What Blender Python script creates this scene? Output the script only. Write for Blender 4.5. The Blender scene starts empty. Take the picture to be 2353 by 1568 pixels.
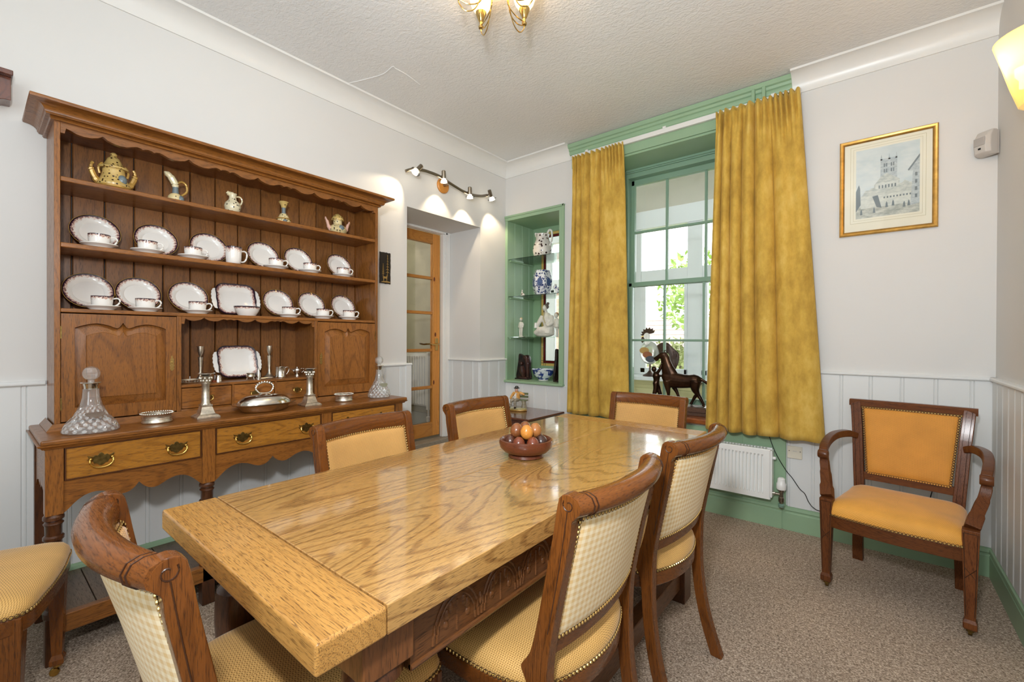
import bpy, bmesh, math, random
from math import sin, cos, pi, radians, sqrt, atan2, hypot
from mathutils import Vector, Matrix
random.seed(7)
S = bpy.context.scene
COL = S.collection

# ------------------------------------------------------------------ camera, world, lights, exposure
yaw, pitch, roll = radians(39.1), radians(-0.246), radians(0.227)
fwd = Vector((-sin(yaw)*cos(pitch), cos(yaw)*cos(pitch), sin(pitch)))
rt0 = Vector((cos(yaw), sin(yaw), 0)); up0 = rt0.cross(fwd)
rt = rt0*cos(roll) + up0*sin(roll); up = -rt0*sin(roll) + up0*cos(roll)
cd = bpy.data.cameras.new('camera'); cam = bpy.data.objects.new('camera', cd); COL.objects.link(cam)
cd.sensor_width = 36.0; cd.lens = 36.0*1018.6/2353.0; cd.clip_start = 0.02
cam.matrix_world = Matrix(((rt.x, up.x, -fwd.x, 0), (rt.y, up.y, -fwd.y, 0), (rt.z, up.z, -fwd.z, 1.2), (0, 0, 0, 1)))
S.camera = cam

world = bpy.data.worlds.new('overcast_sky'); S.world = world; world.use_nodes = True
wn = world.node_tree.nodes; bg = wn['Background']
bg.inputs['Color'].default_value = (0.93, 0.97, 1.0, 1); bg.inputs['Strength'].default_value = 4.5

def area_light(name, loc, target, sx, sy, watts, color=(1, 1, 1)):
    l = bpy.data.lights.new(name, 'AREA'); l.shape = 'RECTANGLE'; l.size = sx; l.size_y = sy
    l.energy = watts; l.color = color
    o = bpy.data.objects.new(name, l); COL.objects.link(o); o.location = loc
    d = Vector(target) - Vector(loc); o.rotation_euler = d.to_track_quat('-Z', 'Y').to_euler()
    return o
# added fill lights behind, above and near the camera, and the photographer's flash
area_light('rear_fill_light', (0.10, -1.5, 1.95), (-1.5, 2.2, 1.2), 1.4, 1.5, 33, (0.86, 0.96, 1.0))  # added fill from behind the camera, standing for unseen windows
area_light('ceiling_fill_light', (-1.0, 0.0, 2.80), (-1.0, 0.4, 0.0), 2.2, 2.6, 9, (0.92, 0.97, 1.0))  # added downward fill that brightens the floor and lower room
area_light('upward_fill_light', (-0.55, 0.22, 1.95), (-0.80, 1.0, 2.86), 0.8, 0.8, 16, (0.80, 0.93, 1.0))  # added upward fill that brightens the ceiling, standing for bounced flash
area_light('flash_light', (-0.10, -0.10, 1.70), (-1.2, 1.9, 1.8), 0.13, 0.13, 33, (0.96, 0.98, 1.0))
S.view_settings.view_transform = 'Standard'; S.view_settings.look = 'None'
S.view_settings.gamma = 1.0; S.view_settings.use_curve_mapping = False
S.view_settings.exposure = 0.0

# ------------------------------------------------------------------ mesh helpers
def cr(pts, n=8, closed=False):
    """Catmull-Rom through points (tuples of any length)."""
    out = []; m = len(pts); segs = m if closed else m-1
    for i in range(segs):
        if closed:
            p0, p1, p2, p3 = pts[(i-1) % m], pts[i], pts[(i+1) % m], pts[(i+2) % m]
        else:
            p0, p1, p2, p3 = pts[max(i-1, 0)], pts[i], pts[i+1], pts[min(i+2, m-1)]
        for k in range(n):
            t = k/n; t2 = t*t; t3 = t2*t
            out.append(tuple(0.5*((2*b)+(-a+c)*t+(2*a-5*b+4*c-d)*t2+(-a+3*b-3*c+d)*t3) for a, b, c, d in zip(p0, p1, p2, p3)))
    if not closed: out.append(tuple(pts[-1]))
    return out

def lerp_table(tab, x):
    if x <= tab[0][0]: return tab[0][1]
    for (a, va), (b, vb) in zip(tab, tab[1:]):
        if x <= b: return va+(vb-va)*(x-a)/(b-a)
    return tab[-1][1]

class MB:
    def __init__(s): s.v = []; s.f = []; s.mi = []; s.cur = 0; s.uv = None
    def add(s, vs, fs):
        o = len(s.v); s.v.extend(tuple(v) for v in vs)
        for f in fs: s.f.append(tuple(i+o for i in f)); s.mi.append(s.cur)
        return s
    def box(s, x0, x1, y0, y1, z0, z1):
        return s.add([(x0,y0,z0),(x1,y0,z0),(x1,y1,z0),(x0,y1,z0),(x0,y0,z1),(x1,y0,z1),(x1,y1,z1),(x0,y1,z1)],
                     [(0,3,2,1),(4,5,6,7),(0,1,5,4),(1,2,6,5),(2,3,7,6),(3,0,4,7)])
    def cbox(s, cx, cy, cz, sx, sy, sz): return s.box(cx-sx/2, cx+sx/2, cy-sy/2, cy+sy/2, cz-sz/2, cz+sz/2)
    def loft(s, rings, cap0=True, cap1=True, closed=True):
        n = len(rings[0]); vs = [p for r in rings for p in r]; fs = []
        for i in range(len(rings)-1):
            for j in range(n if closed else n-1):
                a = i*n+j; b = i*n+(j+1) % n
                fs.append((a, b, b+n, a+n))
        if cap0: fs.append(tuple(range(n-1, -1, -1)))
        if cap1: fs.append(tuple((len(rings)-1)*n+j for j in range(n)))
        return s.add(vs, fs)
    def prism(s, poly, a, b, axis='x'):
        """poly: 2D outline. axis x: (y,z); y: (x,z); z: (x,y)."""
        def P(p, h):
            return (h, p[0], p[1]) if axis == 'x' else (p[0], h, p[1]) if axis == 'y' else (p[0], p[1], h)
        return s.loft([[P(p, a) for p in poly], [P(p, b) for p in poly]])
    def lathe(s, prof, c=(0, 0, 0), seg=24, axis='z', sx=1, sy=1, ang=0):
        rings = []
        for r, h in prof:
            ring = []
            for k in range(seg):
                t = 2*pi*k/seg+ang; x, y = r*cos(t)*sx, r*sin(t)*sy
                if axis == 'z': p = (c[0]+x, c[1]+y, c[2]+h)
                elif axis == 'x': p = (c[0]+h, c[1]+x, c[2]+y)
                else: p = (c[0]+y, c[1]+h, c[2]+x)
                ring.append(p)
            rings.append(ring)
        return s.loft(rings, cap0=prof[0][0] > 1e-5 or True, cap1=True)
    def sphere(s, c, r, seg=14, rings=8):
        rx, ry, rz = (r, r, r) if not isinstance(r, (tuple, list)) else r
        R = [[(c[0]+rx*sin(pi*i/rings)*cos(2*pi*k/seg), c[1]+ry*sin(pi*i/rings)*sin(2*pi*k/seg), c[2]-rz*cos(pi*i/rings)) for k in range(seg)] for i in range(1, rings)]
        o = len(s.v); s.loft(R, False, False)
        b = len(s.v); s.v.append((c[0], c[1], c[2]-rz)); s.v.append((c[0], c[1], c[2]+rz))
        for k in range(seg):
            s.f.append((b, o+(k+1) % seg, o+k)); s.mi.append(s.cur)
            q = o+(rings-2)*seg
            s.f.append((b+1, q+k, q+(k+1) % seg)); s.mi.append(s.cur)
        return s
    def tube(s, path, r, seg=8, sx=1.0, upv=(0, 0, 1), caps=True, sq=False):
        """round (or square) tube along a 3D path; r number or list; sx flattens the second axis."""
        pts = [Vector(p) for p in path]; n = len(pts); rings = []
        for i, p in enumerate(pts):
            t = (pts[min(i+1, n-1)]-pts[max(i-1, 0)])
            if t.length < 1e-9: t = Vector((0, 0, 1))
            t.normalize(); u = Vector(upv)
            if abs(t.dot(u)) > 0.97: u = Vector((1, 0, 0)) if abs(t.x) < 0.9 else Vector((0, 1, 0))
            a = t.cross(u).normalized(); b = a.cross(t).normalized()
            rr = r[i] if isinstance(r, (list, tuple)) else r
            if sq:
                ring = [tuple(p+a*(ca*rr)+b*(cb*rr*sx)) for ca, cb in ((1, 1), (-1, 1), (-1, -1), (1, -1))]
            else:
                ring = [tuple(p+a*(rr*cos(2*pi*k/seg))+b*(rr*sx*sin(2*pi*k/seg))) for k in range(seg)]
            rings.append(ring)
        return s.loft(rings, caps, caps)
    def sweep(s, prof, path, closed=False):
        """prof: (out,z) outline swept on a horizontal path (x,y); out is to the right of travel; mitred."""
        n = len(path); rings = []
        for i in range(n):
            p = Vector(path[i])
            d0 = (Vector(path[i])-Vector(path[i-1])) if (i > 0 or closed) else None
            d1 = (Vector(path[(i+1) % n])-Vector(path[i])) if (i < n-1 or closed) else None
            if d0 is None: d0 = d1
            if d1 is None: d1 = d0
            n0 = Vector((d0.y, -d0.x)).normalized(); n1 = Vector((d1.y, -d1.x)).normalized()
            m = (n0+n1); m = m/max(m.dot(n0), 0.2)
            rings.append([(p.x+m.x*o, p.y+m.y*o, z) for o, z in prof])
        if closed: rings.append(rings[0])
        return s.loft(rings, not closed, not closed)
    def grid(s, fn, nu, nv):
        vs = [fn(i/nu, j/nv) for j in range(nv+1) for i in range(nu+1)]
        fs = [(j*(nu+1)+i, j*(nu+1)+i+1, (j+1)*(nu+1)+i+1, (j+1)*(nu+1)+i) for j in range(nv) for i in range(nu)]
        return s.add(vs, fs)
    def xf(s, M, start=0):
        for i in range(start, len(s.v)): s.v[i] = tuple(M @ Vector(s.v[i]))
        return s
    warp = None
    def build(s, name, mat, parent=None, smooth=35, bevel=0, seg=2, fix=True, solid=0, uvs=None):
        off = Vector((0, 0, 0)); q = parent
        if MB.warp: s.v = [MB.warp(p) for p in s.v]
        while q is not None: off += q.location; q = q.parent
        me = bpy.data.meshes.new(name)
        me.from_pydata([tuple(Vector(v)-off) for v in s.v] if off.length > 0 else s.v, [], s.f)
        mats = mat if isinstance(mat, (list, tuple)) else [mat]
        for m in mats: me.materials.append(m)
        if len(mats) > 1: me.polygons.foreach_set('material_index', s.mi)
        if fix:
            b = bmesh.new(); b.from_mesh(me)
            if not uvs: bmesh.ops.remove_doubles(b, verts=b.verts, dist=2e-6)
            bmesh.ops.recalc_face_normals(b, faces=b.faces); b.to_mesh(me); b.free()
        if smooth:
            me.polygons.foreach_set('use_smooth', [True]*len(me.polygons))
            me.set_sharp_from_angle(angle=radians(smooth))
        if uvs:
            L = me.uv_layers.new(name='uv')
            for lp in me.loops: L.data[lp.index].uv = uvs[lp.vertex_index]
        me.update()
        o = bpy.data.objects.new(name, me); COL.objects.link(o)
        if parent is not None: o.parent = parent
        if bevel:
            md = o.modifiers.new('bevel', 'BEVEL'); md.width = bevel; md.segments = seg; md.limit_method = 'ANGLE'; md.angle_limit = radians(40); md.harden_normals = True
        if solid:
            md = o.modifiers.new('solid', 'SOLIDIFY'); md.thickness = solid; md.offset = 0
        return o

def tag(o, label=None, cat=None, group=None, kind=None):
    if label: o['label'] = label
    if cat: o['category'] = cat
    if group: o['group'] = group
    if kind: o['kind'] = kind
    return o
def thing(name, label, cat, loc=(0, 0, 0), group=None):
    o = bpy.data.objects.new(name, None); COL.objects.link(o); o.location = loc; o.empty_display_size = 0.05
    return tag(o, label, cat, group)
def struct(o): o['kind'] = 'structure'; return o
def stuff(o): o['kind'] = 'stuff'; return o
def sempty(name, loc=(0, 0, 0)):
    o = bpy.data.objects.new(name, None); COL.objects.link(o); o.location = loc; return struct(o)
def dup(root, label, loc=None, rotz=None, group=None):
    r = root.copy(); COL.objects.link(r); r['label'] = label
    if group: r['group'] = group
    if loc is not None: r.location = loc
    if rotz is not None: r.rotation_euler = (r.rotation_euler[0], r.rotation_euler[1], rotz)
    for ch in list(root.children):
        c = ch.copy(); COL.objects.link(c); c.parent = r; c.matrix_parent_inverse = ch.matrix_parent_inverse.copy()
        for g in list(ch.children):
            d = g.copy(); COL.objects.link(d); d.parent = c; d.matrix_parent_inverse = g.matrix_parent_inverse.copy()
    return r
def remesh(o, size):
    md = o.modifiers.new('remesh', 'REMESH'); md.mode = 'VOXEL'; md.voxel_size = size; md.use_smooth_shade = True
    sm = o.modifiers.new('smooth', 'SMOOTH'); sm.factor = 0.5; sm.iterations = 3
    return o

# ------------------------------------------------------------------ materials
def lin(h):
    if isinstance(h, str):
        h = h.lstrip('#'); c = [int(h[i:i+2], 16)/255 for i in (0, 2, 4)]
    else: c = [v/255 for v in h]
    return tuple((v/12.92 if v <= 0.04045 else ((v+0.055)/1.055)**2.4) for v in c)+(1.0,)
class NT:
    def __init__(s, name):
        s.m = bpy.data.materials.new(name); s.m.use_nodes = True; s.t = s.m.node_tree
        s.b = s.t.nodes['Principled BSDF']; s.out = s.t.nodes['Material Output']
    def n(s, typ, **kw):
        nd = s.t.nodes.new('ShaderNode'+typ)
        for k, v in kw.items():
            if k.startswith('_'): setattr(nd, k[1:], v)
            else:
                key = int(k[1:]) if k[0] == 'i' and k[1:].isdigit() else k.replace('__', ' ')
                if isinstance(v, bpy.types.NodeSocket): s.t.links.new(v, nd.inputs[key])
                else: nd.inputs[key].default_value = v
        return nd
    def math(s, op, a, b=0.0, c=None):
        kw = dict(i0=a, i1=b)
        if c is not None: kw['i2'] = c
        return s.n('Math', _operation=op, **kw).outputs[0]
    def vmul(s, a, b): return s.n('VectorMath', _operation='MULTIPLY', i0=a, i1=b).outputs[0]
    def vadd(s, a, b): return s.n('VectorMath', _operation='ADD', i0=a, i1=b).outputs[0]
    def mix(s, f, a, b, mode='MIX'):
        nd = s.t.nodes.new('ShaderNodeMix'); nd.data_type = 'RGBA'; nd.blend_type = mode
        for idx, v in ((0, f), (6, a), (7, b)):
            if isinstance(v, bpy.types.NodeSocket): s.t.links.new(v, nd.inputs[idx])
            else: nd.inputs[idx].default_value = v
        return nd.outputs[2]
    def ramp(s, f, stops):
        nd = s.t.nodes.new('ShaderNodeValToRGB'); e = nd.color_ramp.elements
        while len(e) < len(stops): e.new(0.5)
        for q, (p, c) in zip(e, stops):
            q.position = p; q.color = c if isinstance(c, tuple) else (c, c, c, 1)
        s.t.links.new(f, nd.inputs[0]); return nd.outputs[0]
    def obj(s): return s.n('TexCoord').outputs['Object']
    def rand(s): return s.n('ObjectInfo').outputs['Random']
    def noise(s, vec, scale, detail=2.0, rough=0.5, dist=0.0):
        return s.n('TexNoise', Vector=vec, Scale=scale, Detail=detail, Roughness=rough, Distortion=dist).outputs[0]
    def sep(s, vec): return s.n('SeparateXYZ', i0=vec).outputs
    def bump(s, h, strength=0.3, dist=0.002):
        nd = s.n('Bump', Height=h, Strength=strength, Distance=dist); s.t.links.new(nd.outputs[0], s.b.inputs['Normal'])
    def col(s, c): s.set('Base Color', c)
    def set(s, key, v):
        if isinstance(v, bpy.types.NodeSocket): s.t.links.new(v, s.b.inputs[key])
        else: s.b.inputs[key].default_value = v

def plain(name, hexc, rough=0.5, metal=0.0, coat=0.0, var=0.06, scale=6.0, bump=0.0, bscale=60.0):
    t = NT(name); base = lin(hexc); v = t.obj()
    f = t.noise(v, scale, 3)
    dk = tuple(c*(1-2*var) for c in base[:3])+(1,); lt = tuple(min(c*(1+var), 1) for c in base[:3])+(1,)
    t.col(t.ramp(f, [(0.3, dk), (0.7, lt)])); t.set('Roughness', rough); t.set('Metallic', metal); t.set('Coat Weight', coat)
    if bump: t.bump(t.noise(v, bscale, 3), bump, 0.002)
    return t.m

def wood(name, light, mid, dark, axis, rough=0.35, sc=1.0, coat=0.15, pores=0.55, rings=0.6, ringk=150, bumps=0.15, tonek=1.0, croug=0.12, spec=0.4):
    t = NT(name); r = t.rand()
    off = t.n('CombineXYZ', i0=t.math('MULTIPLY', r, 17.0), i1=t.math('MULTIPLY', r, 29.0), i2=t.math('MULTIPLY', r, 11.0)).outputs[0]
    v = t.vadd(t.obj(), off)
    k = {'x': (0.13, 1, 1), 'y': (1, 0.13, 1), 'z': (1, 1, 0.13)}[axis]
    vs = t.vmul(v, k)
    a = t.noise(vs, 4.2*sc, 1.0, 0.4, 0.15)
    a = t.math('ADD', a, t.math('MULTIPLY', t.noise(vs, 60*sc, 2, 0.6), 0.010))
    k2 = {'x': (64, 900, 900), 'y': (900, 64, 900), 'z': (900, 900, 64)}[axis]
    p = t.noise(t.vmul(v, k2), 0.55, 2.0, 0.6); pm = t.ramp(p, [(0.52, 0.0), (0.66, 1.0)])
    w = t.math('SINE', t.math('MULTIPLY', a, ringk)); ring = t.ramp(w, [(0.50, 0.0), (0.97, 1.0)])
    ring = t.math('MULTIPLY', ring, t.math('MULTIPLY_ADD', pm, 0.45, 0.62))
    k3 = {'x': (0.6, 26, 26), 'y': (26, 0.6, 26), 'z': (26, 26, 0.6)}[axis]
    band = t.noise(t.vmul(v, k3), 1.0, 3, 0.6)
    tone = t.math('ADD', t.math('MULTIPLY', t.noise(vs, 1.7, 3, 0.6), 0.6), t.math('MULTIPLY', band, 0.4))
    c = t.mix(t.math('MULTIPLY', ring, rings), lin(light), lin(mid))
    c = t.mix(t.math('MULTIPLY', pm, pores), c, lin(dark))
    tf = t.math('MULTIPLY_ADD', tone, tonek, 1.0-0.5*tonek)
    tf = t.math('MULTIPLY', tf, t.math('MULTIPLY_ADD', r, 0.22, 0.9))
    cc = t.n('CombineColor', i0=tf, i1=tf, i2=tf).outputs[0]
    c = t.mix(1.0, c, cc, 'MULTIPLY')
    t.col(c); t.set('Roughness', t.math('MULTIPLY_ADD', pm, 0.15, rough)); t.set('Coat Weight', coat); t.set('Coat Roughness', croug); t.set('Specular IOR Level', spec)
    t.bump(t.math('ADD', pm, t.math('MULTIPLY', ring, 0.3)), bumps, 0.0006)
    return t.m

def weave(name, light, dark, back=False, zig=0.0056, line=0.0062, rough=0.7, top=0.495):
    t = NT(name); o = t.sep(t.obj())
    u = o[0]; v = o[2] if back else o[1]
    if not back:
        h = t.math('SUBTRACT', o[2], top)
        u = t.math('SUBTRACT', o[0], t.math('MULTIPLY', h, t.math('SIGN', o[0])))
        v = t.math('SUBTRACT', o[1], t.math('MULTIPLY', h, t.math('SIGN', o[1])))
    cu = t.math('DIVIDE', u, zig); par = t.math('FLOORED_MODULO', t.math('FLOOR', cu), 2.0); fu = t.math('ABSOLUTE', t.math('SUBTRACT', t.math('FRACT', cu), 0.5))
    fv = t.math('ABSOLUTE', t.math('SUBTRACT', t.math('FRACT', t.math('ADD', t.math('DIVIDE', v, line), t.math('MULTIPLY', par, 0.5))), 0.5))
    du = t.math('MULTIPLY_ADD', par, 0.29, 0.16); dv = t.math('MULTIPLY_ADD', par, -0.17, 0.34)
    def soft(x, lim): return t.math('SUBTRACT', 1.0, t.n('MapRange', _interpolation_type='SMOOTHSTEP', i0=x, i1=t.math('SUBTRACT', lim, 0.06), i2=t.math('ADD', lim, 0.06)).outputs[0])
    m = t.math('SUBTRACT', 1.0, t.math('MULTIPLY', soft(fu, du), soft(fv, dv)))
    big = t.noise(t.obj(), 9, 3)
    c = t.mix(m, lin(dark), lin(light))
    g = t.math('MULTIPLY_ADD', big, 0.4, 0.8); c = t.mix(1.0, c, t.n('CombineColor', i0=g, i1=g, i2=g).outputs[0], 'MULTIPLY')
    t.col(c); t.set('Roughness', rough); t.set('Sheen Weight', 0.25); t.set('Sheen Roughness', 0.4)
    t.bump(m, 0.35, 0.0008)
    return t.m

def gingham(name, cream, tan, period=0.0165):
    t = NT(name); o = t.sep(t.obj())
    def st(x):
        return t.ramp(t.math('MULTIPLY_ADD', t.math('SINE', t.math('MULTIPLY', x, 2*pi/period)), 0.5, 0.5), [(0.42, 0.0), (0.58, 1.0)])
    f = t.math('MULTIPLY', t.math('ADD', st(o[0]), st(o[2])), 0.5)
    t.col(t.mix(f, lin(cream), lin(tan))); t.set('Roughness', 0.75); t.set('Sheen Weight', 0.15)
    t.bump(t.noise(t.obj(), 900, 1), 0.15, 0.0004)
    return t.m

def glass(name, tint=(1, 1, 1, 1), refl=0.08):
    """thin window glass: transparent with a weak mirror, so daylight passes."""
    t = NT(name); tr = t.n('BsdfTransparent', Color=tint); gl = t.n('BsdfGlossy', Roughness=0.02)
    fr = t.n('Fresnel', IOR=1.45)
    mx = t.n('MixShader', i0=t.math('MULTIPLY', fr.outputs[0], 0.9), i1=tr.outputs[0], i2=gl.outputs[0])
    t.t.links.new(mx.outputs[0], t.out.inputs[0]); return t.m

def emit(name, hexc, strength, edge=None, estr=None):
    t = NT(name); t.col(lin(hexc)); t.set('Roughness', 0.4)
    t.set('Emission Color', lin(hexc)); t.set('Emission Strength', strength)
    return t.m

M = {}
M['wall'] = plain('painted plaster white', (224, 222, 219), 0.75, var=0.012, scale=1.5, bump=0.06, bscale=120)
M['board'] = plain('painted board white', (228, 229, 228), 0.45, var=0.012, scale=2)
M['gloss_white'] = plain('gloss white paint', (236, 234, 230), 0.3, var=0.01)
M['green'] = plain('sage green paint', (152, 182, 148), 0.38, var=0.03, scale=3)
M['sash_green'] = plain('blue green sash paint', (142, 174, 150), 0.38, var=0.03, scale=3)
M['cream'] = plain('cream painted panel', (222, 220, 168), 0.5, var=0.02)
M['upvc'] = plain('white window plastic', (226, 232, 232), 0.35, var=0.01)
M['pale_ceiling'] = plain('porch ceiling board', (216, 212, 196), 0.6, var=0.02)
M['brass'] = plain('aged brass', (196, 158, 84), 0.26, 1.0, var=0.12, scale=60)
M['bright_brass'] = plain('bright brass', (200, 168, 104), 0.18, 1.0, var=0.05)
M['dark_brass'] = plain('dull dark brass', (128, 106, 60), 0.42, 1.0, var=0.2, scale=80)
M['silver'] = plain('polished silver', (230, 226, 218), 0.18, 1.0, var=0.06, scale=20)
M['old_silver'] = plain('tarnished silver', (222, 214, 198), 0.4, 1.0, var=0.18, scale=50)
M['nickel'] = plain('brushed nickel', (150, 140, 126), 0.3, 1.0, var=0.08)
M['black'] = plain('black plastic', (18, 18, 18), 0.5)
M['grey_plastic'] = plain('pale grey plastic', (206, 200, 194), 0.45, var=0.01)
M['radiator'] = plain('radiator enamel', (246, 246, 243), 0.3, var=0.008)
M['white_china'] = plain('white china', (240, 236, 230), 0.12, coat=0.5, var=0.01)
M['bronze'] = plain('dark bronze', (74, 50, 34), 0.28, 0.75, var=0.3, scale=16)
M['ebony'] = plain('ebony carving', (44, 26, 22), 0.3, var=0.5, scale=40, bump=0.6, bscale=90)
M['gold_frame'] = plain('gilt frame', (206, 160, 84), 0.3, 0.85, var=0.12, scale=30)
M['mount'] = plain('cream picture mount', (244, 238, 218), 0.8, var=0.01)
M['bisque'] = plain('pale bisque china', (226, 220, 210), 0.35, var=0.05, scale=40)
M['window_glass'] = glass('window glass')
M['shelf_glass'] = glass('shelf glass', (0.86, 0.95, 0.89, 1))
# woods
DL, DM, DD = (144, 90, 39), (98, 56, 22), (42, 22, 8)
M['oak_y'] = wood('dresser oak along y', DL, DM, DD, 'y', 0.3)
M['oak_z'] = wood('dresser oak along z', DL, DM, DD, 'z', 0.3)
M['oak_x'] = wood('dresser oak along x', DL, DM, DD, 'x', 0.3)
M['oak_gold'] = wood('drawer oak golden', (182, 122, 48), (130, 80, 30), (70, 40, 14), 'y', 0.26, sc=1.8, ringk=120)
M['oak_back'] = wood('dresser back boards', (134, 86, 42), (100, 60, 28), (54, 30, 12), 'z', 0.36)
M['oak_dark'] = wood('dark turned oak', (84, 48, 26), (58, 32, 18), (26, 14, 8), 'z', 0.28, coat=0.3)
M['pot_oak'] = wood('dusty sheen potboard oak', (104, 84, 66), (80, 64, 50), (46, 36, 28), 'x', 0.4)  # grey mixes dust with a reflected sheen painted into the wood
TL, TM, TD = (188, 144, 84), (128, 86, 44), (74, 46, 22)
M['table_y'] = wood('table oak along y', TL, TM, TD, 'y', 0.17, sc=0.9, coat=1.0, pores=0.65, rings=0.85, ringk=270, croug=0.07, tonek=0.8)
M['table_x'] = wood('table oak along x', (192, 142, 76), (142, 96, 46), TD, 'x', 0.24, sc=1.2, coat=0.25, pores=0.7, rings=0.5, ringk=150)
M['table_dark'] = wood('table frame oak', (112, 70, 38), (82, 48, 26), (38, 22, 12), 'y', 0.3)
M['table_leg'] = wood('table leg oak', (120, 74, 40), (88, 50, 26), (38, 22, 12), 'z', 0.28, coat=0.3)
CL, CM, CD = (116, 66, 26), (76, 40, 15), (36, 18, 7)
M['chair_x'] = wood('chair mahogany along x', CL, CM, CD, 'x', 0.26, coat=0.3, sc=1.6, spec=0.25, croug=0.1)
M['chair_z'] = wood('chair mahogany along z', CL, CM, CD, 'z', 0.26, coat=0.25, sc=1.6, spec=0.25, croug=0.1)
M['chair_bead'] = plain('dark bead line', (62, 34, 18), 0.3, coat=0.3)
M['arm_z'] = wood('armchair mahogany', (106, 60, 30), (76, 40, 20), (36, 18, 10), 'z', 0.42, coat=0.1, sc=1.6, spec=0.2)
M['arm_x'] = wood('armchair mahogany along x', (106, 60, 30), (76, 40, 20), (36, 18, 10), 'x', 0.3, coat=0.2, sc=1.6, spec=0.25)
M['side_mahog'] = wood('side table mahogany', (104, 54, 34), (74, 36, 22), (36, 16, 10), 'x', 0.16, coat=0.6, sc=1.4)
M['pine_z'] = wood('pine along z', (196, 132, 58), (164, 98, 36), (110, 58, 20), 'z', 0.35, pores=0.15, sc=1.3)
M['pine_y'] = wood('pine along y', (196, 132, 58), (164, 98, 36), (110, 58, 20), 'y', 0.35, pores=0.15, sc=1.3)
M['sill_wood'] = wood('window sill wood', (166, 92, 44), (128, 66, 30), (70, 34, 16), 'x', 0.3, coat=0.3)
M['step_wood'] = wood('grey worn step', (146, 136, 120), (120, 110, 96), (70, 64, 54), 'y', 0.55, coat=0)
M['bowl_wood'] = wood('turned bowl wood', (112, 58, 34), (84, 40, 24), (46, 22, 12), 'x', 0.28, coat=0.3)
M['plinth_wood'] = wood('statue plinth wood', (92, 66, 52), (70, 50, 40), (40, 28, 22), 'x', 0.4)
# cloth
M['seat_weave'] = weave('mustard basket weave seat', (226, 180, 106), (150, 104, 44))
M['back_weave'] = weave('mustard woven back', (220, 170, 98), (140, 92, 42), back=True, zig=0.0048, line=0.0052)
M['arm_weave'] = weave('amber woven seat', (240, 174, 76), (196, 128, 42), zig=0.0048, line=0.0052, top=0.446)
M['arm_back_weave'] = weave('amber woven back', (226, 156, 62), (182, 114, 38), back=True, zig=0.0048, line=0.0052)
M['gingham'] = gingham('cream gingham', (244, 226, 190), (226, 190, 130))
def curtain_mat():
    t = NT('mustard chenille'); v = t.obj()
    a = t.noise(t.vmul(v, (1, 1, 0.5)), 16, 5, 0.65); b = t.noise(t.vmul(v, (1, 1, 0.35)), 5, 3)
    f = t.math('ADD', t.math('MULTIPLY', a, 0.6), t.math('MULTIPLY', b, 0.4))
    t.col(t.ramp(f, [(0.3, lin((164, 126, 46))), (0.52, lin((206, 166, 70))), (0.72, lin((230, 196, 106)))]))
    t.set('Roughness', 0.85); t.set('Sheen Weight', 0.5); t.set('Sheen Roughness', 0.4); t.set('Sheen Tint', lin((230, 200, 120)))
    t.bump(t.noise(v, 420, 2), 0.3, 0.001); return t.m
M['curtain'] = curtain_mat()
def carpet_mat():
    t = NT('taupe twist carpet'); v = t.obj()
    a = t.noise(v, 150, 2, 0.7); b = t.noise(v, 60, 3, 0.6); c = t.noise(v, 3.0, 3)
    f = t.math('ADD', t.math('MULTIPLY', a, 0.7), t.math('MULTIPLY', b, 0.3))
    base = t.ramp(f, [(0.35, lin((104, 90, 77))), (0.5, lin((172, 152, 134))), (0.65, lin((226, 210, 192)))])
    g = t.math('MULTIPLY_ADD', c, 0.4, 0.82)
    t.col(t.mix(1.0, base, t.n('CombineColor', i0=g, i1=g, i2=g).outputs[0], 'MULTIPLY'))
    t.set('Roughness', 0.95); t.set('Specular IOR Level', 0.1)
    t.bump(f, 0.9, 0.006); return t.m
M['carpet'] = carpet_mat()
def ceiling_mat():
    t = NT('textured ceiling paper'); v = t.obj()
    t.col(t.ramp(t.noise(v, 1.2, 3), [(0.3, lin((229, 228, 226))), (0.7, lin((238, 237, 236)))]))
    t.set('Roughness', 0.85)
    h = t.math('ADD', t.noise(t.vmul(v, (1, 1.7, 1)), 34, 4, 0.6, 0.6), t.math('MULTIPLY', t.noise(v, 95, 2), 0.4))
    t.bump(h, 0.55, 0.008); return t.m
M['ceiling'] = ceiling_mat()
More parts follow.
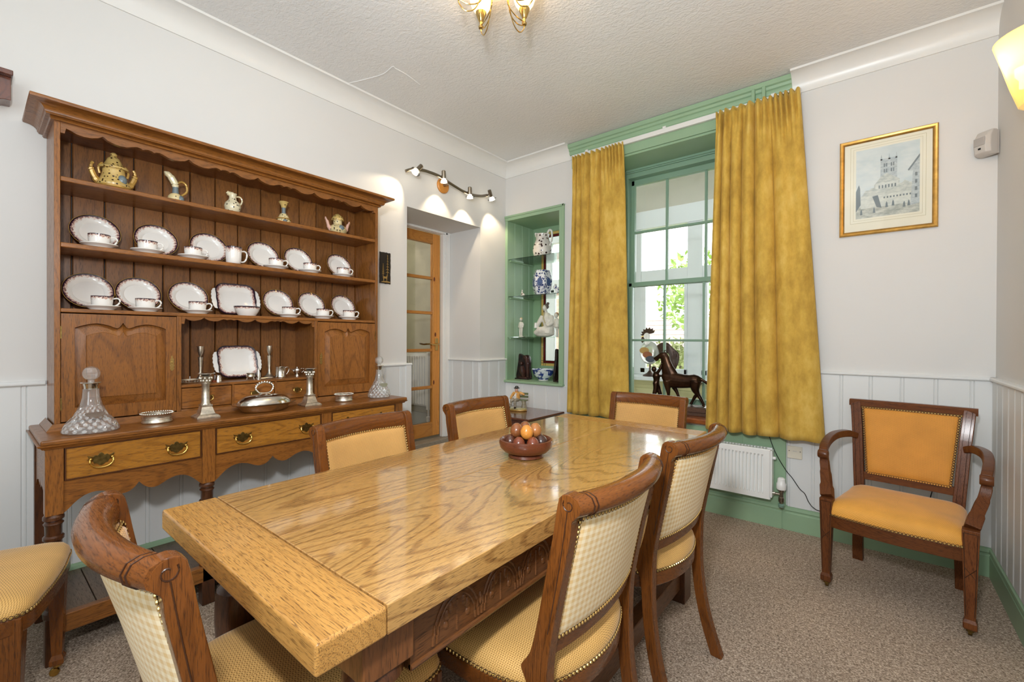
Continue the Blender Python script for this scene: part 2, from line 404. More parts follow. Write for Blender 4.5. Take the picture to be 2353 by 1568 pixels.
def cut_glass(name, pattern=True):
    t = NT(name); tr = t.n('BsdfTransparent', Color=(0.97, 0.98, 0.98, 1)); df = t.n('BsdfDiffuse', Color=(0.95, 0.95, 0.95, 1)); gs = t.n('BsdfGlossy', Roughness=0.06)
    fr = t.n('LayerWeight', Blend=0.45).outputs[1]
    m1 = t.n('MixShader', i0=0.12, i1=tr.outputs[0], i2=df.outputs[0])  # white diffuse paints the glitter of cut glass into the colour
    m2 = t.n('MixShader', i0=t.math('MULTIPLY_ADD', fr, 0.55, 0.06), i1=m1.outputs[0], i2=gs.outputs[0])
    t.t.links.new(m2.outputs[0], t.out.inputs[0])
    if pattern:
        o = t.sep(t.obj()); an = t.math('ARCTAN2', o[1], o[0])
        s1 = t.math('SINE', t.math('ADD', t.math('MULTIPLY', an, 9.0), t.math('MULTIPLY', o[2], 130.0)))
        s2 = t.math('SINE', t.math('SUBTRACT', t.math('MULTIPLY', an, 9.0), t.math('MULTIPLY', o[2], 130.0)))
        lowm = t.ramp(o[2], [(0.08, 1.0), (0.11, 0.0)])
        cut = t.math('MULTIPLY', t.math('GREATER_THAN', t.math('ABSOLUTE', t.math('MULTIPLY', s1, s2)), 0.5), lowm)
        bp = t.n('Bump', Height=t.math('MULTIPLY', t.math('ADD', s1, s2), lowm), Strength=0.8, Distance=0.004)
        t.t.links.new(bp.outputs[0], gs.inputs['Normal'])
        t.t.links.new(t.math('MULTIPLY_ADD', cut, 0.25, 0.10), m1.inputs[0])
    return t.m
M['decanter'] = cut_glass('cut lead glass')
M['clear_glass'] = cut_glass('clear lead glass', False)
def china_rim():
    """u: 0 centre .. 1 edge of the plate."""
    t = NT('white china with speckled dark rim'); uv = t.n('UVMap').outputs[0]; u = t.sep(uv)[0]
    nz = t.noise(t.obj(), 130, 3, 0.7)
    sp = t.math('ADD', u, t.math('MULTIPLY_ADD', nz, 0.42, -0.21))
    c = t.mix(t.ramp(sp, [(0.80, 0.0), (0.86, 1.0)]), lin((243, 238, 232)), lin((214, 176, 158)))
    c = t.mix(t.ramp(sp, [(0.86, 0.0), (0.93, 1.0)]), c, lin((84, 50, 66)))
    c = t.mix(t.ramp(u, [(0.935, 0.0), (0.95, 1.0)]), c, lin((30, 20, 34)))
    t.col(c); t.set('Roughness', 0.12); t.set('Coat Weight', 0.5); return t.m
M['china_rim'] = china_rim()
def pierced(name, base, hole, scale=70, thr=0.24, rough=0.25, metal=0.0):
    t = NT(name); v = t.obj()
    vo = t.n('TexVoronoi', Vector=v, Scale=scale, Randomness=0.6).outputs['Distance']
    f = t.ramp(vo, [(thr, 1.0), (thr+0.06, 0.0)])
    b = t.ramp(t.noise(v, 25, 3), [(0.3, tuple(c*0.75 for c in lin(base)[:3])+(1,)), (0.7, lin(base))])
    t.col(t.mix(f, b, lin(hole))); t.set('Roughness', rough); t.set('Metallic', metal); t.set('Coat Weight', 0.4)
    return t.m
M['gilt_pierced'] = pierced('gilt pierced china', (216, 184, 112), (52, 30, 16))
M['cream_pierced'] = pierced('cream pierced china', (232, 212, 160), (60, 50, 40))
M['gilt'] = plain('gilt china', (196, 154, 78), 0.22, 0.3, coat=0.4, var=0.12, scale=40)
M['ivory_china'] = plain('ivory china', (234, 220, 180), 0.2, coat=0.4, var=0.05, scale=30)
M['ivory_spots'] = pierced('ivory china dark spots', (236, 224, 190), (28, 24, 30), 62, 0.2)
M['cow_spots'] = pierced('white china brown splashes', (240, 232, 224), (60, 34, 32), 34, 0.3)
M['slate_china'] = plain('slate blue medallion', (112, 124, 128), 0.2, coat=0.4)
M['pink_china'] = plain('pink flesh china', (222, 176, 158), 0.3)
def delft(name, sc=46, a=(236, 236, 240), b=(38, 56, 118), thr=0.5):
    t = NT(name); v = t.obj()
    n = t.noise(v, sc, 3, 0.6, 1.2); w = t.n('TexVoronoi', Vector=v, Scale=sc*0.8).outputs['Distance']
    f = t.ramp(t.math('ADD', t.math('MULTIPLY', n, 0.7), t.math('MULTIPLY', w, 0.4)), [(thr-0.02, 1.0), (thr+0.05, 0.0)])
    t.col(t.mix(f, lin(a), lin(b))); t.set('Roughness', 0.12); t.set('Coat Weight', 0.5); return t.m
M['delft'] = delft('blue and white china', 60, thr=0.50)
M['willow'] = delft('blue printed bowl', 26, (232, 236, 244), (34, 58, 140), 0.53)
# ------------------------------------------------------------------ the room
LX, RX, BY, FY, CZ = -2.76, 0.487, 3.29, -2.2, 2.86      # left, right, back, front walls; ceiling
WT = 0.46                                              # wall thickness
DY0, DY1, DZ0, DZ1 = 2.12, 2.935, 0.0, 2.21             # door opening in the left wall
NX0, NX1, NZ0, NZ1 = -2.745, -2.125, 0.80, 2.35         # niche opening in the back wall
WX0, WX1, WZ0, WZ1 = -1.68, -0.66, 0.60, 2.65           # window opening

struct(MB().box(LX-0.02, RX+0.02, FY, BY+0.02, -0.08, 0.0).build('floor', M['carpet'], smooth=0))
ceil = struct(MB().box(LX, RX, FY, BY, CZ, CZ+0.1).build('ceiling', M['ceiling'], smooth=0))
# a raised paper seam in the ceiling
pp = [(-2.661, 1.564, CZ), (-2.525, 1.611, CZ), (-2.39, 1.648, CZ), (-2.28, 1.64, CZ), (-2.281, 1.66, CZ), (-2.28, 1.748, CZ), (-2.303, 1.87, CZ)]
MB().tube(cr(pp, 5), 0.0035, 6).build('paper_seam', M['ceiling'], ceil)

wl = MB()
wl.box(LX-WT, LX, FY, DY0, 0, CZ).box(LX-WT, LX, DY1, BY+WT, 0, CZ).box(LX-WT, LX, DY0, DY1, DZ1, CZ)
wl = struct(wl.build('wall_left', M['wall'], smooth=0))
wb = MB()
wb.box(LX, NX0, BY, BY+WT, 0, CZ).box(NX0, NX1, BY, BY+WT, 0, NZ0).box(NX0, NX1, BY, BY+WT, NZ1, CZ)
wb.box(NX1, WX0, BY, BY+WT, 0, CZ).box(WX0, WX1, BY, BY+WT, 0, WZ0).box(WX0, WX1, BY, BY+WT, WZ1, CZ)
wb.box(WX1, RX, BY, BY+WT, 0, CZ)
wb = struct(wb.build('wall_back', M['wall'], smooth=0))
wr = struct(MB().box(RX, RX+0.2, FY, BY+WT, 0, CZ).build('wall_right', M['wall'], smooth=0))
struct(MB().box(LX-WT, RX+0.2, FY-0.2, FY, 0, CZ).build('wall_front', M['wall'], smooth=0))

# coving, a concave quarter with small fillets
def cove():
    P = [(0.0, 2.745), (0.008, 2.745), (0.008, 2.755)]
    for k in range(9):
        t = pi/2*k/8; P.append((0.008+0.092*(1-cos(t)), 2.755+0.092*sin(t)))
    P += [(0.112, 2.847), (0.112, 2.86), (0.0, 2.86)]
    return P
struct(MB().sweep(cove(), [(LX, FY), (LX, BY), (-2.02, BY)]).build('trim_1', M['gloss_white'], smooth=30))
struct(MB().sweep(cove(), [(-0.40, BY), (RX, BY)]).build('trim_2', M['gloss_white'], smooth=30))

# panelled dado: tongue and groove boards, each its own piece
def board_mesh(w, h, t=0.014):
    c = 0.004
    poly = [(0, 0), (0, t-c), (c, t), (w-c, t), (w, t-c), (w, 0)]
    # a thin bead beside the joint
    poly = [(0, 0), (0, t-c), (c, t), (w-0.016, t), (w-0.0135, t-0.004), (w-0.011, t), (w-c, t), (w, t-c), (w, 0)]
    return MB().prism(poly, 0, h, 'z')
BMESH = {}
def boards(wall, a0, a1, fn, z0, z1, w=0.136, phase=0.0, mat='board'):
    """fn(a) -> (x, y, rotation) for the start of a board at distance a along the wall."""
    a = a0-phase
    while a < a1-0.004:
        s, e = max(a, a0), min(a+w, a1)
        if e-s > 0.01:
            key = (round(e-s, 3), round(z1-z0, 3), mat)
            if key not in BMESH:
                o = board_mesh(e-s, z1-z0).build('board', M[mat], None, smooth=0); BMESH[key] = o.data
            else:
                o = bpy.data.objects.new('board', BMESH[key]); COL.objects.link(o)
            x, y, r = fn(s, e)
            o.location = (x, y, z0); o.rotation_euler = (0, 0, r); o.parent = wall
        a += w
# left wall faces +x: outline runs along y; local +y (thickness) must point to +x
boards(wl, 0.0, 3.02, lambda s, e: (LX, DY0-s, -pi/2), 0.195, 1.0, phase=0.065)      # from the door towards the viewer
boards(wl, 0.0, 0.36, lambda s, e: (LX, BY-s, -pi/2), 0.0, 1.0, phase=0.02)
boards(wl, 0.0, 0.41, lambda s, e: (LX-s, DY1, pi), 0.0, 1.0, phase=0.06)            # inside the door reveal
boards(wb, 0.0, 0.73, lambda s, e: (-2.015-s, BY, pi), 0.15, 0.79, phase=0.02)
boards(wb, 0.0, 0.90, lambda s, e: (RX-s, BY, pi), 0.15, 1.0, phase=0.045)
boards(wr, 0.0, 3.9, lambda s, e: (RX, BY-3.9+s+0.0, pi/2), 0.15, 1.0, w=0.115, phase=0.02)
# the end post of the panelling beside the door
MB().box(LX, LX+0.022, DY0-0.02, DY0+0.03, 0.0, 1.0).build('dado_end_post', M['board'], wl, bevel=0.002)
rail = [(0, 0.995), (0.020, 0.995), (0.026, 1.001), (0.026, 1.008), (0.020, 1.014), (0, 1.014)]
MB().sweep(rail, [(LX, FY+0.02), (LX, 0.212)]).build('dado_rail', M['board'], wl)
MB().sweep(rail, [(LX, 1.70), (LX, DY0+0.035)]).build('dado_rail', M['board'], wl)
MB().sweep(rail, [(LX-0.41, DY1), (LX, DY1), (LX, BY)]).build('dado_rail', M['board'], wl)
MB().sweep(rail, [(-0.415, BY), (RX, BY)]).build('dado_rail', M['board'], wb)
MB().sweep(rail, [(RX, BY), (RX, FY+0.02)]).build('dado_rail', M['board'], wr)

def skirting(h, t=0.02):
    return [(0, 0), (t, 0), (t, h-0.045), (t-0.004, h-0.04), (t-0.004, h-0.032), (t+0.002, h-0.026), (t, h-0.012), (t-0.010, h-0.006), (t-0.014, h), (0, h)]
struct(MB().sweep(skirting(0.198, 0.024), [(LX, FY+0.02), (LX, DY0)]).build('baseboard_left', M['green'], smooth=30))
struct(MB().sweep(skirting(0.152), [(-0.43, BY), (RX, BY)]).build('baseboard_back', M['green'], smooth=30))
struct(MB().sweep(skirting(0.152, 0.024), [(-2.0, BY), (-0.44, BY)]).build('baseboard_back_window', M['green'], smooth=30))
struct(MB().sweep(skirting(0.152), [(RX, BY), (RX, FY+0.02)]).build('baseboard_right', M['green'], smooth=30))

# ---- door in the thick left wall
d = sempty('door_1', (-3.2, 2.46, 0.285))
X0, X1 = -3.24, -3.20
y0, y1, z0, z1 = 2.075, 2.845, 0.29, 2.185
MB().box(X0, X1, y0, y0+0.095, z0, z1).build('stile', M['pine_z'], d, bevel=0.004)
MB().box(X0, X1, y1-0.085, y1, z0, z1).build('stile', M['pine_z'], d, bevel=0.004)
MB().box(X0, X1, y0+0.095, y1-0.085, 2.09, z1).build('top_rail', M['pine_y'], d, bevel=0.004)
MB().box(X0, X1, y0+0.095, y1-0.085, z0, 0.415).build('bottom_rail', M['pine_y'], d, bevel=0.004)
zs = [0.415, 0.746, 1.093, 1.441, 1.767, 2.09]
for z in zs[1:-1]:
    MB().box(X0+0.004, X1-0.002, y0+0.095, y1-0.085, z-0.014, z+0.014).build('glazing_bar', M['pine_y'], d, bevel=0.006)
for a, b in zip(zs, zs[1:]):
    MB().box(-3.222, -3.218, y0+0.095, y1-0.085, a+0.01, b-0.01).build('pane', M['window_glass'], d, smooth=0)
for z, yy in ((1.76, 2.775), (0.79, 2.772), (1.24, 2.79)):
    MB().lathe([(0.0, 0), (0.014, 0.0008), (0.0, 0.0016)], (X1, yy, z), 12, 'x', 0.7, 1.5).build('pine_knot', plain('pine knot %.1f' % z, (110, 52, 20), 0.5), d)
h = MB().box(X1, X1+0.006, 2.785, 2.822, 1.09, 1.205).build('handle_plate', M['bright_brass'], d, bevel=0.003)
MB().tube(cr([(X1, 2.803, 1.15), (X1+0.035, 2.803, 1.15), (X1+0.045, 2.79, 1.15), (X1+0.045, 2.72, 1.145), (X1+0.04, 2.69, 1.152)], 5), 0.008, 8).build('lever', M['bright_brass'], h)
MB().tube(cr([(X0-0.005, 2.76, 1.15), (X0-0.04, 2.76, 1.15), (X0-0.045, 2.72, 1.148), (X0-0.04, 2.67, 1.155)], 5), 0.008, 8).build('rear_lever', M['dark_brass'], d)
# lining and architrave
fr = [(0, 0), (0.0, 0.055), (0.012, 0.055), (0.020, 0.045), (0.020, 0.012), (0.026, 0.008), (0.026, 0.0)]
t = MB()
t.box(-3.20, -3.165, 2.85, 2.868, 0.27, 2.215).box(-3.20, -3.155, 2.868, 2.932, 0.27, 2.21).box(-3.20, -3.17, 2.06, 2.868, 2.188, 2.205)
t.box(-3.20, -3.15, 2.06, 2.934, 2.195, 2.212).box(-3.165, -3.145, 2.875, 2.89, 0.27, 2.205).box(-3.165, -3.145, 2.06, 2.89, 2.19, 2.208)
struct(t.build('trim_3', M['gloss_white'], smooth=0))
st = MB().box(-3.30, -3.085, DY0, DY1, 0.225, 0.268).build('trim_4', M['step_wood'], bevel=0.006); struct(st)
MB().box(-3.10, -3.09, DY0, DY1, 0.02, 0.225).build('step_riser', M['step_wood'], st)
MB().box(-3.085, LX-0.005, DY0+0.001, DY1-0.001, 0.0, 0.075).build('lower_step', M['step_wood'], st, bevel=0.006)

# ---- hall behind the door
hx0 = -4.5
hall = MB().box(hx0, -3.23, 1.2, 3.06, 0.20, 0.265).build('floor_hall', plain('hall stone floor', (150, 140, 126), 0.5, var=0.1, scale=8)); struct(hall)
struct(MB().box(hx0, -3.225, 3.05, 3.15, 0.2, 2.7).build('wall_hall_side', plain('hall wall paint', (196, 190, 164), 0.8), smooth=0))
struct(MB().box(hx0-0.1, hx0, 1.2, 3.15, 0.2, 2.7).build('wall_hall_end', plain('hall end paint', (190, 186, 164), 0.8), smooth=0))
struct(MB().box(hx0, -3.225, 1.1, 1.2, 0.2, 2.7).build('wall_hall_far', plain('hall far paint', (190, 186, 164), 0.8), smooth=0))
struct(MB().box(hx0, -3.23, 1.2, 3.05, 2.6, 2.7).build('ceiling_hall', plain('hall ceiling paint', (200, 198, 190), 0.8), smooth=0))
struct(MB().box(hx0, -3.25, 3.03, 3.05, 0.265, 0.42).build('baseboard_hall', plain('hall skirting', (178, 178, 168), 0.5), smooth=0))
l = bpy.data.lights.new('hall_fill_light', 'POINT'); l.energy = 14; l.color = (1, 0.95, 0.85); l.shadow_soft_size = 0.15  # added light for the hall, with no lamp fitting modelled
lo = bpy.data.objects.new('hall_fill_light', l); COL.objects.link(lo); lo.location = (-3.75, 1.9, 2.3)
r = thing('radiator', 'tall white hall radiator seen through the lower panes of the pine door', 'radiator', (-3.7, 2.98, 0.5))
m = MB(); x = -4.15
while x < -3.53:
    m.box(x, x+0.028, 2.955, 2.985, 0.52, 1.02); x += 0.04
m.box(-4.16, -3.50, 2.985, 3.005, 0.50, 1.05).build('fluted_panel', M['radiator'], r, bevel=0.004)
MB().box(-3.50, -3.47, 2.93, 3.03, 0.48, 1.06).build('end_panel', M['radiator'], r, bevel=0.004)
MB().tube([(-3.485, 2.95, 0.27), (-3.485, 2.95, 0.5)], 0.009).lathe([(0.0, 0), (0.02, 0), (0.022, 0.05), (0.0, 0.055)], (-3.485, 2.95, 0.36), 12).build('valve', M['radiator'], r)

# ---- shelved niche with its leaded window
nb = BY+WT-0.012
n = MB()
n.box(NX0, NX0+0.012, BY-0.005, nb, NZ0, NZ1)
niche = sempty('trim_5', (-2.44, BY, NZ0))
MB().box(NX0+0.012, NX1-0.012, BY-0.005, nb, NZ1-0.014, NZ1).build('niche_soffit', M['green'], niche)
for i in range(4):
    ya = BY-0.005+i*0.1155
    MB().prism([(ya+0.0015, 0), (ya+0.0015, 0.008), (ya+0.004, 0.012), (ya+0.112, 0.012), (ya+0.1145, 0.008), (ya+0.1145, 0)], NZ0, NZ1-0.014, 'z').xf(Matrix(((0, 1, 0, NX0), (1, 0, 0, 0), (0, 0, 1, 0), (0, 0, 0, 1)))).build('board', M['green'], niche, smooth=0)
    MB().prism([(ya+0.0015, 0), (ya+0.0015, -0.008), (ya+0.004, -0.012), (ya+0.112, -0.012), (ya+0.1145, -0.008), (ya+0.1145, 0)], NZ0, NZ1-0.014, 'z').xf(Matrix(((0, 1, 0, NX1), (1, 0, 0, 0), (0, 0, 1, 0), (0, 0, 0, 1)))).build('board', M['green'], niche, smooth=0)
m = MB(); m.box(NX0, -2.64, nb-0.03, nb+0.012, NZ0, NZ1).box(-2.19, NX1, nb-0.03, nb+0.012, NZ0, NZ1).box(-2.64, -2.19, nb-0.03, nb+0.012, 2.285, NZ1).box(-2.64, -2.19, nb-0.03, nb+0.012, NZ0, 0.93)
m.build('niche_back_frame', M['green'], niche, bevel=0.003)
pf = [(-0.004, 0), (-0.004, 0.012), (0.006, 0.02), (0.014, 0.012), (0.03, 0.012), (0.036, 0.024), (0.044, 0.024), (0.05, 0.016), (0.05, 0)]
m = MB()
for x0, x1, za, zb in ((NX0-0.012, NX1+0.035, 2.335, 2.375), (NX1-0.012, NX1+0.035, NZ0, 2.335)):
    m.box(x0, x1, BY-0.014, BY+0.004, za, zb)
m.box(NX0-0.012, NX1+0.04, BY-0.022, BY, 2.362, 2.38).box(NX1+0.022, NX1+0.04, BY-0.022, BY, NZ0, 2.38).box(NX0-0.012, NX0+0.004, BY-0.008, BY, NZ0, 2.34)
m.build('niche_casing', M['green'], niche, bevel=0.003)
MB().box(NX0-0.01, NX1+0.045, BY-0.035, nb, 0.786, 0.808).build('niche_sill', M['green'], niche, bevel=0.006)
for z in (1.97, 1.612, 1.222):
    MB().box(NX0+0.014, NX1-0.014, BY+0.012, nb-0.034, z-0.006, z).build('glass_shelf', M['shelf_glass'], niche, smooth=0)
    MB().box(NX0+0.012, NX0+0.026, BY+0.03, nb-0.03, z-0.024, z-0.007).build('shelf_batten', M['green'], niche, bevel=0.004)
    MB().box(NX1-0.026, NX1-0.012, BY+0.03, nb-0.03, z-0.024, z-0.007).build('shelf_batten', M['green'], niche, bevel=0.004)
w3 = sempty('window_3', (-2.41, nb, 0.93))
amb = plain('amber leaded glass', (226, 190, 110), 0.2); red = plain('ruby leaded glass', (110, 24, 24), 0.2)
lead = plain('lead came', (60, 60, 58), 0.5)
wx0, wx1, wz0, wz1 = -2.64, -2.19, 0.93, 2.285
k = 0
def strip(x0, x1, za, zb, mat): MB().box(x0, x1, nb-0.012, nb-0.006, za, zb).build('border_pane', mat, w3, smooth=0)
nz = 14
for i in range(nz):
    za = wz0+(wz1-wz0)*i/nz; zb = wz0+(wz1-wz0)*(i+1)/nz-0.003
    strip(wx0, wx0+0.026, za, zb, amb); strip(wx1-0.026, wx1, za, zb, amb)
for i in range(4):
    xa = wx0+0.028+(wx1-wx0-0.056)*i/4; xb = xa+(wx1-wx0-0.056)/4-0.003
    strip(xa, xb, wz0, wz0+0.026, amb); strip(xa, xb, wz1-0.026, wz1, amb)
strip(wx0+0.029, wx0+0.050, wz0+0.029, wz1-0.029, red); strip(wx1-0.050, wx1-0.029, wz0+0.029, wz1-0.029, red)
strip(wx0+0.053, wx1-0.053, wz0+0.029, wz0+0.050, red); strip(wx0+0.053, wx1-0.053, wz1-0.050, wz1-0.029, red)
m = MB()
for xa in (wx0+0.0275, wx0+0.0515, wx1-0.0275, wx1-0.0515): m.box(xa-0.002, xa+0.002, nb-0.013, nb-0.005, wz0, wz1)
for za in (wz0+0.0275, wz0+0.0515, wz1-0.0275, wz1-0.0515): m.box(wx0, wx1, nb-0.013, nb-0.005, za-0.002, za+0.002)
m.build('lead_came', lead, w3, smooth=0)
MB().box(wx0+0.053, wx1-0.053, nb-0.010, nb-0.007, wz0+0.053, wz1-0.053).build('pane', M['window_glass'], w3, smooth=0)

# ---- the main sash window, its green surround and the panel below
tr = sempty('trim_6', (-1.2, BY, 0.15))
m = MB()
m.box(-2.0, WX0+0.01, BY-0.018, BY, 0.0, 2.66).build('side_architrave', M['green'], tr, bevel=0.003)
MB().box(WX1-0.01, -0.42, BY-0.018, BY, 0.0, 2.66).build('side_architrave', M['green'], tr, bevel=0.003)
MB().box(-2.0, -0.415, BY-0.03, BY, 2.655, 2.79).build('head_fascia', M['green'], tr, bevel=0.004)
hp = [(0, 2.775), (0.032, 2.775), (0.036, 2.785), (0.036, 2.80), (0.046, 2.806), (0.05, 2.822), (0.062, 2.828), (0.066, 2.856), (0, 2.856)]
MB().sweep(hp, [(-2.02, BY), (-0.40, BY)]).build('head_moulding', M['green'], tr)
MB().box(-0.62, -0.60, BY-0.07, BY-0.03, 2.72, 2.83).box(-0.56, -0.54, BY-0.07, BY-0.03, 2.72, 2.83).build('head_bracket', M['green'], tr, bevel=0.003)
MB().box(WX0, WX1, BY-0.012, BY, 0.15, 0.59).build('apron_panel', M['green'], tr)
sl = MB().box(WX0-0.05, WX1+0.05, BY-0.05, BY+0.29, 0.605, 0.645).build('window_sill', M['sill_wood'], None, bevel=0.012, seg=3)
struct(sl); sl.name = 'trim_7'
# reveal lining
m = MB()
m.box(WX0, WX0+0.012, BY, BY+0.30, 0.645, WZ1).box(WX1-0.012, WX1, BY, BY+0.30, 0.645, WZ1).box(WX0, WX1, BY-0.02, BY+0.30, WZ1-0.012, WZ1+0.004)
m.build('reveal_lining', M['green'], tr)
w = sempty('window_1', (-1.17, 3.6, 0.645))
gx0, gx1 = -1.632, -0.708
m = MB()
m.box(WX0+0.012, gx0, 3.575, 3.72, 0.645, 2.638).box(gx1, WX1-0.012, 3.575, 3.72, 0.645, 2.638)
m.box(gx0, gx1, 3.575, 3.72, 2.575, 2.638)
m.box(WX0+0.012, WX1-0.012, 3.56, 3.58, 2.612, 2.638).box(WX0+0.012, WX1-0.012, 3.548, 3.56, 2.622, 2.638)
m.box(WX0+0.012, WX0+0.03, 3.56, 3.575, 0.645, 2.612).box(WX1-0.03, WX1-0.012, 3.56, 3.575, 0.645, 2.612)
m.box(gx0, gx1, 3.575, 3.74, 0.645, 0.672)
m.build('frame', M['sash_green'], w, smooth=0)
def sash(name, yb, za, zb, bars, bot, top):
    s = MB()
    s.box(gx0, gx0+0.03, yb, yb+0.04, za, zb).box(gx1-0.03, gx1, yb, yb+0.04, za, zb)
    s.box(gx0, gx1, yb, yb+0.04, za, za+bot).box(gx0, gx1, yb, yb+0.04, zb-top, zb)
    so = s.build(name, M['sash_green'], w, bevel=0.003)
    for xm in (-1.325, -1.017):
        MB().box(xm-0.009, xm+0.009, yb+0.004, yb+0.034, za+bot, zb-top).build('glazing_bar', M['sash_green'], so, bevel=0.004)
    for zm in bars:
        MB().box(gx0+0.03, gx1-0.03, yb+0.002, yb+0.036, zm-0.009, zm+0.009).build('glazing_bar', M['sash_green'], so, bevel=0.004)
    xs = [gx0+0.03, -1.325, -1.017, gx1-0.03]; zz = [za+bot]+list(bars)+[zb-top]
    for xa, xb in zip(xs, xs[1:]):
        for p, q in zip(zz, zz[1:]):
            MB().box(xa+0.006, xb-0.006, yb+0.018, yb+0.021, p+0.006, q-0.006).build('pane', M['window_glass'], so, smooth=0)
sash('lower_sash', 3.60, 0.672, 1.685, (1.195,), 0.06, 0.032)
sash('upper_sash', 3.645, 1.655, 2.575, (2.125,), 0.032, 0.045)

# curtain track
tk = thing('curtain_track', 'white curtain track running under the green window head', 'curtain track', (-1.17, BY-0.06, 2.74))
MB().box(-1.99, -0.35, BY-0.055, BY-0.03, 2.722, 2.758).build('track_rail', M['gloss_white'], tk, bevel=0.003)
for x in (-1.85, -1.2, -0.5): MB().box(x-0.012, x+0.012, BY-0.045, BY-0.015, 2.758, 2.775).build('track_bracket', M['gloss_white'], tk)

# ------------------------------------------------------------------ outside: glazed porch and garden
struct(MB().box(-4.2, 1.6, 3.755, 4.9, 0.0, 0.06).build('floor_porch', plain('porch floor tile', (190, 176, 152), 0.5)))
po = sempty('window_2', (-1.4, 4.85, 0.8))
pm = M['upvc']
PYA, PYB = 4.80, 4.87
m = MB(); m.box(-4.2, 1.6, PYA, PYB+0.03, 0.06, 0.74).build('porch_parapet', M['cream'], po)
for x in (-3.5, -2.55, -1.62, -0.7, 0.3):
    MB().box(x, x+0.86, PYA-0.012, PYA, 0.16, 0.66).build('parapet_panel', M['cream'], po, bevel=0.006)
MB().box(-4.2, 1.6, PYA-0.35, PYB+0.03, 0.775, 0.81).build('porch_sill', M['upvc'], po, bevel=0.006)
MB().box(-4.2, 1.6, PYA-0.03, PYA+0.0, 0.70, 0.775).build('sill_skirt', M['cream'], po, bevel=0.004)
MB().box(-4.2, 1.6, PYA-0.02, PYB, 2.44, 2.64).build('head_beam', pm, po, bevel=0.004)
posts = [(-4.2, -4.0), (-3.34, -3.25), (-2.16, -2.03), (-1.52, -1.37), (-0.75, -0.62), (0.3, 0.45), (1.3, 1.6)]
for a, b in posts:
    MB().box(a, b, PYA, PYB, 0.81, 2.44).build('porch_post', pm, po, bevel=0.005)
for (a, b), (c, dd) in zip(posts, posts[1:]):
    if dd-b < 0.2: continue
    MB().box(b, c, PYA+0.005, PYB-0.005, 1.84, 1.97).build('transom', pm, po, bevel=0.004)
    f = MB()
    f.box(b, b+0.055, PYA-0.008, PYB-0.02, 0.83, 1.84).box(c-0.03, c, PYA-0.008, PYB-0.02, 0.83, 1.84).box(b, c, PYA-0.008, PYB-0.02, 0.81, 0.885).box(b, c, PYA-0.008, PYB-0.02, 1.80, 1.845)
    ca = f.build('casement', pm, po, bevel=0.004)
    MB().box(b+0.05, c-0.03, PYA+0.02, PYA+0.025, 0.88, 1.81).build('pane', M['window_glass'], ca, smooth=0)
    MB().box(b+0.3, b+0.33, PYA-0.035, PYA-0.008, 1.815, 1.835).build('window_stay', M['black'], ca)
    MB().box(b, c, PYA+0.02, PYA+0.025, 1.97, 2.44).build('pane', M['window_glass'], po, smooth=0)
struct(MB().loft([[(-4.2, 3.752, 2.95), (1.6, 3.752, 2.95), (1.6, 3.752, 3.03), (-4.2, 3.752, 3.03)], [(-4.2, 5.15, 2.52), (1.6, 5.15, 2.52), (1.6, 5.15, 2.6), (-4.2, 5.15, 2.6)]]).build('ceiling_porch', M['pale_ceiling'], smooth=0))
struct(MB().box(-4.3, -4.2, 3.75, 4.9, 0, 3.0).build('wall_porch_left', M['upvc'], smooth=0))
struct(MB().box(1.6, 1.7, 3.75, 4.9, 0, 3.0).build('wall_porch_right', M['upvc'], smooth=0))
# garden
gr = NT('lawn green'); gv = gr.obj(); gr.col(gr.ramp(gr.noise(gv, 6, 4), [(0.3, lin((120, 150, 74))), (0.7, lin((168, 190, 110)))])); gr.set('Roughness', 0.9)
struct(MB().box(-14, 10, 4.95, 18, -0.45, -0.35).build('ground_garden', gr.m, smooth=0))
def brick_mat(name, a, b): return plain(name, a, 0.85, var=0.12, scale=9)
def brick_wall(name, label, cat, x0, x1, y, z0, z1, bl=0.225, bh=0.075, mat=None):
    wt = thing(name, label, cat, ((x0+x1)/2, y, z0))
    MB().box(x0, x1, y+0.012, y+0.2, z0, z1).build('mortar_core', plain(name+' mortar', (208, 198, 186), 0.9), wt, smooth=0)
    bm = MB(); row = 0; z = z0; me = None; cnt = 0
    rest = MB()
    while z < z1-0.02:
        x = x0-(bl/2 if row % 2 else 0)
        while x < x1:
            a, b = max(x+0.005, x0), min(x+bl-0.005, x1)
            if b-a > 0.03:
                full = abs((b-a)-(bl-0.01)) < 1e-4
                if full and cnt < 290:
                    if me is None:
                        o = MB().box(0, bl-0.01, 0, 0.03, 0, bh-0.012).build('brick', mat, None, smooth=0); me = o.data
                    else:
                        o = bpy.data.objects.new('brick', me); COL.objects.link(o)
                    o.location = (a-wt.location.x, 0.0, z-z0); o.parent = wt; cnt += 1
                else: rest.box(a, b, y, y+0.03, z, z+bh-0.012)
            x += bl
        z += bh; row += 1
    if rest.v: stuff(rest.build('brickwork', mat, wt, smooth=0))
    return wt
brick_wall('garden_wall', 'pinkish brick garden wall seen through the leaded niche window', 'wall', -7.4, -4.6, 7.4, -0.4, 2.0, 0.24, 0.11, plain('pink brick', (206, 160, 140), 0.85, var=0.12, scale=9))
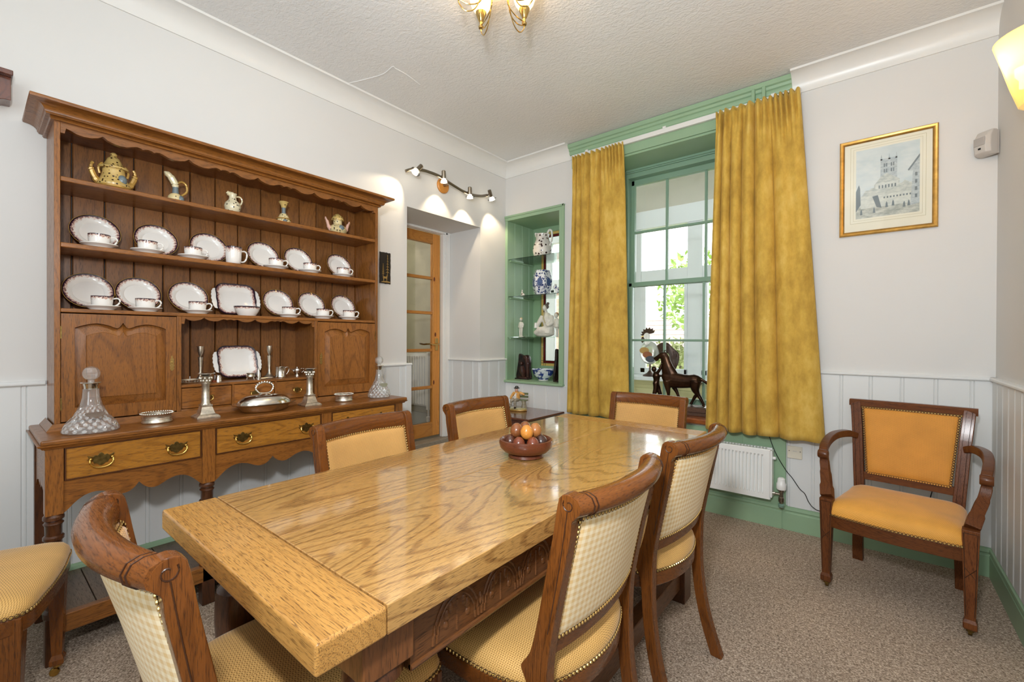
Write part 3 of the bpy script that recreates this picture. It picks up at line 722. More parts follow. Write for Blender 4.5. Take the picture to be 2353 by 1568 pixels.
# neighbouring tiled roof, tiles in rows
rf = thing('tiled_roof', 'pale weathered tiled outbuilding roof beyond the garden shrubs', 'roof', (-3.2, 11.5, 0.6))
MB().box(-6.5, 1.5, 11.9, 13.5, -0.4, 1.05).build('outbuilding_wall', plain('render wall', (206, 190, 176), 0.85), rf, smooth=0)
tm = plain('weathered roof tile', (196, 176, 166), 0.85, var=0.14, scale=5); me = None; cnt = 0
slope = radians(42)
for i in range(7):
    for j in range(34):
        if me is None:
            o = MB().box(0, 0.225, 0, 0.26, 0, 0.02).build('roof_tile', tm, None, smooth=0); me = o.data
        else:
            o = bpy.data.objects.new('roof_tile', me); COL.objects.link(o)
        o.location = (-6.4+j*0.23+(0.115 if i % 2 else 0)+3.2, 0.05+i*0.15, 0.32+i*0.135); o.rotation_euler = (slope-0.08, 0, 0); o.parent = rf
def leaf_ball(name, label, cat, c, rad, n, mat, leaf=0.07, stem=None):
    t = thing(name, label, cat, (c[0], c[1], -0.35))
    b = MB(); rnd = random.Random(hash(label) % 1000 if False else len(label)*7)
    for _ in range(n):
        u, v2 = rnd.random()*2*pi, math.acos(2*rnd.random()-1); r = rnd.random()**0.4
        p = Vector((c[0]+rad[0]*r*sin(v2)*cos(u), c[1]+rad[1]*r*sin(v2)*sin(u), c[2]+rad[2]*r*cos(v2)))
        a = Vector((rnd.gauss(0, 1), rnd.gauss(0, 1), rnd.gauss(0, 1))).normalized(); q = a.orthogonal().normalized()
        s = leaf*(0.6+rnd.random()*0.7)
        b.add([p-a*s, p+q*s*0.45, p+a*s, p-q*s*0.45], [(0, 1, 2, 3)])
    stuff(b.build('foliage', mat, t, smooth=0, fix=False))
    MB().tube([(c[0], c[1], -0.36), (c[0]+0.02, c[1], c[2])], 0.04, 6).build('stem', plain(name+' bark', (110, 92, 72), 0.9), t)
    return t
leafm = lambda nm, c: plain(nm, c, 0.6, var=0.22, scale=3)
leaf_ball('tree', 'light green leafy tree above the tiled roof, through the sash window', 'tree', (-2.75, 9.2, 2.15), (0.75, 0.6, 0.9), 900, leafm('spring leaves', (150, 180, 84)), 0.075)
leaf_ball('shrub', 'rounded olive shrub in front of the tiled roof', 'shrub', (-2.75, 8.2, 0.75), (0.62, 0.5, 0.5), 1300, leafm('olive leaves', (132, 140, 84)), 0.05)
leaf_ball('bush', 'low bright green bush under the rounded olive shrub', 'shrub', (-2.6, 7.2, 0.25), (0.9, 0.5, 0.45), 1200, leafm('bright leaves', (156, 182, 98)), 0.05)
leaf_ball('flowering_shrub', 'pink flowering shrub behind the rooster ornament', 'shrub', (-3.75, 7.2, 0.7), (0.30, 0.25, 0.3), 500, leafm('pink blossom', (226, 150, 170)), 0.04)
leaf_ball('hedge', 'green hedge foot at the left behind the rooster', 'shrub', (-4.3, 9.0, 0.5), (0.6, 0.4, 0.5), 900, leafm('hedge leaves', (140, 166, 92)), 0.05)
leaf_ball('climber', 'leafy green climber over the pinkish brick wall', 'shrub', (-5.8, 7.02, 2.15), (0.9, 0.25, 0.35), 800, leafm('climber leaves', (158, 184, 100)), 0.06)
leaf_ball('low_shrub', 'low leafy shrub at the foot of the pinkish brick wall', 'shrub', (-5.5, 6.2, 0.3), (0.7, 0.3, 0.45), 900, leafm('shrub leaves', (150, 176, 96)), 0.06)
# ------------------------------------------------------------------ the dresser
dr = thing('dresser', 'tall carved oak dresser with plate rack, cupboards and three drawers against the left wall', 'dresser', (-2.56, 0.99, 0))
# the base is a little deeper and the rack a little shallower than first drawn; one warp each keeps the joints together
def warp_base(p):
    x, y, z = p; k = 0.9747
    x = -2.757+(x+2.757)*(0.447/0.387); y = y*k
    z = z*(0.107/0.078) if z < 0.078 else 1.2+(z-1.2)*k
    return (x, y, z)
def warp_rack(p):
    x, y, z = p; k = 0.988
    return (-2.757+(x+2.757)*(0.257/0.227) if x > -2.757 else x, y*k, 1.2+(z-1.2)*k)
MB.warp = warp_base
OY, OZ, OX = M['oak_y'], M['oak_z'], M['oak_x']
MB().box(-2.755, -2.347, 0.168, 1.808, 0.800, 0.820).build('top_board', OY, dr, bevel=0.007, seg=3)
MB().sweep([(0, 0.783), (0.010, 0.783), (0.014, 0.79), (0.022, 0.795), (0.024, 0.801), (0, 0.801)], [(-2.755, 0.184), (-2.375, 0.184), (-2.375, 1.790), (-2.755, 1.790)][::1]).build('top_moulding', OY, dr)
MB.warp = warp_rack
MB().sweep([(0, 0.82), (0.018, 0.82), (0.018, 0.828), (0.010, 0.838), (0.004, 0.846), (0, 0.852)], [(-2.755, 0.215), (-2.53, 0.215), (-2.53, 1.715), (-2.755, 1.715)]).build('plinth_moulding', OY, dr)
MB().box(-2.75, -2.532, 0.22, 1.71, 0.82, 0.852).build('plinth', OY, dr)
MB.warp = warp_base
posts = [(0.182, 0.232), (0.679, 0.731), (1.245, 1.303), (1.738, 1.790)]
for a, b in posts:
    MB().box(-2.42, -2.370, a, b, 0.532, 0.785).build('post', OZ, dr, bevel=0.002)
    c = (a+b)/2
    pr = [(0.0, 0.145), (0.030, 0.145), (0.030, 0.165), (0.022, 0.175), (0.026, 0.19), (0.020, 0.205), (0.021, 0.26), (0.0235, 0.36), (0.0245, 0.42), (0.024, 0.432), (0.030, 0.438), (0.030, 0.448), (0.024, 0.454), (0.0245, 0.49), (0.029, 0.498), (0.022, 0.506), (0.030, 0.514), (0.030, 0.524), (0.024, 0.533), (0.0, 0.535)]
    MB().lathe(pr, (-2.395, c, 0), 18).build('turned_leg', M['oak_dark'], dr)
    MB().box(-2.42, -2.372, a, b, 0.0, 0.147).build('foot', M['oak_dark'], dr, bevel=0.004)
for y in (0.182, 1.738):
    MB().box(-2.752, -2.712, y, y+0.052, 0.0, 0.785).build('rear_leg', M['oak_dark'], dr, bevel=0.003)
for y0, y1 in ((0.187, 0.199), (1.773, 1.785)):
    pts = [(-2.72, 0.785), (-2.42, 0.785), (-2.42, 0.56), (-2.46, 0.60), (-2.52, 0.615), (-2.55, 0.598), (-2.57, 0.622), (-2.59, 0.598), (-2.62, 0.615), (-2.68, 0.60), (-2.72, 0.56)]
    MB().prism(pts, y0, y1, 'y').build('side_panel', OX, dr)
MB().box(-2.40, -2.371, 0.18, 1.79, 0.779, 0.80).build('top_rail', OY, dr, bevel=0.001)
MB().box(-2.74, -2.42, 0.2, 1.77, 0.64, 0.65).build('dust_board', M['oak_dark'], dr)

def batwing(s=1.0):
    """brass plate outline in (y,z)"""
    h = [(0, 0.021), (0.005, 0.018), (0.008, 0.012), (0.014, 0.014), (0.02, 0.010), (0.026, 0.012), (0.033, 0.016), (0.030, 0.007), (0.034, 0.002), (0.027, -0.003), (0.02, -0.004), (0.017, -0.012), (0.010, -0.013), (0.006, -0.018), (0, -0.021)]
    return [(a*s, b*s) for a, b in h]+[(-a*s, b*s) for a, b in h[::-1][1:-1]]
def handle(parent, x, y, z, s=1.0):
    h = MB().prism([(y+a, z+b) for a, b in batwing(s)], x, x+0.003, 'x').build('handle', M['dark_brass'], parent, bevel=0.0008)
    m = MB()
    for sg in (-1, 1):
        m.sphere((x+0.008*s, y+sg*0.026*s, z+0.004*s), 0.006*s, 10, 6)
    pts = [(x+0.010*s, y-0.028*s, z+0.004*s), (x+0.013*s, y-0.027*s, z-0.010*s), (x+0.013*s, y-0.017*s, z-0.021*s), (x+0.013*s, y, z-0.0245*s), (x+0.013*s, y+0.017*s, z-0.021*s), (x+0.013*s, y+0.027*s, z-0.010*s), (x+0.010*s, y+0.028*s, z+0.004*s)]
    m.tube(cr(pts, 4), 0.0026*s, 8)
    return h, m
hid = []
for y0, y1, hs in ((0.238, 0.673, (0.337, 0.583)), (0.737, 1.239, (0.847, 1.16)), (1.309, 1.732, (1.405, 1.63))):
    dw = MB().box(-2.70, -2.376, y0, y1, 0.658, 0.777).build('drawer', M['oak_gold'], dr, bevel=0.002)
    m = MB()
    for a in ((y0-0.004, y1+0.004, 0.776, 0.780), (y0-0.004, y1+0.004, 0.655, 0.659)): m.box(-2.385, -2.3715, *a)
    for a in ((y0-0.004, y0), (y1, y1+0.004)): m.box(-2.385, -2.3715, a[0], a[1], 0.659, 0.776)
    m.build('cock_bead', M['oak_dark'], dw)
    for y in hs:
        h, m = handle(dw, -2.376, y, 0.718, 1.22)
        o = m.build('bail', M['brass'], dw)
# shaped aprons
def apron(y0, y1):
    K = [(0, 0.532), (0.03, 0.545), (0.07, 0.565), (0.13, 0.585), (0.20, 0.592), (0.27, 0.585), (0.33, 0.570), (0.38, 0.562), (0.43, 0.566), (0.47, 0.580), (0.5, 0.598)]
    K = cr(K, 3); K = K+[(1-a, b) for a, b in K[::-1][1:]]
    poly = [(y0, 0.655), (y0, 0.532)]+[(y0+(y1-y0)*a, b) for a, b in K[1:-1]]+[(y1, 0.532), (y1, 0.655)]
    return MB().prism(poly, -2.402, -2.378, 'x')
for a, b in ((0.232, 0.679), (0.731, 1.245), (1.303, 1.738)):
    apron(a, b).build('apron', OY, dr, smooth=25)
# potboard
y = 0.20
while y < 1.76:
    e = min(y+0.128, 1.772)
    MB().box(-2.745, -2.398, y+0.0015, e-0.0015, 0.128, 0.145).build('potboard_plank', M['pot_oak'], dr, bevel=0.002)
    y += 0.128
MB().box(-2.40, -2.372, 0.232, 1.738, 0.078, 0.148).build('potboard_rail', OY, dr, bevel=0.003)
for yy in (0.19, 1.755): MB().box(-2.715, -2.42, yy, yy+0.025, 0.078, 0.147).build('potboard_side_rail', OX, dr, bevel=0.002)

# upper part
MB.warp = warp_rack
for a, b in ((0.220, 0.238), (1.692, 1.710)):
    MB().box(-2.755, -2.530, a, b, 0.852, 2.066).build('side', OZ, dr, bevel=0.002)
MB().box(-2.7595, -2.7565, 0.222, 1.708, 0.852, 2.075).build('dark_gap_backing', M['black'], dr, smooth=0)  # black sheet added so the gaps between the planks read as shade
B = [0.238, 0.293, 0.401, 0.505, 0.617, 0.73, 0.843, 0.952, 1.072, 1.182, 1.293, 1.4, 1.508, 1.614, 1.692]
B = [b if i in (0, len(B)-1) else b/0.988 for i, b in enumerate(B)]
for a, b in zip(B, B[1:]):
    g = 0.0022
    MB().prism([(-2.756, a+g), (-2.745, a+g), (-2.742, a+g+0.003), (-2.742, b-g-0.003), (-2.745, b-g), (-2.756, b-g)], 0.852, 2.066, 'z').build('back_plank', M['oak_back'], dr, smooth=0)
for z, th in ((1.850, 0.020), (1.584, 0.020), (1.318, 0.017)):
    s = MB().box(-2.742, -2.531, 0.238, 1.692, z-th, z).build('shelf', OY, dr, bevel=0.004)
MB().box(-2.742, -2.532, 0.238, 1.692, 2.066, 2.078).build('top_panel', OY, dr)
cp = [(0, 2.030), (0.010, 2.030), (0.013, 2.038), (0.010, 2.044), (0.016, 2.048), (0.024, 2.049), (0.026, 2.056)]
for k in range(7):
    t = pi/2*k/6; cp.append((0.028+0.036*(1-cos(t)), 2.058+0.042*sin(t)))
cp += [(0.070, 2.102), (0.072, 2.112), (0.070, 2.121), (0.066, 2.124), (0, 2.124)]
cp = [(o, 2.064+(z-2.030)*(0.061/0.094)) for o, z in cp]
MB().sweep(cp, [(-2.755, 0.220), (-2.530, 0.220), (-2.530, 1.710), (-2.755, 1.710)]).build('cornice', OY, dr, smooth=30)
def scallop(y0, y1, n0, per, zt, lo, hi, x0, x1, ends):
    """frieze board with a repeating wavy lower edge; cusps at n0 + k*per"""
    K = [(0, 1.0), (0.05, 0.45), (0.12, 0.12), (0.19, 0.0), (0.26, 0.12), (0.32, 0.5), (0.37, 0.72), (0.41, 0.62), (0.435, 0.40), (0.46, 0.62), (0.50, 0.72), (0.54, 0.62), (0.565, 0.40), (0.59, 0.62), (0.63, 0.72), (0.68, 0.5), (0.74, 0.12), (0.81, 0.0), (0.88, 0.12), (0.95, 0.45), (1, 1.0)]
    poly = [(y1, zt), (y0, zt), (y0, ends), (y0+0.012, ends)]
    y = y0+0.016; N = int((y1-y0)/0.0045)
    for i in range(N+1):
        y = y0+0.016+(y1-y0-0.032)*i/N
        u = ((y-n0)/per) % 1.0
        poly.append((y, lo+(hi-lo)*lerp_table(K, u)))
    poly += [(y1-0.012, ends), (y1, ends)]
    return MB().prism(poly, x0, x1, 'x')
scallop(0.238, 1.692, 0.365, 0.305, 2.066, 2.028, 2.050, -2.548, -2.5295, 2.022).build('frieze', OY, dr, smooth=25)
# cupboards
for a, b in ((0.622, 0.640), (1.284, 1.304)):
    MB().box(-2.742, -2.530, a, b, 0.852, 1.301).build('divider', OZ, dr, bevel=0.002)
def cupboard_door(y0, y1, esc_y):
    za, zb = 0.858, 1.297; sw = 0.040
    i0, i1 = y0+sw, y1-sw; w = i1-i0
    top = [(0, 0.0), (0.10, 0.012), (0.22, 0.019), (0.34, 0.012), (0.42, 0.001), (0.46, 0.004), (0.5, 0.024)]
    top = cr(top, 3); top = top+[(1-p, q) for p, q in top[::-1][1:]]
    zt = 1.240
    m = MB()
    m.box(-2.548, -2.531, y0, i0, za, zb).box(-2.548, -2.531, i1, y1, za, zb).box(-2.548, -2.531, i0, i1, za, 0.912)
    m.prism([(i1, zb), (i0, zb)]+[(i0+w*p, zt+q) for p, q in top], -2.548, -2.531, 'x')
    do = m.build('door', OZ, dr, smooth=20)
    # raised panel: outline ring -> fielded ring
    out = [(i0, 0.912)]+[(i0+w*p, zt+q) for p, q in top]+[(i1, 0.912)]
    cy, cz = (i0+i1)/2, 1.08
    def ins(k): return [(cy+(p-cy)*(1-2*k/w), cz+(q-cz)*(1-2*k/0.33)) for p, q in out]
    R = [[(-2.546, p, q) for p, q in ins(0.0)], [(-2.545, p, q) for p, q in ins(0.004)], [(-2.534, p, q) for p, q in ins(0.034)], [(-2.532, p, q) for p, q in ins(0.036)], [(-2.532, p, q) for p, q in ins(0.06)]]
    MB().loft(R, True, True).build('door_panel', OZ, do, smooth=20)
    e = [(0, 0.036), (0.004, 0.028), (0.003, 0.022), (0.008, 0.018), (0.006, 0.010), (0.009, 0.004), (0.006, -0.006), (0.010, -0.012), (0.006, -0.02), (0.009, -0.027), (0.005, -0.034), (0, -0.038)]
    e = e+[(-p, q) for p, q in e[::-1][1:-1]]
    m = MB().prism([(esc_y+p, 1.083+q) for p, q in e], -2.531, -2.528, 'x').sphere((-2.527, esc_y, 1.086), 0.004, 8, 6)
    m.build('escutcheon', M['bright_brass'], do)
    for z in (0.93, 1.22):
        yy = y0 if abs(esc_y-y1) < abs(esc_y-y0) else y1
        MB().box(-2.531, -2.5295, yy-0.002, yy+0.002, z-0.025, z+0.025).build('hinge', M['dark_brass'], do)
    MB().box(-2.735, -2.73, y0, y1, za, zb).build('cupboard_back', M['oak_dark'], dr)
cupboard_door(0.2395, 0.6205, 0.603)
cupboard_door(1.3055, 1.6905, 1.322)
scallop(0.640, 1.284, 0.733, 0.2305, 1.301, 1.282, 1.299, -2.548, -2.534, 1.266).build('niche_frieze', OY, dr, smooth=25)
MB().box(-2.742, -2.532, 0.640, 1.284, 0.962, 0.976).build('niche_shelf', OY, dr, bevel=0.003)
MB().box(-2.548, -2.533, 0.640, 1.284, 0.852, 0.860).build('niche_rail', OY, dr)
for a, b, hy in ((0.642, 0.853, 0.748), (0.864, 1.062, 0.963), (1.073, 1.282, 1.183)):
    dw = MB().box(-2.70, -2.534, a, b, 0.862, 0.959).build('small_drawer', OY, dr, bevel=0.003)
    h, m = handle(dw, -2.534, hy, 0.910, 0.74); m.build('bail', M['brass'], dw)
for a in (0.8585, 1.0675): MB().box(-2.56, -2.531, a-0.005, a+0.005, 0.858, 0.962).build('drawer_divider', OZ, dr)

# ------------------------------------------------------------------ china on the dresser
MB.warp = None
def plate_parts(R):
    prof = [(0.0, 0.0), (0.45, 0.0), (0.60, 0.0005), (0.66, 0.006), (0.8, 0.011), (0.97, 0.0155), (1.0, 0.0165), (0.99, 0.013), (0.8, 0.007), (0.64, 0.0), (0.62, -0.004), (0.56, -0.004), (0.55, -0.002), (0.0, -0.002)]
    seg = 40; v = []; f = []; uv = []
    for r, z in prof:
        for k in range(seg):
            t = 2*pi*k/seg; v.append((R*r*cos(t), R*r*sin(t), z+0.004)); uv.append((r, k/seg))
    m = MB(); n = len(prof)
    for i in range(n-1):
        for k in range(seg):
            f.append((i*seg+k, i*seg+(k+1) % seg, (i+1)*seg+(k+1) % seg, (i+1)*seg+k))
    m.add(v, f); return m, uv
def cup_mesh(R, H, th=0.002):
    pr = [(0.0, 0.0, 0), (0.55*R, 0.0, 0), (0.62*R, 0.002, 0), (0.80*R, 0.006, 0.1), (0.93*R, 0.016, 0.2), (0.97*R, H*0.5, 0.70), (0.99*R, H*0.75, 0.80), (R, H*0.93, 0.91), (R*1.01, H*0.97, 0.97), (R*1.01, H, 0.99), (R*0.97, H, 0.97), (R*0.95, H*0.9, 0.6), (R*0.93, H*0.4, 0.3), (R*0.8, 0.008, 0.2), (0.0, 0.006, 0.1)]
    seg = 28; v = []; f = []; uv = []
    for r, z, u in pr:
        for k in range(seg):
            t = 2*pi*k/seg; v.append((r*cos(t), r*sin(t), z)); uv.append((u, k/seg))
    for i in range(len(pr)-1):
        for k in range(seg): f.append((i*seg+k, i*seg+(k+1) % seg, (i+1)*seg+(k+1) % seg, (i+1)*seg+k))
    m = MB(); m.add(v, f); return m, uv
ORD = ['first', 'second', 'third', 'fourth', 'fifth', 'sixth']
plateY2 = [0.361, 0.576, 0.794, 1.058, 1.256, 1.519]; cupY2 = [0.362, 0.527, 0.704, 1.094, 1.287, 1.499]
plateY3 = [0.339, 0.510, 0.706, 1.140, 1.337, 1.547]; cupY3 = [0.371, 0.519, 0.722, 1.166, 1.368, 1.541]
P0 = C0 = S0 = None
def put_plate(y, z, label, grp):
    global P0
    if P0 is None:
        t = bpy.data.objects.new('dinner_plate', None)
        COL.objects.link(t); tag(t, label, 'plate', grp)
        m, uv = plate_parts(0.085); m.build('dish', M['china_rim'], t, smooth=40, uvs=uv)
        g = [(0.085*cos(2*pi*k/40), 0.085*sin(2*pi*k/40), 0.0203) for k in range(41)]
        MB().tube(g, 0.0011, 6).build('gilt_edge', M['gilt'], t)
        P0 = t
    else: t = dup(P0, label, group=grp)
    tl = radians(24)        # leaning back from the vertical
    t.rotation_euler = (0, pi/2-tl, 0)
    t.location = (-2.742+0.018+0.085*sin(tl), y, z+0.085*cos(tl)+0.0045)
def put_cup(y, z, x, lc, ls, gc, gs, ang):
    global C0, S0
    if C0 is None:
        C0 = thing('teacup', lc, 'cup', (0, 0, 0), gc)
        m, uv = cup_mesh(0.0365, 0.056); m.build('cup_body', M['china_rim'], C0, smooth=40, uvs=uv)
        MB().tube(cr([(0.035, 0, 0.046), (0.050, 0, 0.049), (0.058, 0, 0.040), (0.054, 0, 0.026), (0.044, 0, 0.017), (0.034, 0, 0.015)], 5), 0.0032, 8).build('handle', M['white_china'], C0)
        S0 = thing('saucer', ls, 'saucer', (0, 0, 0), gs)
        m, uv = plate_parts(0.062); m.build('dish', M['white_china'], S0, smooth=40, uvs=uv)
        c, s = C0, S0
    else: c = dup(C0, lc, group=gc); s = dup(S0, ls, group=gs)
    s.location = (x, y, z); c.location = (x, y, z+0.0046); c.rotation_euler = (0, 0, ang)
    return c, s
rows = ((plateY2, cupY2, 1.5795, 'upper', 'middle shelf'), (plateY3, cupY3, 1.3168, 'lower', 'lowest shelf'))
for PY, CY, z, nm, sh in rows:
    for i, y in enumerate(PY):
        put_plate(y, z, 'round plate with dark speckled rim, %s from the left on the %s' % (ORD[i], sh), 'speckled rim plates')
    for i, y in enumerate(CY):
        put_cup(y*0.991, z, -2.572, 'white china cup with dark rim, %s from the left on the %s' % (ORD[i], sh),
                'white saucer under the %s cup from the left on the %s' % (ORD[i], sh), 'dark rimmed cups', 'white saucers', radians(62 if i % 2 else 78))
mg = thing('china_mug', 'tall white china mug with dark rim between plates on the middle shelf', 'mug', (-2.585, 0.878, 1.5797))
m, uv = cup_mesh(0.0365, 0.094); o = m.build('mug_body', M['china_rim'], None, smooth=40, uvs=uv); o.parent = mg
o = MB().tube(cr([(0.0, 0.034, 0.075), (0.0, 0.052, 0.078), (0.0, 0.063, 0.066), (0.0, 0.060, 0.04), (0.0, 0.05, 0.024), (0.0, 0.034, 0.02)], 5), 0.004, 8).build('handle', M['white_china'], None); o.parent = mg
bw = thing('china_bowl', 'white china bowl with dark rim in front of the square plate on the lowest shelf', 'bowl', (-2.572, 0.938, 1.317))
pr = [(0.0, 0, 0), (0.62, 0, 0), (0.68, 0.1, 0.1), (0.86, 0.45, 0.6), (0.97, 0.8, 0.86), (1.0, 0.94, 0.97), (1.0, 1, 0.99), (0.97, 1, 0.97), (0.9, 0.6, 0.5), (0.66, 0.12, 0.1), (0, 0.1, 0)]
v = []; uv = []; f = []; sg = 32
for r, h, u in pr:
    for k in range(sg): v.append((0.062*r*cos(2*pi*k/sg), 0.062*r*sin(2*pi*k/sg), 0.05*h)); uv.append((u, 0))
for i in range(len(pr)-1):
    for k in range(sg): f.append((i*sg+k, i*sg+(k+1) % sg, (i+1)*sg+(k+1) % sg, (i+1)*sg+k))
mm = MB(); mm.add(v, f); o = mm.build('bowl_body', M['china_rim'], None, smooth=40, uvs=uv); o.parent = bw
# square cake plates with pale lug handles
def square_plate(label, y, z):
    t = bpy.data.objects.new('cake_plate', None); COL.objects.link(t); tag(t, label, 'plate', 'square cake plates')
    sg = 64; v = []; uv = []; f = []
    def outl(k):
        a = 2*pi*k/sg; n = 5.0; c, s = cos(a), sin(a)
        r = (abs(c)**n+abs(s)**n)**(-1/n)*0.090
        return r*(1+0.012*cos(12*a)), c, s
    prof = [(0.0, 0.0), (0.55, 0.0), (0.68, 0.003), (0.8, 0.008), (0.93, 0.012), (1.0, 0.0145), (0.99, 0.0105), (0.8, 0.004), (0.6, -0.003), (0.0, -0.003)]
    for r, h in prof:
        for k in range(sg):
            R, c, s = outl(k); v.append((R*r*c, R*r*s*1.08, h+0.004)); uv.append((r, 0))
    for i in range(len(prof)-1):
        for k in range(sg): f.append((i*sg+k, i*sg+(k+1) % sg, (i+1)*sg+(k+1) % sg, (i+1)*sg+k))
    m = MB(); m.add(v, f); o = m.build('dish', M['china_rim'], None, smooth=40, uvs=uv); o.parent = t
    for s in (-1, 1):
        pts = []
        for k in range(17):
            a = -pi/2+pi*k/16; pts.append((0.058*sin(a), s*(0.094+(0.024+0.0016*cos(16*a))*max(cos(a), 0.0)**0.6)))
        o = MB().prism(pts, 0.011, 0.0145, 'z').build('lug_handle', M['white_china'], None); o.parent = t
    tl = radians(20); t.rotation_euler = (0, pi/2-tl, 0)
    t.location = (-2.742+0.018+0.090*sin(tl), y, z+0.090*cos(tl)+0.004)
square_plate('square white cake plate with lug handles in the middle of the lowest plate shelf', 0.925, 1.3168)
square_plate('square white cake plate with lug handles standing in the niche between the cupboards', 0.932, 0.979)

# ornaments on the top shelf
def ornament(name, label, y, x=-2.62, z=1.8425): return thing(name, label, 'ornament', (x, y, z), 'gilt china on the top shelf')
def loc(o, t): o.parent = t; return o
t = ornament('pierced_pot', 'large pierced gilt lidded pot with winged handles at the left end of the top shelf', 0.413)
body = [(0, 0.012), (0.044, 0.012), (0.056, 0.02), (0.058, 0.03), (0.048, 0.05), (0.04, 0.075), (0.038, 0.1), (0.034, 0.1), (0, 0.1)]
loc(MB().lathe([(r, h+0.004) for r, h in body], seg=28).build('pot_body', M['gilt_pierced'], None), t)
m = MB().lathe([(0.0, 0.01), (0.052, 0.01), (0.06, 0.018), (0.058, 0.026), (0.05, 0.028), (0.0, 0.028)], seg=28)
for k in range(6):
    a = pi/3*k+0.3; m.sphere((0.042*cos(a), 0.042*sin(a), 0.008), (0.01, 0.01, 0.008), 8, 6)
loc(m.build('foot_ring', M['gilt'], None), t)
loc(MB().lathe([(0, 0.102), (0.050, 0.102), (0.052, 0.108), (0.036, 0.118), (0.028, 0.135), (0.022, 0.15), (0.014, 0.156), (0.01, 0.164), (0.013, 0.17), (0.008, 0.176), (0, 0.177)], seg=24).build('lid', M['gilt_pierced'], None), t)
for s in (-1, 1):
    m = MB().tube(cr([(0, s*0.04, 0.03), (0.0, s*0.058, 0.048), (0, s*0.07, 0.075), (0, s*0.074, 0.10), (0.0, s*0.068, 0.118)], 5), [0.014]*6+[0.011]*8+[0.006]*7, 8)
    m.tube(cr([(0.0, s*0.046, 0.075), (0, s*0.05, 0.10), (0, s*0.042, 0.118), (0, s*0.036, 0.122)], 5), 0.005, 8)
    loc(m.build('winged_handle', M['gilt'], None), t)
loc(MB().sphere((0.037, 0.022, 0.052), (0.016, 0.018, 0.024), 12, 8).build('medallion', M['slate_china'], None), t)
t = ornament('tall_ewer', 'slim gilt ewer with a tall curved spout on the top shelf', 0.638)
loc(MB().lathe([(0, 0), (0.02, 0), (0.03, 0.006), (0.033, 0.02), (0.03, 0.038), (0.022, 0.05), (0.012, 0.055), (0, 0.056)], seg=20).build('ewer_body', M['cream_pierced'], None), t)
loc(MB().lathe([(0, 0.052), (0.014, 0.052), (0.012, 0.08), (0.012, 0.09), (0, 0.09)], seg=16).build('ewer_neck', M['slate_china'], None), t)
loc(MB().tube(cr([(0, 0, 0.085), (0, -0.004, 0.105), (0, -0.018, 0.13), (0, -0.032, 0.142), (0, -0.042, 0.14)], 5), [0.013, 0.013, 0.014, 0.015, 0.015]+[0.015]*6+[0.013]*5+[0.011]*4+[0.009], 10).build('spout', M['ivory_china'], None), t)
loc(MB().tube(cr([(0, 0.006, 0.105), (0, 0.025, 0.118), (0, 0.042, 0.108), (0, 0.047, 0.085), (0, 0.042, 0.068), (0, 0.024, 0.05)], 5), 0.005, 8).build('handle', M['gilt'], None), t)
loc(MB().sphere((0.022, 0.016, 0.026), (0.012, 0.014, 0.018), 12, 8).build('medallion', M['slate_china'], None), t)
t = ornament('spotted_jug', 'ivory jug with dark spots and a loop handle on the top shelf', 0.885)
jb = [(0, 0), (0.018, 0), (0.022, 0.004), (0.034, 0.03), (0.039, 0.05), (0.034, 0.068), (0.02, 0.082), (0.016, 0.095), (0.018, 0.11), (0.021, 0.117), (0.018, 0.117), (0.0, 0.10)]
loc(MB().lathe(jb, seg=22).build('jug_body', M['ivory_spots'], None), t)
loc(MB().tube(cr([(0, 0, 0.112), (0, -0.016, 0.115), (0, -0.027, 0.122)], 4), [0.014]*3+[0.012]*3+[0.008]*3, 10).build('lip', M['ivory_china'], None), t)
loc(MB().tube(cr([(0, 0.016, 0.105), (0, 0.035, 0.107), (0, 0.045, 0.092), (0, 0.04, 0.072), (0, 0.030, 0.06)], 5), 0.004, 8).build('handle', M['ivory_china'], None), t)
t = ornament('bottle_vase', 'small gilt bottle vase with a flared neck on the top shelf', 1.146)
loc(MB().lathe([(0, 0), (0.022, 0), (0.034, 0.01), (0.037, 0.025), (0.034, 0.036), (0.03, 0.04), (0.028, 0.05), (0.018, 0.068), (0, 0.069)], seg=22).build('vase_body', M['cream_pierced'], None), t)
loc(MB().lathe([(0, 0.066), (0.013, 0.066), (0.010, 0.08), (0.011, 0.105), (0, 0.105)], seg=16).build('vase_neck', M['slate_china'], None), t)
loc(MB().lathe([(0, 0.103), (0.012, 0.103), (0.016, 0.118), (0.025, 0.133), (0.027, 0.137), (0.02, 0.136), (0, 0.12)], seg=18).build('flared_lip', M['gilt_pierced'], None), t)
loc(MB().tube([(0.037*cos(a*pi/10), 0.037*sin(a*pi/10), 0.038) for a in range(21)], 0.003, 6).build('gilt_band', M['gilt'], None), t)
loc(MB().sphere((0.03, -0.006, 0.02), (0.01, 0.013, 0.015), 12, 8).build('medallion', M['slate_china'], None), t)
t = ornament('horned_pot', 'gilt lidded pot with two upright horn handles at the right end of the top shelf', 1.476)
loc(MB().lathe([(0, 0.012), (0.036, 0.012), (0.05, 0.022), (0.056, 0.036), (0.05, 0.056), (0.034, 0.07), (0.026, 0.075), (0.026, 0.1), (0, 0.1)], seg=26).build('pot_body', M['cream_pierced'], None), t)
loc(MB().lathe([(0, 0.098), (0.037, 0.098), (0.038, 0.106), (0.03, 0.122), (0.018, 0.134), (0.006, 0.142), (0, 0.143)], seg=22).build('lid', M['gilt_pierced'], None), t)
m = MB()
for a in (0.2, 1.0, 2.2, 3.4, 4.6, 5.6): m.sphere((0.034*cos(a), 0.034*sin(a), 0.011), (0.016, 0.016, 0.0112), 10, 6)
loc(m.build('feet', M['gilt'], None), t)
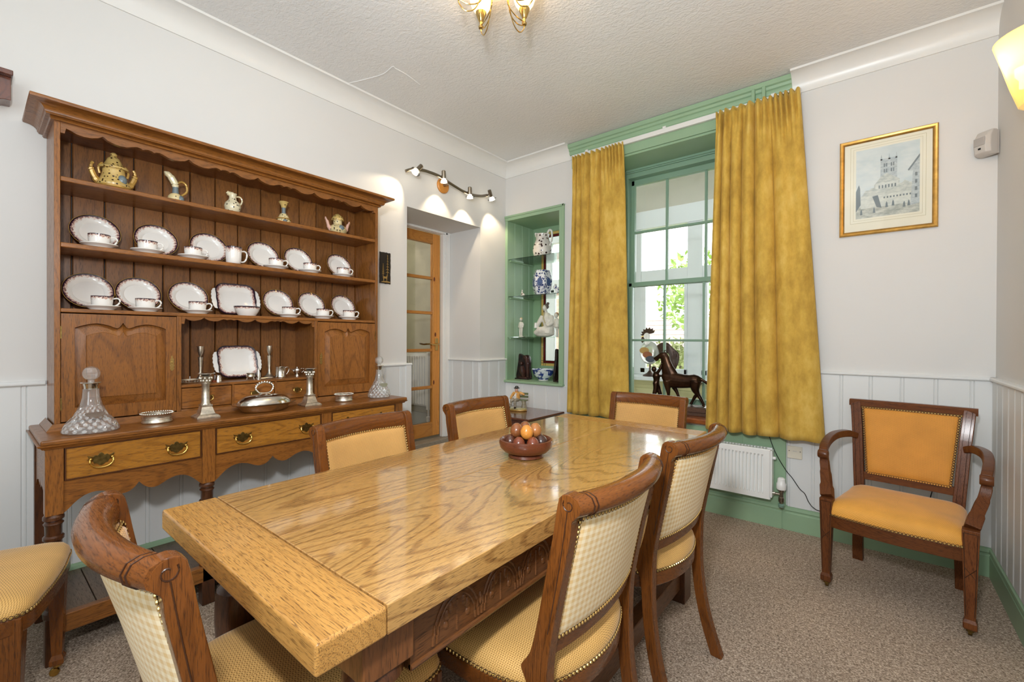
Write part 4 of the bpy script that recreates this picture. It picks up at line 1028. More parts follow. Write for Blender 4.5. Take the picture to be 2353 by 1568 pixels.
for s in (-1, 1):
    loc(MB().tube(cr([(0, s*0.045, 0.035), (0, s*0.06, 0.055), (0, s*0.068, 0.08), (0, s*0.078, 0.098), (0, s*0.08, 0.108)], 4), [0.012]*5+[0.009]*5+[0.006]*4+[0.004]*3, 8).build('horn_handle', M['pink_china'], None), t)
loc(MB().sphere((0.046, 0.0, 0.046), (0.012, 0.018, 0.02), 12, 8).build('medallion', M['slate_china'], None), t)

# ------------------------------------------------------------------ silver and glass on the dresser
TOP = 0.8302
def decanter(name, label, x, y, body, coll, stop_r, zc):
    t = thing(name, label, 'decanter', (x, y, TOP))
    loc(MB().lathe(body, seg=36).build('glass_body', M['decanter'], None, smooth=50), t)
    loc(MB().lathe([(0.0, zc), (coll, zc), (coll+0.001, zc+0.012), (coll+0.004, zc+0.022), (coll+0.011, zc+0.025), (coll+0.011, zc+0.028), (0.0, zc+0.028)], seg=22).build('silver_collar', M['silver'], None), t)
    zz = zc+0.028
    st = [(0, zz), (0.010, zz), (0.011, zz+0.006)]
    for k in range(1, 9): a = -pi/2+pi*k/9; st.append((max(stop_r*cos(a), 0.001), zz+0.006+stop_r+stop_r*sin(a)))
    st.append((0, zz+0.006+2*stop_r))
    loc(MB().lathe(st, seg=10).build('stopper', M['clear_glass'], None, smooth=5), t)
    return t
b1 = [(0, 0), (0.080, 0), (0.086, 0.005), (0.085, 0.012), (0.076, 0.034), (0.052, 0.064), (0.035, 0.1), (0.027, 0.135), (0.025, 0.168), (0, 0.168)]
t = decanter('ship_decanter', 'wide based cut glass decanter with silver collar at the left end of the dresser', -2.391, 0.310, b1, 0.022, 0.028, 0.166)
def tag_plate(t, x, z, y0, lean):
    pts = [(0.030*cos(a), 0.013*sin(a)+0.003*cos(2*a)) for a in [2*pi*k/20 for k in range(20)]]
    M2 = Matrix.Translation((x, y0, z)) @ Matrix.Rotation(lean, 4, 'Y') @ Matrix(((0, 0, 1, 0), (1, 0, 0, 0), (0, 1, 0, 0), (0, 0, 0, 1)))
    loc(MB().prism(pts, 0, 0.0015, 'z').xf(M2).build('silver_label', M['silver'], None), t)
tag_plate(t, 0.058, 0.072, 0.004, -0.9)
b2 = [(0, 0), (0.058, 0), (0.068, 0.006), (0.070, 0.02), (0.062, 0.045), (0.042, 0.08), (0.027, 0.115), (0.020, 0.15), (0.019, 0.175), (0, 0.175)]
t = decanter('wine_decanter', 'narrow cut glass decanter with silver collar at the right end of the dresser', -2.410, 1.640, b2, 0.017, 0.026, 0.173)
tag_plate(t, 0.046, 0.082, 0.0, -0.6)
def coaster(name, label, y, R, x=-2.425):
    t = thing(name, label, 'coaster', (x, y, TOP), 'silver bottle coasters')
    loc(MB().lathe([(0, 0), (R, 0), (R+0.003, 0.005), (R, 0.011), (R-0.001, 0.030), (R+0.001, 0.035), (R+0.005, 0.040), (R+0.005, 0.042), (R-0.001, 0.040), (R-0.004, 0.036), (R-0.004, 0.008), (0, 0.008)], seg=36).build('coaster_body', M['old_silver'], None), t)
    m = MB()
    for k in range(40):
        a = 2*pi*k/40; m.sphere(((R+0.005)*cos(a), (R+0.005)*sin(a), 0.0415), 0.0035, 6, 4)
    loc(stuff(m.build('beaded_rim', M['silver'], None)), t)
    m = MB().tube([(R*cos(2*pi*k/32)*1.004, R*sin(2*pi*k/32)*1.004, 0.020) for k in range(33)], 0.0018, 6)
    loc(m.build('girdle', M['silver'], None), t)
coaster('bottle_coaster', 'silver bottle coaster between the wide decanter and the left candlestick', 0.525, 0.052)
coaster('bottle_coaster', 'silver bottle coaster beside the narrow decanter', 1.408, 0.047)
def column_stick(label, y, x):
    t = thing('column_candlestick', label, 'candlestick', (x, y, TOP), 'column candlesticks')
    sq = lambda s, z: [(s, s, z), (-s, s, z), (-s, -s, z), (s, -s, z)]
    loc(MB().loft([sq(0.046, 0), sq(0.046, 0.006), sq(0.044, 0.008), sq(0.040, 0.012), sq(0.030, 0.018), sq(0.026, 0.03), sq(0.022, 0.046), sq(0.020, 0.05), sq(0.022, 0.054), sq(0.022, 0.06)]).build('stepped_base', M['old_silver'], None, smooth=25), t)
    fl = []
    m = MB()
    for z, r in ((0.060, 0.021), (0.064, 0.021), (0.068, 0.0175), (0.15, 0.0155), (0.156, 0.018), (0.160, 0.018), (0.162, 0.015)):
        fl.append([(r*(1-0.05*(k % 2))*cos(2*pi*k/32), r*(1-0.05*(k % 2))*sin(2*pi*k/32), z) for k in range(32)])
    loc(m.loft(fl).build('column', M['old_silver'], None, smooth=40), t)
    m = MB().lathe([(0, 0.160), (0.015, 0.160), (0.017, 0.175), (0.023, 0.192), (0.0, 0.194)], seg=16)
    for row in range(2):
        for k in range(8):
            a = 2*pi*(k+0.5*row)/8; r = 0.018+0.005*row; z = 0.170+0.012*row
            m.sphere((r*cos(a), r*sin(a), z), (0.005, 0.005, 0.007), 6, 5)
    loc(m.build('leafy_capital', M['old_silver'], None), t)
    loc(MB().lathe([(0, 0.193), (0.012, 0.193), (0.030, 0.200), (0.037, 0.203), (0.037, 0.206), (0.014, 0.206), (0.0, 0.198)], seg=26).build('drip_pan', M['silver'], None), t)
column_stick('silver column candlestick standing left of the oval covered dish', 0.703, -2.41)
column_stick('silver column candlestick standing right of the oval covered dish', 1.195, -2.41)
t = thing('entree_dish', 'oval silver covered dish with a beaded ring handle on the dresser top', 'covered dish', (-2.395, 0.955, TOP))
loc(MB().lathe([(0, 0), (0.085, 0), (0.105, 0.008), (0.118, 0.026), (0.132, 0.036), (0.150, 0.040), (0.152, 0.044), (0.13, 0.043), (0.0, 0.040)], seg=40, sx=0.66).build('dish', M['silver'], None), t)
loc(MB().lathe([(0, 0.040), (0.126, 0.042), (0.126, 0.048), (0.118, 0.060), (0.100, 0.076), (0.080, 0.083), (0.05, 0.086), (0.03, 0.089), (0.0, 0.092)], seg=40, sx=0.66).build('lid', M['silver'], None), t)
m = MB().tube(cr([(0, -0.024, 0.094), (0, -0.038, 0.108), (0, -0.040, 0.122), (0, -0.026, 0.138), (0, 0, 0.145), (0, 0.026, 0.138), (0, 0.040, 0.122), (0, 0.038, 0.108), (0, 0.024, 0.094), (0, 0.0, 0.091), (0, -0.024, 0.094)], 5), 0.0036, 8)
for k in range(13):
    a = radians(-18+216*k/12); m.sphere((0, -0.042*cos(a), 0.120+0.028*sin(a)), 0.0052, 7, 5)
loc(m.build('ring_handle', M['silver'], None), t)
NS = 0.9792
def slim_stick(label, y, x):
    t = thing('slim_candlestick', label, 'candlestick', (x, y, NS), 'slim candlesticks in the dresser niche')
    loc(MB().lathe([(0, 0), (0.030, 0), (0.031, 0.005), (0.018, 0.013), (0.008, 0.03), (0.006, 0.05), (0.008, 0.09), (0.0105, 0.122), (0.004, 0.127), (0.006, 0.132), (0.012, 0.150), (0.013, 0.172), (0.016, 0.174), (0.016, 0.177), (0, 0.176)], seg=20).build('stick', M['old_silver'], None), t)
    loc(MB().lathe([(0, 0.170), (0.010, 0.178), (0.0, 0.179)], seg=12).build('sconce_cup', M['silver'], None), t)
slim_stick('slim silver candlestick at the left of the dresser niche', 0.748, -2.645)
slim_stick('slim silver candlestick behind the silver mug in the dresser niche', 1.078, -2.64)
t = thing('silver_mug', 'small plain silver mug with a loop handle in the dresser niche', 'mug', (-2.585, 1.115, NS))
loc(MB().lathe([(0, 0), (0.027, 0), (0.028, 0.003), (0.025, 0.008), (0.023, 0.058), (0.024, 0.061), (0.021, 0.06), (0.02, 0.01), (0, 0.008)], seg=26).build('mug_body', M['silver'], None), t)
loc(MB().tube(cr([(0, 0.022, 0.05), (0, 0.035, 0.057), (0, 0.046, 0.050), (0, 0.044, 0.034), (0, 0.032, 0.016)], 5), 0.0026, 8).build('handle', M['silver'], None), t)
t = thing('silver_cream_jug', 'tiny footed silver jug near the right side of the dresser niche', 'jug', (-2.60, 1.215, NS))
loc(MB().lathe([(0, 0), (0.013, 0), (0.012, 0.006), (0.007, 0.012), (0.019, 0.022), (0.022, 0.034), (0.018, 0.044), (0.006, 0.048), (0.004, 0.054), (0, 0.056)], seg=20).build('jug_body', M['silver'], None), t)
loc(MB().tube(cr([(0, 0.018, 0.04), (0, 0.034, 0.044), (0, 0.038, 0.03), (0, 0.026, 0.02)], 5), 0.003, 8).build('handle', M['silver'], None), t)
loc(MB().tube(cr([(0, -0.016, 0.028), (0, -0.028, 0.038), (0, -0.036, 0.042)], 4), [0.006]*3+[0.004]*6, 8).build('spout', M['silver'], None), t)
t = thing('salt_cellar', 'small footed silver salt cellar in front of the square plate in the niche', 'salt cellar', (-2.575, 0.957, NS))
m = MB().lathe([(0, 0.01), (0.014, 0.008), (0.022, 0.016), (0.021, 0.024), (0.017, 0.028), (0.021, 0.034), (0.019, 0.034), (0.014, 0.026), (0, 0.02)], seg=20)
for a in (0.5, 2.6, 4.7): m.tube([(0.016*cos(a), 0.016*sin(a), 0.016), (0.02*cos(a), 0.02*sin(a), 0.0)], 0.003, 6)
loc(m.build('cellar', M['old_silver'], None), t)
t = thing('pepper_pot', 'small pointed silver pepper pot right of the salt cellar', 'pepper pot', (-2.585, 1.0, NS))
loc(MB().lathe([(0, 0), (0.015, 0), (0.015, 0.004), (0.010, 0.006), (0.009, 0.03), (0.005, 0.05), (0.002, 0.058), (0, 0.06)], seg=16).build('caster_body', M['silver'], None), t)
t = thing('thimble_bell', 'small rounded silver bell on a copper foot left of the niche plate', 'bell', (-2.575, 0.806, NS))
loc(MB().lathe([(0, 0), (0.016, 0), (0.015, 0.006), (0.013, 0.02), (0.009, 0.03), (0, 0.034)], seg=16).build('bell_body', M['silver'], None), t)
loc(MB().lathe([(0, 0), (0.010, 0), (0.011, 0.006), (0, 0.010)], (0.002, -0.019, 0), 12).build('copper_foot', plain('copper', (190, 110, 80), 0.3, 0.9), None), t)
t = thing('silver_basket', 'low pierced silver basket at the far left of the dresser niche', 'basket', (-2.585, 0.690, NS))
m = MB().lathe([(0, 0), (0.020, 0), (0.024, 0.004), (0, 0.005)], seg=20, sy=1.6)
for k in range(18):
    a = 2*pi*k/18; m.tube([(0.022*cos(a), 0.035*sin(a), 0.003), (0.027*cos(a), 0.042*sin(a), 0.016)], 0.0022, 5)
m.tube([(0.027*cos(2*pi*k/24), 0.042*sin(2*pi*k/24), 0.016) for k in range(25)], 0.0025, 6)
loc(m.build('basket_body', M['old_silver'], None), t)
t = thing('sugar_tongs', 'flat silver tongs lying between the pepper pot and the silver mug', 'tongs', (-2.56, 1.035, NS))
loc(MB().tube(cr([(0, -0.03, 0.003), (0.004, 0.0, 0.004), (0.003, 0.025, 0.003), (-0.004, 0.026, 0.003), (-0.006, 0.0, 0.004), (-0.008, -0.03, 0.003)], 5), 0.0024, 6).build('tongs_body', M['silver'], None), t)
# ------------------------------------------------------------------ the refectory table
TZ = 0.762; TX0, TX1, TY0, TY1 = -1.402, -0.612, 0.313, 2.238
tb = thing('refectory_table', 'long honey oak refectory table with carved frieze and breadboard ends', 'table', (-1.0, 1.275, 0))
XM = -1.012; YS0, YS1 = 0.436, 2.115
for (x0, x1, y0, y1, nm, mt) in ((TX0, TX1, TY0, YS0-0.001, 'breadboard_end', 'table_x'), (TX0, TX1, YS1+0.0012, TY1, 'breadboard_end', 'table_x'),
                                 (TX0+0.003, XM-0.0012, YS0, YS1, 'plank', 'table_y'), (XM+0.0012, TX1-0.003, YS0, YS1, 'plank', 'table_y')):
    MB().box(x0, x1, y0, y1, TZ-0.050, TZ).build(nm, M[mt], tb, bevel=0.006 if nm == 'breadboard_end' else 0.0016, seg=3)
MB().box(TX0+0.05, TX1-0.05, TY0+0.07, TY1-0.07, TZ-0.053, TZ-0.049).build('top_bearer', M['table_dark'], tb)
legs = [(-0.696, 0.462), (-1.316, 0.462), (-0.696, 2.09), (-1.316, 2.09)]
for x, y in legs:
    lg = MB().box(x-0.052, x+0.052, y-0.052, y+0.052, 0.622, 0.709).build('leg', M['table_leg'], tb, bevel=0.004)
    pr = [(0, 0.17), (0.050, 0.17), (0.056, 0.18), (0.050, 0.195), (0.036, 0.205), (0.042, 0.22), (0.030, 0.235), (0.034, 0.28), (0.048, 0.34), (0.054, 0.41), (0.057, 0.46), (0.056, 0.50), (0.052, 0.535), (0.036, 0.552), (0.040, 0.56), (0.034, 0.568), (0.033, 0.582), (0.046, 0.592), (0.054, 0.602), (0.052, 0.614), (0.046, 0.625), (0, 0.626)]
    MB().lathe(pr, (x, y, 0), 28).build('turned_bulb', M['oak_dark'], lg)
    MB().box(x-0.045, x+0.045, y-0.045, y+0.045, 0.0, 0.172).build('foot_block', M['oak_dark'], lg, bevel=0.004)
for x in (-0.700, -1.312):
    MB().box(x-0.028, x+0.028, 0.507, 2.045, 0.06, 0.14).build('side_stretcher', M['table_dark'], tb, bevel=0.004)
for y in (0.462, 2.09):
    MB().box(-1.267, -0.745, y-0.025, y+0.025, 0.06, 0.14).build('end_stretcher', M['table_dark'], tb, bevel=0.004)
# frieze rails with carved lunettes
for sx, xf0, xf1 in ((1, -0.682, -0.656), (-1, -1.356, -1.330)):
    fr_ = MB().box(xf0, xf1, 0.514, 2.038, 0.588, 0.709).build('frieze_rail', M['table_dark'], tb)
    xs = xf1 if sx > 0 else xf0
    MB().tube([(xs, 0.514, 0.594), (xs, 2.038, 0.594)], 0.006, 8).build('edge_bead', M['table_dark'], fr_)
    m = MB(); y = 0.632
    while y < 2.0:
        for R, rr in ((0.064, 0.0035), (0.054, 0.003)):
            m.tube([(xs, y+R*cos(pi*k/14), 0.606+1.35*R*sin(pi*k/14)) for k in range(15)], rr, 6)
        m.tube([(xs, y, 0.606), (xs, y, 0.668)], 0.003, 6)
        for s in (-1, 1):
            for q, (a, l) in enumerate(((0.30, 0.046), (0.75, 0.044), (1.2, 0.036))):
                cy, cz = y+s*(0.010+l*0.62*sin(a)), 0.606+0.012+l*0.85*cos(a)*1.1
                m.sphere((xs-0.0005*sx, cy, cz), (0.005, 0.0075, 0.013 if q < 2 else 0.009), 8, 5)
        m.sphere((xs, y+0.0685, 0.640), (0.005, 0.005, 0.016), 8, 5)
        y += 0.137
    m.build('lunette_carving', M['table_dark'], fr_)
for y0, y1 in ((0.408, 0.432), (2.118, 2.142)):
    MB().box(-1.262, -0.750, y0+0.03 if y0 < 1 else y0-0.03, y1+0.03 if y0 < 1 else y1-0.03, 0.60, 0.709).build('end_rail', M['table_dark'], tb)

bl = thing('fruit_bowl', 'turned dark wooden footed bowl on the oak table', 'bowl', (-1.0, 1.315, TZ+0.0008))
loc(MB().lathe([(0, 0), (0.060, 0), (0.066, 0.004), (0.064, 0.013), (0.060, 0.016), (0.080, 0.022), (0.096, 0.038), (0.100, 0.055), (0.098, 0.066), (0.093, 0.068), (0.088, 0.062), (0.083, 0.04), (0.066, 0.027), (0, 0.024)], seg=48).build('turned_bowl', M['bowl_wood'], None), bl)
eggs = []   # ring of seven on the rim, four heaped on top; angles are from the side facing the viewer
for off, c, lb in ((-77, 'dark', 'dark walnut egg at the left rim of the bowl'), (-25.7, 'red', 'reddish brown egg at the front left rim of the bowl'), (25.7, 'red', 'reddish brown egg at the front right rim of the bowl'),
                   (77, 'ebony', 'blackish egg at the right rim of the bowl'), (128.5, 'dark', 'dark walnut egg at the back right of the bowl'), (-128.5, 'amber', 'pale amber egg at the back left rim of the bowl'), (180, 'dark', 'dark walnut egg hidden at the back of the bowl')):
    a = radians(-52.8+off); eggs.append((0.0585*cos(a), 0.0585*sin(a), 0.058, c, lb))
for off, c, lb in ((5, 'honey', 'bright honey egg at the front top of the heap'), (-85, 'tan', 'tan egg at the top left of the heap'), (-175, 'tan', 'tan egg at the very top back of the heap'), (95, 'amber', 'amber egg at the top right of the heap')):
    a = radians(-52.8+off); eggs.append((0.0350*cos(a), 0.0350*sin(a), 0.0985, c, lb))
eggc = {'amber': (170, 110, 58), 'tan': (138, 82, 44), 'honey': (208, 138, 58), 'dark': (84, 44, 28), 'red': (112, 54, 32), 'ebony': (58, 34, 28)}
eggm = {k: wood('egg wood '+k, c, tuple(int(v*0.85) for v in c), tuple(int(v*0.55) for v in c), 'x', 0.22, sc=2.5, coat=0.5, pores=0.2, rings=0.4) for k, c in eggc.items()}
eg = MB()
pr = []
for k in range(13):
    a = -pi/2+pi*k/12; pr.append((max(0.0235*cos(a)*(1-0.08*sin(a)), 0.0), 0.0275*sin(a)))
rnd = random.Random(3)
for i, (x, y, z, c, lb) in enumerate(eggs):
    o = MB().lathe(pr, seg=20).build('wooden_egg', eggm[c], None)
    o.location = (-1.0+x, 1.315+y, TZ+z); o.rotation_euler = (rnd.uniform(-0.2, 0.2), rnd.uniform(-0.2, 0.2), rnd.uniform(0, 6.28))
    tag(o, lb, 'egg', 'wooden eggs in the bowl')

# ------------------------------------------------------------------ dining chairs
# local frame: +y is the way the sitter looks, floor at z = 0
SEAT_OUT = cr([(-0.222, 0.226), (-0.12, 0.246), (0, 0.252), (0.12, 0.246), (0.222, 0.226), (0.240, 0.13), (0.243, 0.02), (0.235, -0.10), (0.200, -0.190), (0.11, -0.236), (0, -0.252), (-0.11, -0.236), (-0.200, -0.190), (-0.235, -0.10), (-0.243, 0.02), (-0.240, 0.13)], 4, True)
def scale_out(out, k, z): return [(x*k, y*k, z) for x, y in out]
def along(out, step, closed=True):
    """evenly spaced points with unit outward normals along a closed outline (clockwise or not)."""
    pts = [Vector(p) for p in out]; 
    if closed: pts = pts+[pts[0]]
    res = []; need = 0.0
    for a, b in zip(pts, pts[1:]):
        d = b-a; L = d.length
        if L < 1e-9: continue
        while need <= L:
            res.append((a+d*(need/L), d/L)); need += step
        need -= L
    return res
def stud(m, c, nrm, r):
    n = Vector(nrm).normalized(); a = n.orthogonal().normalized(); b = n.cross(a); c = Vector(c)
    R0 = [tuple(c+a*(r*cos(2*pi*k/7))+b*(r*sin(2*pi*k/7))) for k in range(7)]
    m.cur = 1; m.add([tuple(c+n*0.0005+a*(1.25*r*cos(2*pi*k/6))+b*(1.25*r*sin(2*pi*k/6))) for k in range(6)], [tuple(range(6))]); m.cur = 0
    R1 = [tuple(c+n*(0.55*r)+a*(0.66*r*cos(2*pi*k/7))+b*(0.66*r*sin(2*pi*k/7))) for k in range(7)]
    m.loft([R0, R1], False, True)
YC = [(0.40, -0.212), (0.52, -0.213), (0.60, -0.2275), (0.70, -0.247), (0.79, -0.267), (0.835, -0.276), (0.90, -0.285)]
BOW = 0.045; HALF = 0.19
def back_y(x, z): return lerp_table(YC, z)-BOW*(1-(x/0.205)**2)*min(1.0, 0.55+0.45*(z-0.5)/0.35)
NAIL = [plain('brass stud', (236, 200, 128), 0.22, 0.9, var=0.05), plain('dark stud gap', (70, 42, 20), 0.6)]
def make_chair():
    t = thing('dining_chair', '', 'chair', (0, 0, 0), 'scroll back dining chairs')
    # seat rail and upholstered seat
    out = SEAT_OUT
    R = [scale_out(out, 1.0, 0.386), scale_out(out, 1.012, 0.390), scale_out(out, 1.018, 0.43), scale_out(out, 1.0, 0.434)]
    MB().loft(R).build('seat_rail', M['chair_x'], t)
    R = [scale_out(out, k, z) for k, z in ((1.0, 0.432), (1.010, 0.437), (1.012, 0.446), (1.0, 0.458), (0.965, 0.470), (0.90, 0.478), (0.75, 0.486), (0.5, 0.491), (0.2, 0.494), (0.02, 0.495))]
    MB().loft(R).build('seat', M['seat_weave'], t, smooth=80)
    nm = MB()
    for p, d in along([(x*1.016, y*1.016) for x, y in out], 0.0115):
        n = Vector((-d.y, d.x)) if Vector((-d.y, d.x)).dot(p) > 0 else Vector((d.y, -d.x))
        stud(nm, (p.x, p.y, 0.4375), (n.x, n.y, 0.1), 0.0048)
    stuff(nm.build('seat_nails', NAIL, t, fix=False))
    # rear posts: sabre leg, knee at the seat, raked back, scrolled top
    F = [(-0.262, 0.872), (-0.256, 0.845), (-0.245, 0.78), (-0.225, 0.68), (-0.205, 0.58), (-0.188, 0.52), (-0.170, 0.492), (-0.164, 0.478), (-0.176, 0.455), (-0.190, 0.42), (-0.195, 0.37), (-0.200, 0.30), (-0.214, 0.2), (-0.238, 0.1), (-0.272, 0.0)]
    Bk = [(-0.312, 0.0), (-0.276, 0.1), (-0.250, 0.2), (-0.236, 0.3), (-0.232, 0.37), (-0.232, 0.45), (-0.236, 0.52), (-0.250, 0.6), (-0.270, 0.7), (-0.288, 0.79), (-0.292, 0.825), (-0.302, 0.838), (-0.309, 0.853), (-0.307, 0.869), (-0.297, 0.880), (-0.283, 0.884), (-0.270, 0.880)]
    for s in (-1, 1):
        m = MB(); n0 = len(m.v)
        m.prism(cr(F, 3)+cr(Bk, 3), s*0.206-0.0165, s*0.206+0.0165, 'x')
        # toe the legs in a little below the seat
        p = m.build('rear_post', M['chair_z'], t, smooth=40, bevel=0.003)
        bd = MB()
        for sd in (-1, 1):
            xx = s*0.206+sd*0.0166
            sp = [(xx, -0.286+0.014*(1-k/22)*cos(0.6-k*0.42)*1.0, 0.862+0.015*(1-k/22)*sin(0.6-k*0.42)) for k in range(15)]
            ln = [(xx, -0.236, 0.58), (xx, -0.252, 0.66), (xx, -0.268, 0.75), (xx, -0.279, 0.82), (xx, -0.283, 0.848)]
            bd.tube(cr(ln, 4), 0.0014, 5); bd.tube(sp, 0.0014, 5)
        bd.build('bead_line', M['chair_bead'], p)
    # crest: scroll roll swept along the bowed plan
    prof = [(0.011, 0.818), (0.013, 0.85), (0.008, 0.872), (-0.006, 0.882), (-0.022, 0.882), (-0.036, 0.876), (-0.043, 0.862), (-0.040, 0.848), (-0.030, 0.839), (-0.018, 0.836), (-0.009, 0.828), (-0.007, 0.818)]
    rings = []
    for i in range(25):
        x = -0.222+0.444*i/24; y = -0.271-BOW*(1-(x/0.222)**2)
        rings.append([(x, y+a, b) for a, b in prof])
    c = MB().loft(rings).build('crest_rail', M['chair_x'], t, smooth=50)
    for x in (-0.188, 0.188, -0.178, 0.178):
        y = -0.271-BOW*(1-(x/0.222)**2)
        MB().loft([[(x+e, y+a*1.03-0.0006, 0.862+(b-0.862)*1.03) for a, b in prof] for e in (-0.0012, 0.0012)]).build('crest_ring', M['chair_bead'], c)
    def arc_slab(z0, z1, th, name, mat, h=HALF, off=0.0):
        m = MB(); R = []
        for i in range(17):
            x = -h+2*h*i/16
            R.append([(x, back_y(x, z0)+th/2+off, z0), (x, back_y(x, z1)+th/2+off, z1), (x, back_y(x, z1)-th/2+off, z1), (x, back_y(x, z0)-th/2+off, z0)])
        return m.loft(R).build(name, mat, t, smooth=50)
    arc_slab(0.512, 0.556, 0.022, 'lower_rail', M['chair_x']).modifiers.new('bevel', 'BEVEL').width = 0.003
    def pad(z0, z1, h, off, puff, name, mat, sgn):
        def fn(u, v):
            x = -h+2*h*u; z = z0+(z1-z0)*v
            e = (min(u, 1-u)*2*h, min(v, 1-v)*(z1-z0)); k = min(1.0, min(e)/0.03); k = sqrt(max(0.0, 1-(1-k)**2))
            return (x, back_y(x, z)+sgn*(off+puff*k), z)
        m = MB(); nu, nv = 24, 20
        m.grid(fn, nu, nv)
        # skirt so that the pad is closed towards the frame
        def fb(u, v):
            x = -h+2*h*u; z = z0+(z1-z0)*v; return (x, back_y(x, z), z)
        edge = [(i/nu, 0.0) for i in range(nu)]+[(1.0, j/nv) for j in range(nv)]+[(1-i/nu, 1.0) for i in range(nu)]+[(0.0, 1-j/nv) for j in range(nv)]
        m.loft([[fn(*e) for e in edge], [fb(*e) for e in edge]], False, False)
        m.build(name, mat, t, smooth=60)
        nm = MB()
        Lx = 2*h; Lz = z1-z0; n1 = int(Lx/0.0105); n2 = int(Lz/0.0105)
        for i in range(n1+1):
            u = i/n1
            for v in (0.012, 0.988):
                p = fn(u, v); stud(nm, (p[0], p[1]+sgn*0.0006, p[2]), (0, sgn, 0), 0.0047)
        for j in range(1, n2):
            v = j/n2
            for u in (0.010, 0.990):
                p = fn(u, v); stud(nm, (p[0], p[1]+sgn*0.0006, p[2]), (0, sgn, 0), 0.0047)
        stuff(nm.build('front_nails' if sgn > 0 else 'rear_nails', NAIL, t, fix=False))
    pad(0.550, 0.826, 0.191, 0.008, 0.014, 'back_pad', M['back_weave'], 1)
    pad(0.550, 0.830, 0.191, 0.009, 0.006, 'back_cover', M['gingham'], -1)
    for s in (-1, 1):
        x, y = s*0.212, 0.205
        sq = lambda r, z, dx=0, dy=0: [(x+dx+r, y+dy+r, z), (x+dx-r, y+dy+r, z), (x+dx-r, y+dy-r, z), (x+dx+r, y+dy-r, z)]
        lg = MB().loft([sq(0.016, 0.042), sq(0.019, 0.048), sq(0.019, 0.062), sq(0.0135, 0.078), sq(0.0145, 0.10), sq(0.023, 0.376), sq(0.023, 0.43)]).build('leg', M['chair_z'], t, smooth=0, bevel=0.0015)
        MB().lathe([(0, 0.034), (0.012, 0.034), (0.013, 0.045), (0, 0.046)], (x, y, 0), 12).lathe([(0.0, -0.006), (0.013, -0.006), (0.0145, 0), (0.013, 0.006), (0.0, 0.006)], (x, y-0.008, 0.0152), 14, 'x').build('castor', M['brass'], lg)
    return t
ch = make_chair()
ch['label'] = 'scroll back dining chair at the near end of the table, gingham back towards the viewer'
ch.location = (-1.005, 0.468, 0)
dup(ch, 'dining chair tucked under the near right side of the table, gingham back fully in view', (-0.762, 0.992, 0), radians(90))
dup(ch, 'dining chair on the right side of the table nearest the radiator', (-0.755, 1.613, 0), radians(86))
dup(ch, 'dining chair on the far side of the table in front of the dresser drawers', (-1.290, 1.027, 0), radians(-86))
dup(ch, 'dining chair on the far side of the table in front of the door reveal', (-1.316, 1.690, 0), radians(-90))
dup(ch, 'dining chair at the far end of the table below the window', (-1.008, 2.205, 0), radians(180))
dup(ch, 'dining chair at the left edge with its seat and castored front leg in view', (-2.095, -0.055, 0), radians(-17))

# ------------------------------------------------------------------ armchair
ac = thing('armchair', 'low mahogany open armchair with amber woven seat under the picture', 'armchair', (0.10, 2.86, 0))
AZ, AX = M['arm_z'], M['arm_x']
aout = cr([(-0.235, 0.236), (-0.12, 0.262), (0, 0.270), (0.12, 0.262), (0.235, 0.236), (0.232, 0.10), (0.222, -0.05), (0.208, -0.20), (0.10, -0.214), (0, -0.218), (-0.10, -0.214), (-0.208, -0.20), (-0.222, -0.05), (-0.232, 0.10)], 4, True)
def aL(m, *a, **k): return loc(m.build(*a, **k), ac)
aL(MB().loft([scale_out(aout, 1.0, 0.305), scale_out(aout, 1.0, 0.362)]), 'seat_rail', AX, None, bevel=0.003)
aL(MB().loft([scale_out(aout, k, z) for k, z in ((1.0, 0.360), (1.008, 0.366), (1.008, 0.385), (0.995, 0.402), (0.95, 0.417), (0.86, 0.428), (0.65, 0.438), (0.35, 0.444), (0.03, 0.446))]), 'seat', M['arm_weave'], None, smooth=80)
nm = MB()
for p, d in along([(x*1.013, y*1.013) for x, y in aout], 0.0125):
    n = Vector((-d.y, d.x)) if Vector((-d.y, d.x)).dot(p) > 0 else Vector((d.y, -d.x))
    stud(nm, (p.x, p.y, 0.366), (n.x, n.y, 0.1), 0.0054)
aL(nm, 'seat_nails', NAIL, None, fix=False)['kind'] = 'stuff'
def arm_by(z): return -0.205-0.22*max(0.0, z-0.40)**1.15
